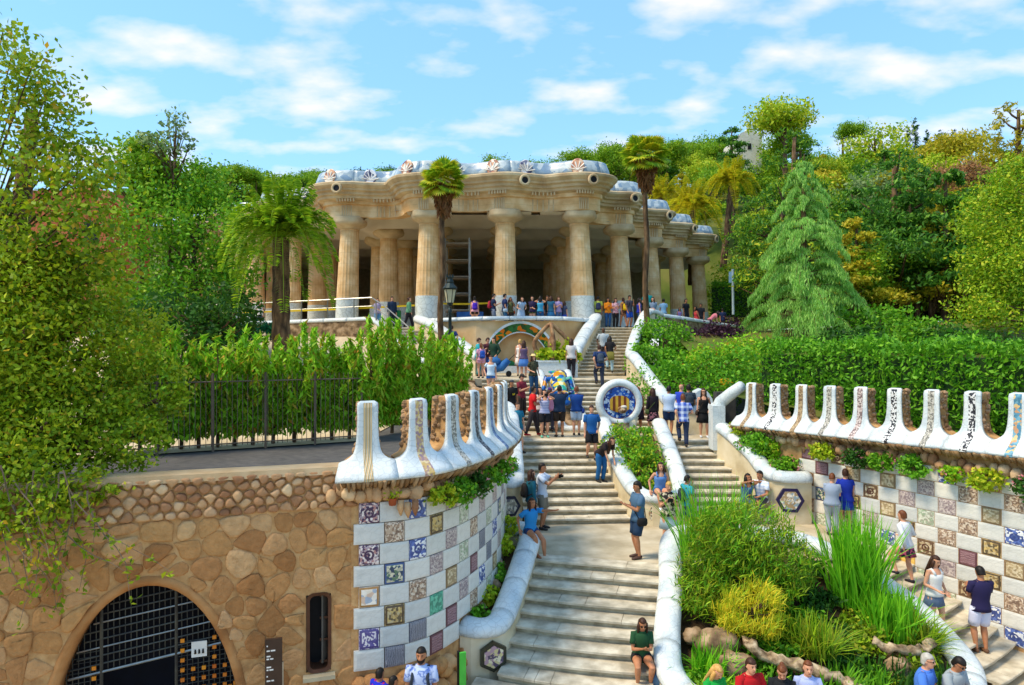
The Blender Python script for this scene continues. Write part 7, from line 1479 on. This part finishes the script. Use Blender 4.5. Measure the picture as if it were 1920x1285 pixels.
# --- head of the topmost right steps
person('man in lime shirt with a navy backpack at the top of the right steps', at(1121, 37.4, Z4), PI, 1.74, 'm', 't', ('short', 'k'), ('tee', 'b4bd4e'), ('shorts', '6a6a60'), extra=(('pack', '2c3350', 'navy backpack on the man in lime'),))
person('woman in orange top and jeans at the top of the right steps', at(1140, 37.4, Z4), .1, 1.66, 'w', 't', ('mid', 'k'), ('long', 'e08418'), ('jeans', '1f4a7a'), pose='phone')
person('woman in pink patterned top and black trousers at the top of the steps', at(1154, 37.4, Z4), .2, 1.63, 'w', 'l', ('mid', 'b'), ('tee', 'd8b0b8', 'floral', 'a04858'), ('jeans', '18181c'), pose='phone')
person('woman in brown shorts wearing a yellow backpack beside the man in bright blue shorts', at(1169, 37.4, Z4), PI + .4, 1.66, 'w', 't', ('pony', 'b'), ('tank', '5a3c2c'), ('hot', '4a3a30'), pose='walk', extra=(('pack', 'd8b010', 'yellow backpack at the top of the right steps'),))
person('man in grey vest and bright blue shorts with a black backpack', at(1180, 37.3, Z4), .6, 1.78, 'm', 't', ('short', 'k'), ('tee', '4a4650'), ('shorts', '1c52b8'), pose='eat', extra=(('pack', '1a1a1e', 'black backpack on the man in bright blue shorts'),))
person('woman in royal blue top and jeans beside the right fan palm trunk', at(1198, 37.1, Z4), PI / 2, 1.62, 'w', 'l', ('mid', 'k'), ('tank', '202f9a'), ('jeans', '1f4a80'))
person('tall man in teal polo shirt beside the fan palm trunk', at(1214, 37.6, Z4 + .25), -.1, 1.84, 'm', 'l', ('short', 'b'), ('tee', '1d9a96'), ('jeans', '26304a'), pose='bag', extra=(('glasses',),))
person('woman in grey-blue tee leaning on the top of the right parapet', at(1226, 36.9, Z4), -.5, 1.66, 'w', 'l', ('mid', 'b'), ('tee', '7f92ac'), ('jeans', '2f4060'), pose='arms', mods=dict(lean=.25))
person('woman in light blue top seen from behind at the right parapet end', at(1244, 37.4, Z4), PI, 1.6, 'w', 't', ('short', 'k'), ('tee', '8ab4d8'), ('jeans', '2a3a5a'))
# --- right terrace and path
person('man in black shirt standing behind the right terrace wall', at(1286, 40.2, Z4), .6, 1.78, 'm', 't', ('short', 'k'), ('shirt', '1c1e26'), ('jeans', '1c2236'))
person('child in lilac top beside the man in black behind the terrace wall', at(1274, 40.0, Z4), .2, 1.25, 'w', 't', ('mid', 'k'), ('tank', '9a80c0'), ('hot', '4a4060'))
person('woman in red vest walking behind the right terrace wall', at(1306, 41.2, Z4 - .25), -PI / 2, 1.62, 'w', 't', ('mid', 'k'), ('tank', 'd04048'), ('jeans', '2a2a38'), pose='walk')
person('man in dark tee behind the woman in red on the right terrace', at(1314, 42.4, Z4 - .1), -.6, 1.72, 'm', 't', ('short', 'k'), ('tee', '20222c'), ('jeans', '30343f'))
person('person in pink shirt bending behind the right terrace wall', at(1331, 42, Z4 - .3), PI / 2, 1.68, 'w', 'l', ('mid', 'k'), ('tee', 'd8808e'), ('jeans', '3a4664'), pose='bend')
_p = P(1355, 612, 47); person('man in navy polo walking up the sandy path behind the terrace', Vector((_p.x, 47, tz(_p.x, 47))), PI, 1.74, 'm', 't', ('short', 'k'), ('tee', '1f2f58'), ('shorts', '3a3420'), pose='walk')
_p = P(1881, 640, 36); person('hiker in neon yellow vest on the path at the right edge', Vector((_p.x, 36, tz(_p.x, 36))), -.5, 1.75, 'm', 't', ('short', 'k'), ('tee', 'a8e020'), ('jeans', '1c1c20'), pose='walk')
# --- left of the hall
person('woman in green cardigan walking at the top of the left steps', at(766, 37.4, Z4), PI / 2, 1.68, 'w', 'l', ('bun', 'b'), ('long', '5a9070'), ('jeans', '1c1c24'), pose='walk')
person('man in dark navy jacket beside the green sheet at the left steps', at(735, 38.0, Z4), .5, 1.76, 'm', 'l', ('short', 'k'), ('long', '1f3350'), ('jeans', '22303a'))
person('woman in light blue jeans leaning on the left handrail', at(708, 37.6, Z4), .3, 1.62, 'w', 'l', ('long', 'k'), ('tee', 'a89ab8'), ('jeans', '5a90b8'), pose='arms')
person('woman in white top sitting by the far left terrace rail', at(488, 40.6, Z4), .2, 1.6, 'w', 't', ('mid', 'k'), ('tank', 'd8d4cc'), ('skirt', '4a4a60'))
person('man in navy tee climbing the left top steps behind the lamp', on('4L', 846, 676), PI, 1.76, 'm', 'l', ('short', 'b'), ('tee', '1c2f68'), ('shorts', '3a4050'), pose='stairup')
tag(MB().box((-6.55, 38.4, 8.1), (.55, .5, 1.0)).build('covered_crate', cloth('1f7a4a')), 'green sheet-covered crate at the head of the left steps', 'crate')
# --- topmost right steps
person('bald man in grey shirt with dark straps coming down the top right steps', on('4R', 1131, 684), 0, 1.78, 'm', 'd', ('bald', 'k'), ('tee', 'a8b0b4'), ('shorts', '4a3a3a'), pose='stairdown')
person('woman in black top, olive jacket round her waist, on the top steps', on('4R', 1144, 700), PI, 1.7, 'w', 't', ('mid', 'k'), ('tee', '1f1c1e'), ('jeans', '9ab8c4'), pose='stairup', extra=(('scarf', '6f6a2c'),))
person('man in navy polo with a grey backpack climbing the right steps', on('3R', 1125, 728), PI + .1, 1.78, 'm', 'l', ('short', 'b'), ('tee', '1f3560'), ('jeans', '2a3142'), pose='stairup', extra=(('pack', '3a4656', 'grey backpack on the man in navy polo'),))
person('woman with very long dark hair and black wide trousers by the planter', at(1071, 30.0, 5.25), PI - .2, 1.72, 'w', 'l', ('long', 'b'), ('tee', 'c8c4c4'), ('jeans', '26222a'), shoes='1c1c1c', fat=1.08)
# --- lizard landing
Z3 = 5.25
person('man in turquoise tee looking at his phone left of the alcove', at(897, 31.4, Z3), PI / 2, 1.76, 'm', 'l', ('short', 'b'), ('tee', '2aa0b0'), ('jeans', '2a8a90'), pose='phone')
person('man in dark green jacket with a pushchair before the alcove', at(926, 31.2, Z3), -.6, 1.78, 'm', 'l', ('short', 'b'), ('long', '1c3a2c'), ('jeans', '8aa8c8'), pose='bag')
person('man in burgundy shirt behind the man in dark green', at(914, 31.7, Z3), .8, 1.78, 'm', 'l', ('short', 'b'), ('long', '5a2c34'), ('jeans', '3a4a8a'), pose='phone')
person('blonde woman in a white dress facing the alcove', at(975, 31.5, Z3), PI, 1.7, 'w', 'l', ('short', 'y'), ('tank', 'e8e2dc'), ('skirt', 'e8e2dc'))
person('woman in a blue skirt seen from behind before the alcove', at(982, 30.1, Z3), PI, 1.64, 'w', 'l', ('mid', 'b'), ('tank', '5a4a6a'), ('skirt', '4a7ac0'), pose='stand')
person('girl with a blue backpack at the left of the lizard landing', at(902, 29.7, Z3), PI + .4, 1.52, 'w', 'l', ('pony', 'r'), ('tee', 'd89ab0'), ('hot', 'd8a0b4'), extra=(('pack', '2450a8', 'blue backpack on the girl in pink'),))
person('woman in pale off-shoulder top and blue shorts on the upper left steps', on('3L', 919, 742), .15, 1.66, 'w', 'l', ('short', 'b'), ('off', 'c8dcec'), ('hot', '2470c0'), pose='stairdown')
person('woman in straw hat and camouflage top coming down beside the lizard', on('3L', 1000, 740), .5, 1.7, 'w', 'l', ('mid', 'b'), ('tee', '4a4a34', 'camo', '20241c'), ('jeans', '22486a'), pose='bag', extra=(('hat', 'd8c488'),))
# --- upper left steps and middle landing
person('man in maroon tee and dark trousers on the upper left steps', on('3L', 978, 785), .9, 1.78, 'm', 'l', ('short', 'k'), ('tee', '7a2434'), ('jeans', '332a26'), pose='phone', extra=(('cap', '3a3430'),))
person('man in black tee with yellow print behind the bastion merlons', on('3L', 960, 806), .5, 1.74, 'm', 't', ('short', 'k'), ('tee', '17171a'), ('jeans', '2a2c3c'), extra=(('print', '17171a', 'd8c020'), ('cap', '4a4a50')))
person('woman in teal tee and denim shorts coming round the bastion', on('2L', 967, 846), .5, 1.64, 'w', 'l', ('short', 'b'), ('tee', '146a86'), ('hot', '3a6a9a'), pose='stairdown')
person('young man in a red vest and grey trousers with red shoes', at(998, 24.1, 3.5), PI / 2 + .1, 1.76, 'm', 't', ('short', 'k'), ('tee', 'd01c20'), ('jeans', '3a3438'), shoes='b01828', pose='walk', mods=dict(h=((.03, -.17, .66), (-.04, -.17, .64))))
person('woman in lilac striped top and black shorts taking a photo', at(1021, 23.8, 3.5), .1, 1.66, 'w', 'l', ('long', 'k'), ('tank', '9aa0c8', 'stripe', 'b4b8d8'), ('shorts', '1c1c22'), shoes='5aa890', pose='photo', extra=(('camera', '222222', 'small camera raised by the woman in lilac', 1),))
person('man in dark navy tee and black shorts seen from behind on the middle landing', at(1049, 23.85, 3.5), PI + .1, 1.8, 'm', 't', ('short', 'k'), ('tee', '162c48'), ('shorts', '2c2420'), pose='photo', fat=1.12)
person('man in blue tee and pale blue shorts seen from behind on the middle landing', at(1081, 24.3, 3.5), PI - .1, 1.74, 'm', 'l', ('short', 'r'), ('tee', '123f86'), ('shorts', 'a8c0e0'), pose='arms', fat=1.1, extra=(('satchel', '1c3a88', 'blue bag of the man in pale blue shorts', -1),))
person('woman in pink tee and purple cap before the lizard', at(1031, 25.2, 3.5), PI, 1.62, 'w', 'l', ('mid', 'b'), ('tee', 'c88aa8'), ('jeans', '3a3a4a'), extra=(('cap', '4a2a80'),))
person('woman with long black hair behind the woman in lilac', at(1012, 24.9, 3.5), .3, 1.68, 'w', 'l', ('long', 'k'), ('tank', 'd0c4c0'), ('jeans', '2a2c36'), pose='hip')
# --- right of the medallion
person('woman with curly brown hair just right of the medallion', at(1196, 24.9, 3.5), PI, 1.68, 'w', 't', ('mid', 'r'), ('tank', '5a2030'), ('skirt', '241a2c'))
person('woman in black dress with pink flowers right of the medallion', at(1224, 24.3, 3.5), PI + .3, 1.68, 'w', 'l', ('mid', 'b'), ('long', '201820'), ('skirt', '2a1c22', 'floral', 'c8808c'), shoes='d0c8c4', extra=(('satchel', '4a5a30', 'green bag of the woman in the flowered dress', 1),))
person('man in pale blue polo and navy shorts on the middle landing', at(1254, 24.2, 3.5), PI - .3, 1.76, 'm', 't', ('short', 'k'), ('tee', 'b8cce8'), ('shorts', '1c3458'), pose='arms', fat=1.1)
person('bald man in bright blue shirt on the middle landing', at(1277, 25.1, 3.5), PI / 2 + .6, 1.76, 'm', 'l', ('bald', 'k'), ('shirt', '2440b8'), ('shorts', '2a3040'))
person('person in blue plaid shirt and dark jeans stepping down the right flight', on('2R', 1281, 838), PI - .1, 1.74, 'm', 'l', ('short', 'r'), ('shirt', '3a58b0', 'plaid', 'c8d4ec'), ('jeans', '26324e'), pose='stairup')
person('man with a dark vest and khaki shorts on the middle landing', at(1291, 24.7, 3.5), PI, 1.78, 'm', 't', ('short', 'k'), ('tee', '33404e'), ('shorts', '8a7a5a'), extra=(('pack', '2c3640', 'dark backpack on the man in khaki shorts'),))
person('woman in black sleeveless dress and sunglasses coming down the right flight', at(1319, 23.75, 3.5), -.1, 1.7, 'w', 'l', ('long', 'b'), ('tank', '171618'), ('skirt', '1c1b1e'), shoes='c8ccd0', pose='hip', extra=(('glasses',), ('satchel', '3a2c24', 'brown bag of the woman in black', -1)))
person('man in yellow tee behind the right white parapet', at(1362, 26.2, 3.95), PI - .4, 1.74, 'm', 't', ('short', 'k'), ('tee', 'd8a818'), ('shorts', '30343c'))
# --- middle left flight and lower landing
person('young man in blue tee and black shorts on the middle left flight', on('2L', 1112, 868), .1, 1.76, 'm', 'l', ('short', 'b'), ('tee', '1d5a9c'), ('shorts', '1c1c20'), pose='hip', mods=dict(f=((.06, -.03, 0), (-.07, .05, .05))))
person('woman with long dark hair in jeans bending over on the middle left flight', on('2L', 1126, 905), .6, 1.66, 'w', 'l', ('long', 'b'), ('tee', '2a2226'), ('jeans', '1f5f98'), pose='bend')
person('young woman in blue top and denim shorts sitting on the wedge parapet nose', Vector((4.08, 18.85, 2.68 - .41)), .05, 1.68, 'w', 'l', ('long', 'b'), ('tank', '5a86c4'), ('hot', '2a5a88'), shoes='d8e0ea', pose='sit', near=True, mods=dict(h=((.10, -.08, .30), (-.16, -.02, .28))))
person('woman in teal jacket and black trousers at the foot of the left flight', at(996, 18.2, 1.75), PI / 2 + .3, 1.66, 'w', 'l', ('long', 'b'), ('long', '145a70'), ('jeans', '1c1c20'), near=True, extra=(('pack', '2a2624', 'dark brown backpack on the woman in the teal jacket'),))
person('man in white tee raising a camera beside the woman in teal jacket', at(1016, 18.5, 1.75), PI / 2 - .3, 1.78, 'm', 't', ('short', 'k'), ('tee', 'c4d0e4'), ('shorts', '7a7468'), near=True, pose='photo', extra=(('camera', '1a1a1a', 'black camera held by the man in the white tee'),), mods=dict(h=((.05, -.25, .80), (-.05, -.22, .80))))
person('girl in blue tee and denim shorts sitting on the left parapet pointing right', Vector((.44, 16.45, 2.26 - .42)), -.35 + .9, 1.66, 'w', 't', ('long', 'b'), ('tee', '2a88cc'), ('hot', '1f3a68'), shoes='8a5a40', pose='sitpoint', near=True)
person('man in blue-grey tee and navy shorts with a black shoulder bag', at(1196, 16.0, 1.75), -PI / 2 + .25, 1.8, 'm', 't', ('short', 'k'), ('tee', '4a6a88'), ('shorts', '223a58'), shoes='4a342c', pose='phone', near=True, extra=(('satchel', '1c1a1c', 'black shoulder bag of the man in blue-grey', 1),), mods=dict(head=.15), fat=1.06)
person('older woman in black floral blouse and pale blue pleated skirt with a camera', at(1254, 16.75, 1.75), -.1, 1.64, 'w', 'l', ('short', 'y'), ('tee', '1f1d20', 'floral', 'd8d0b0', '3a4a3c'), ('skirt', 'a9c0cc'), shoes='1a1a1c', pose='photo', near=True, fat=1.15, mods=dict(h=((.05, -.15, .74), (-.05, -.15, .74)), head=.2), extra=(('camera', '1a1a1a', 'compact camera held by the older woman', 1),))
person('boy in turquoise tee with a dark backpack near the island top', at(1288, 18.0, 1.75), PI / 2 + .4, 1.55, 'm', 't', ('short', 'k'), ('tee', '2a9cb4'), ('shorts', '244a78'), pose='eat', near=True, extra=(('pack', '26303c', 'dark backpack on the boy in turquoise'),))
person('woman with dark hair sitting on the right flight taking a picture', on('2R', 1398, 960) + Vector((0, 0, -.02)), .3, 1.64, 'w', 't', ('long', 'k'), ('tank', '4a6a9a'), ('jeans', '3a4460'), pose='sit', near=True, mods=dict(h=((.05, -.16, .62), (-.05, -.16, .62))))
person('man in white striped tee sitting on the right flight', on('2R', 1428, 962) + Vector((0, 0, -.02)), -.9, 1.74, 'm', 't', ('short', 'k'), ('tee', 'c8d4ec', 'stripe', 'e6ecf6'), ('shorts', '4a4a54'), pose='sit', near=True)
person('woman in grey tee looking at the chequered wall', at(1560, 17.9, 1.75), PI - .5, 1.62, 'w', 'l', ('short', 'r'), ('tee', '94a2b8'), ('jeans', 'a0a8b4'), near=True, pose='phone', fat=1.15)
person('woman in royal blue tunic looking at the chequered wall', at(1585, 18.1, 1.75), PI - .3, 1.7, 'w', 'l', ('short', 'b'), ('dress', '1430a0'), ('mini', '1430a0'), near=True, fat=1.1)
# --- lowest right flight
person('woman in white blouse and dark flowered skirt climbing the right flight', on('1R', 1706, 1100), PI + .5, 1.66, 'w', 'l', ('short', 'r'), ('long', 'd4d8e0'), ('mini', '2a2030', 'floral', 'd0587c'), shoes='1c1a24', pose='stairup', near=True)
person('young woman in white sleeveless top and slate skirt on the right flight', on('1R', 1758, 1196), .3, 1.66, 'w', 'l', ('long', 'b'), ('tank', 'dcdcda'), ('mini', '5a6c88'), near=True, pose='bag', mods=dict(head=.35))
person('man in dark navy tee and white shorts standing on the right flight', on('1R', 1838, 1222), PI, 1.78, 'm', 't', ('short', 'k'), ('tee', '241f48'), ('shorts', 'd0d4ec'), shoes='6a4a34', pose='phone', near=True)
# --- bottom row
person('girl in dark green top sitting on the lowest steps with a camera', at(1202, 13.0, .35), 0, 1.66, 'w', 't', ('long', 'b'), ('tee', '1f4a2c'), ('hot', '1a1a1c'), shoes='c0c8d8', pose='sitphone', near=True, mods=dict(f=((.07, -.17, .0), (-.07, -.17, .0)), ph=.30, head=.3), extra=(('glasses',),))
tag(MB().tube([(2.8, 12.75, .35), (2.8, 12.72, .6), (2.8, 12.78, .78)], [(.2, .14), (.21, .16), (.14, .08)], n=12).build('daypack', cloth('4a6a8a'), None, True), 'grey-blue day pack lying beside the girl in dark green', 'backpack')
SEAT = [(1333, 'blonde woman in bright green top sitting on the ring wall with a phone', 'w', 'l', ('long', 'y'), ('tee', '149a3c'), ('jeans', '2a3a5a'), 'sitphone', .4, 1.66, ()),
        (1402, 'man in red tee with a white print sitting on the ring wall', 'm', 'l', ('short', 'b'), ('tee', 'b0141c'), ('shorts', '2a2a30'), 'sit', .25, 1.74, (('print', 'b0141c', 'e8d8d8'),)),
        (1466, 'woman in black tee with tied auburn hair sitting on the ring wall', 'w', 'l', ('bun', 'r'), ('tee', '1c1e22'), ('jeans', '2a3040'), 'sitphone', -.35, 1.66, (('print', '1c1e22', '2a9a80'),)),
        (1513, 'woman in lilac tee looking to the right on the ring wall', 'w', 'l', ('bun', 'r'), ('tee', 'a8b4e0'), ('jeans', '3a4a6a'), 'sit', -.2, 1.68, ()),
        (1728, 'grey-haired man in blue shirt and glasses sitting on the ring wall', 'm', 'l', ('short', 'g'), ('shirt', '4a7ad0'), ('shorts', '4a4a50'), 'sit', .75, 1.76, (('glasses',),)),
        (1780, 'man in grey tee bowing his head on the ring wall', 'm', 't', ('short', 'k'), ('tee', '98a2a8'), ('shorts', '20222a'), 'sitphone', .4, 1.76, (('glasses',),))]
for px, lb, sx_, sk, hr_, tp_, bt_, po, rz_, hh, ex in SEAT:
    person(lb, at(px, 11.3 if px < 1600 else 11.6, .32 if px < 1600 else .24), rz_, hh, sx_, sk, hr_, tp_, bt_, pose=po, near=True, extra=ex, mods=dict(f=((.055, -.24, -.07), (-.055, -.24, -.07))))
person('bearded man in blue patterned tee and dark backpack before the chequered bastion', at(790, 11.2, 0), -.05, 1.8, 'm', 't', ('short', 'k'), ('tee', 'b4c4e8', 'floral', '4a6ab8'), ('shorts', '6a8a6a'), near=True, extra=(('beard',), ('pack', '2c3440', 'dark backpack of the bearded man')))
person('boy in blue tee with a red backpack at the bottom left of the bastion', at(712, 11.4, 0), PI - .6, 1.36, 'm', 't', ('short', 'k'), ('tee', '1a2ac0'), ('shorts', '30303a'), near=True, extra=(('pack', 'd01c3c', 'red backpack of the boy at the bastion'),))
person('dark-haired woman beside the boy at the foot of the bastion', at(737, 11.25, 0), PI / 2 + .5, 1.3, 'w', 't', ('short', 'k'), ('tee', '2a2440'), ('jeans', '2a2a34'), near=True)
# --- on the roof terrace
for lb, px, py, c, sx_ in (('person in teal top leaning on the roof bench beside the palm', 1241, 362, '1fa08c', 'm'), ('person in white top behind the roof bench left of the fan palm', 1174, 338, 'e4e0e0', 'w'), ('person in dark top behind the roof bench beside the one in white', 1162, 336, '4a2c38', 'w')):
    q = P(px, py, 45 if px < 1200 else 51); person(lb, Vector((q.x, q.y, 15.83)), 0, 1.6, sx_, 'l', ('short', 'b'), ('tee', c), ('jeans', '2a3040'))
# turn the voxel bodies into plain meshes
dg = bpy.context.evaluated_depsgraph_get()
for o, near, J, h in ALLB:
    me = bpy.data.meshes.new_from_object(o.evaluated_get(dg)); old = o.data; o.modifiers.clear(); o.data = me; me.polygons.foreach_set('use_smooth', np.ones(len(me.polygons), dtype=bool)); bpy.data.meshes.remove(old)
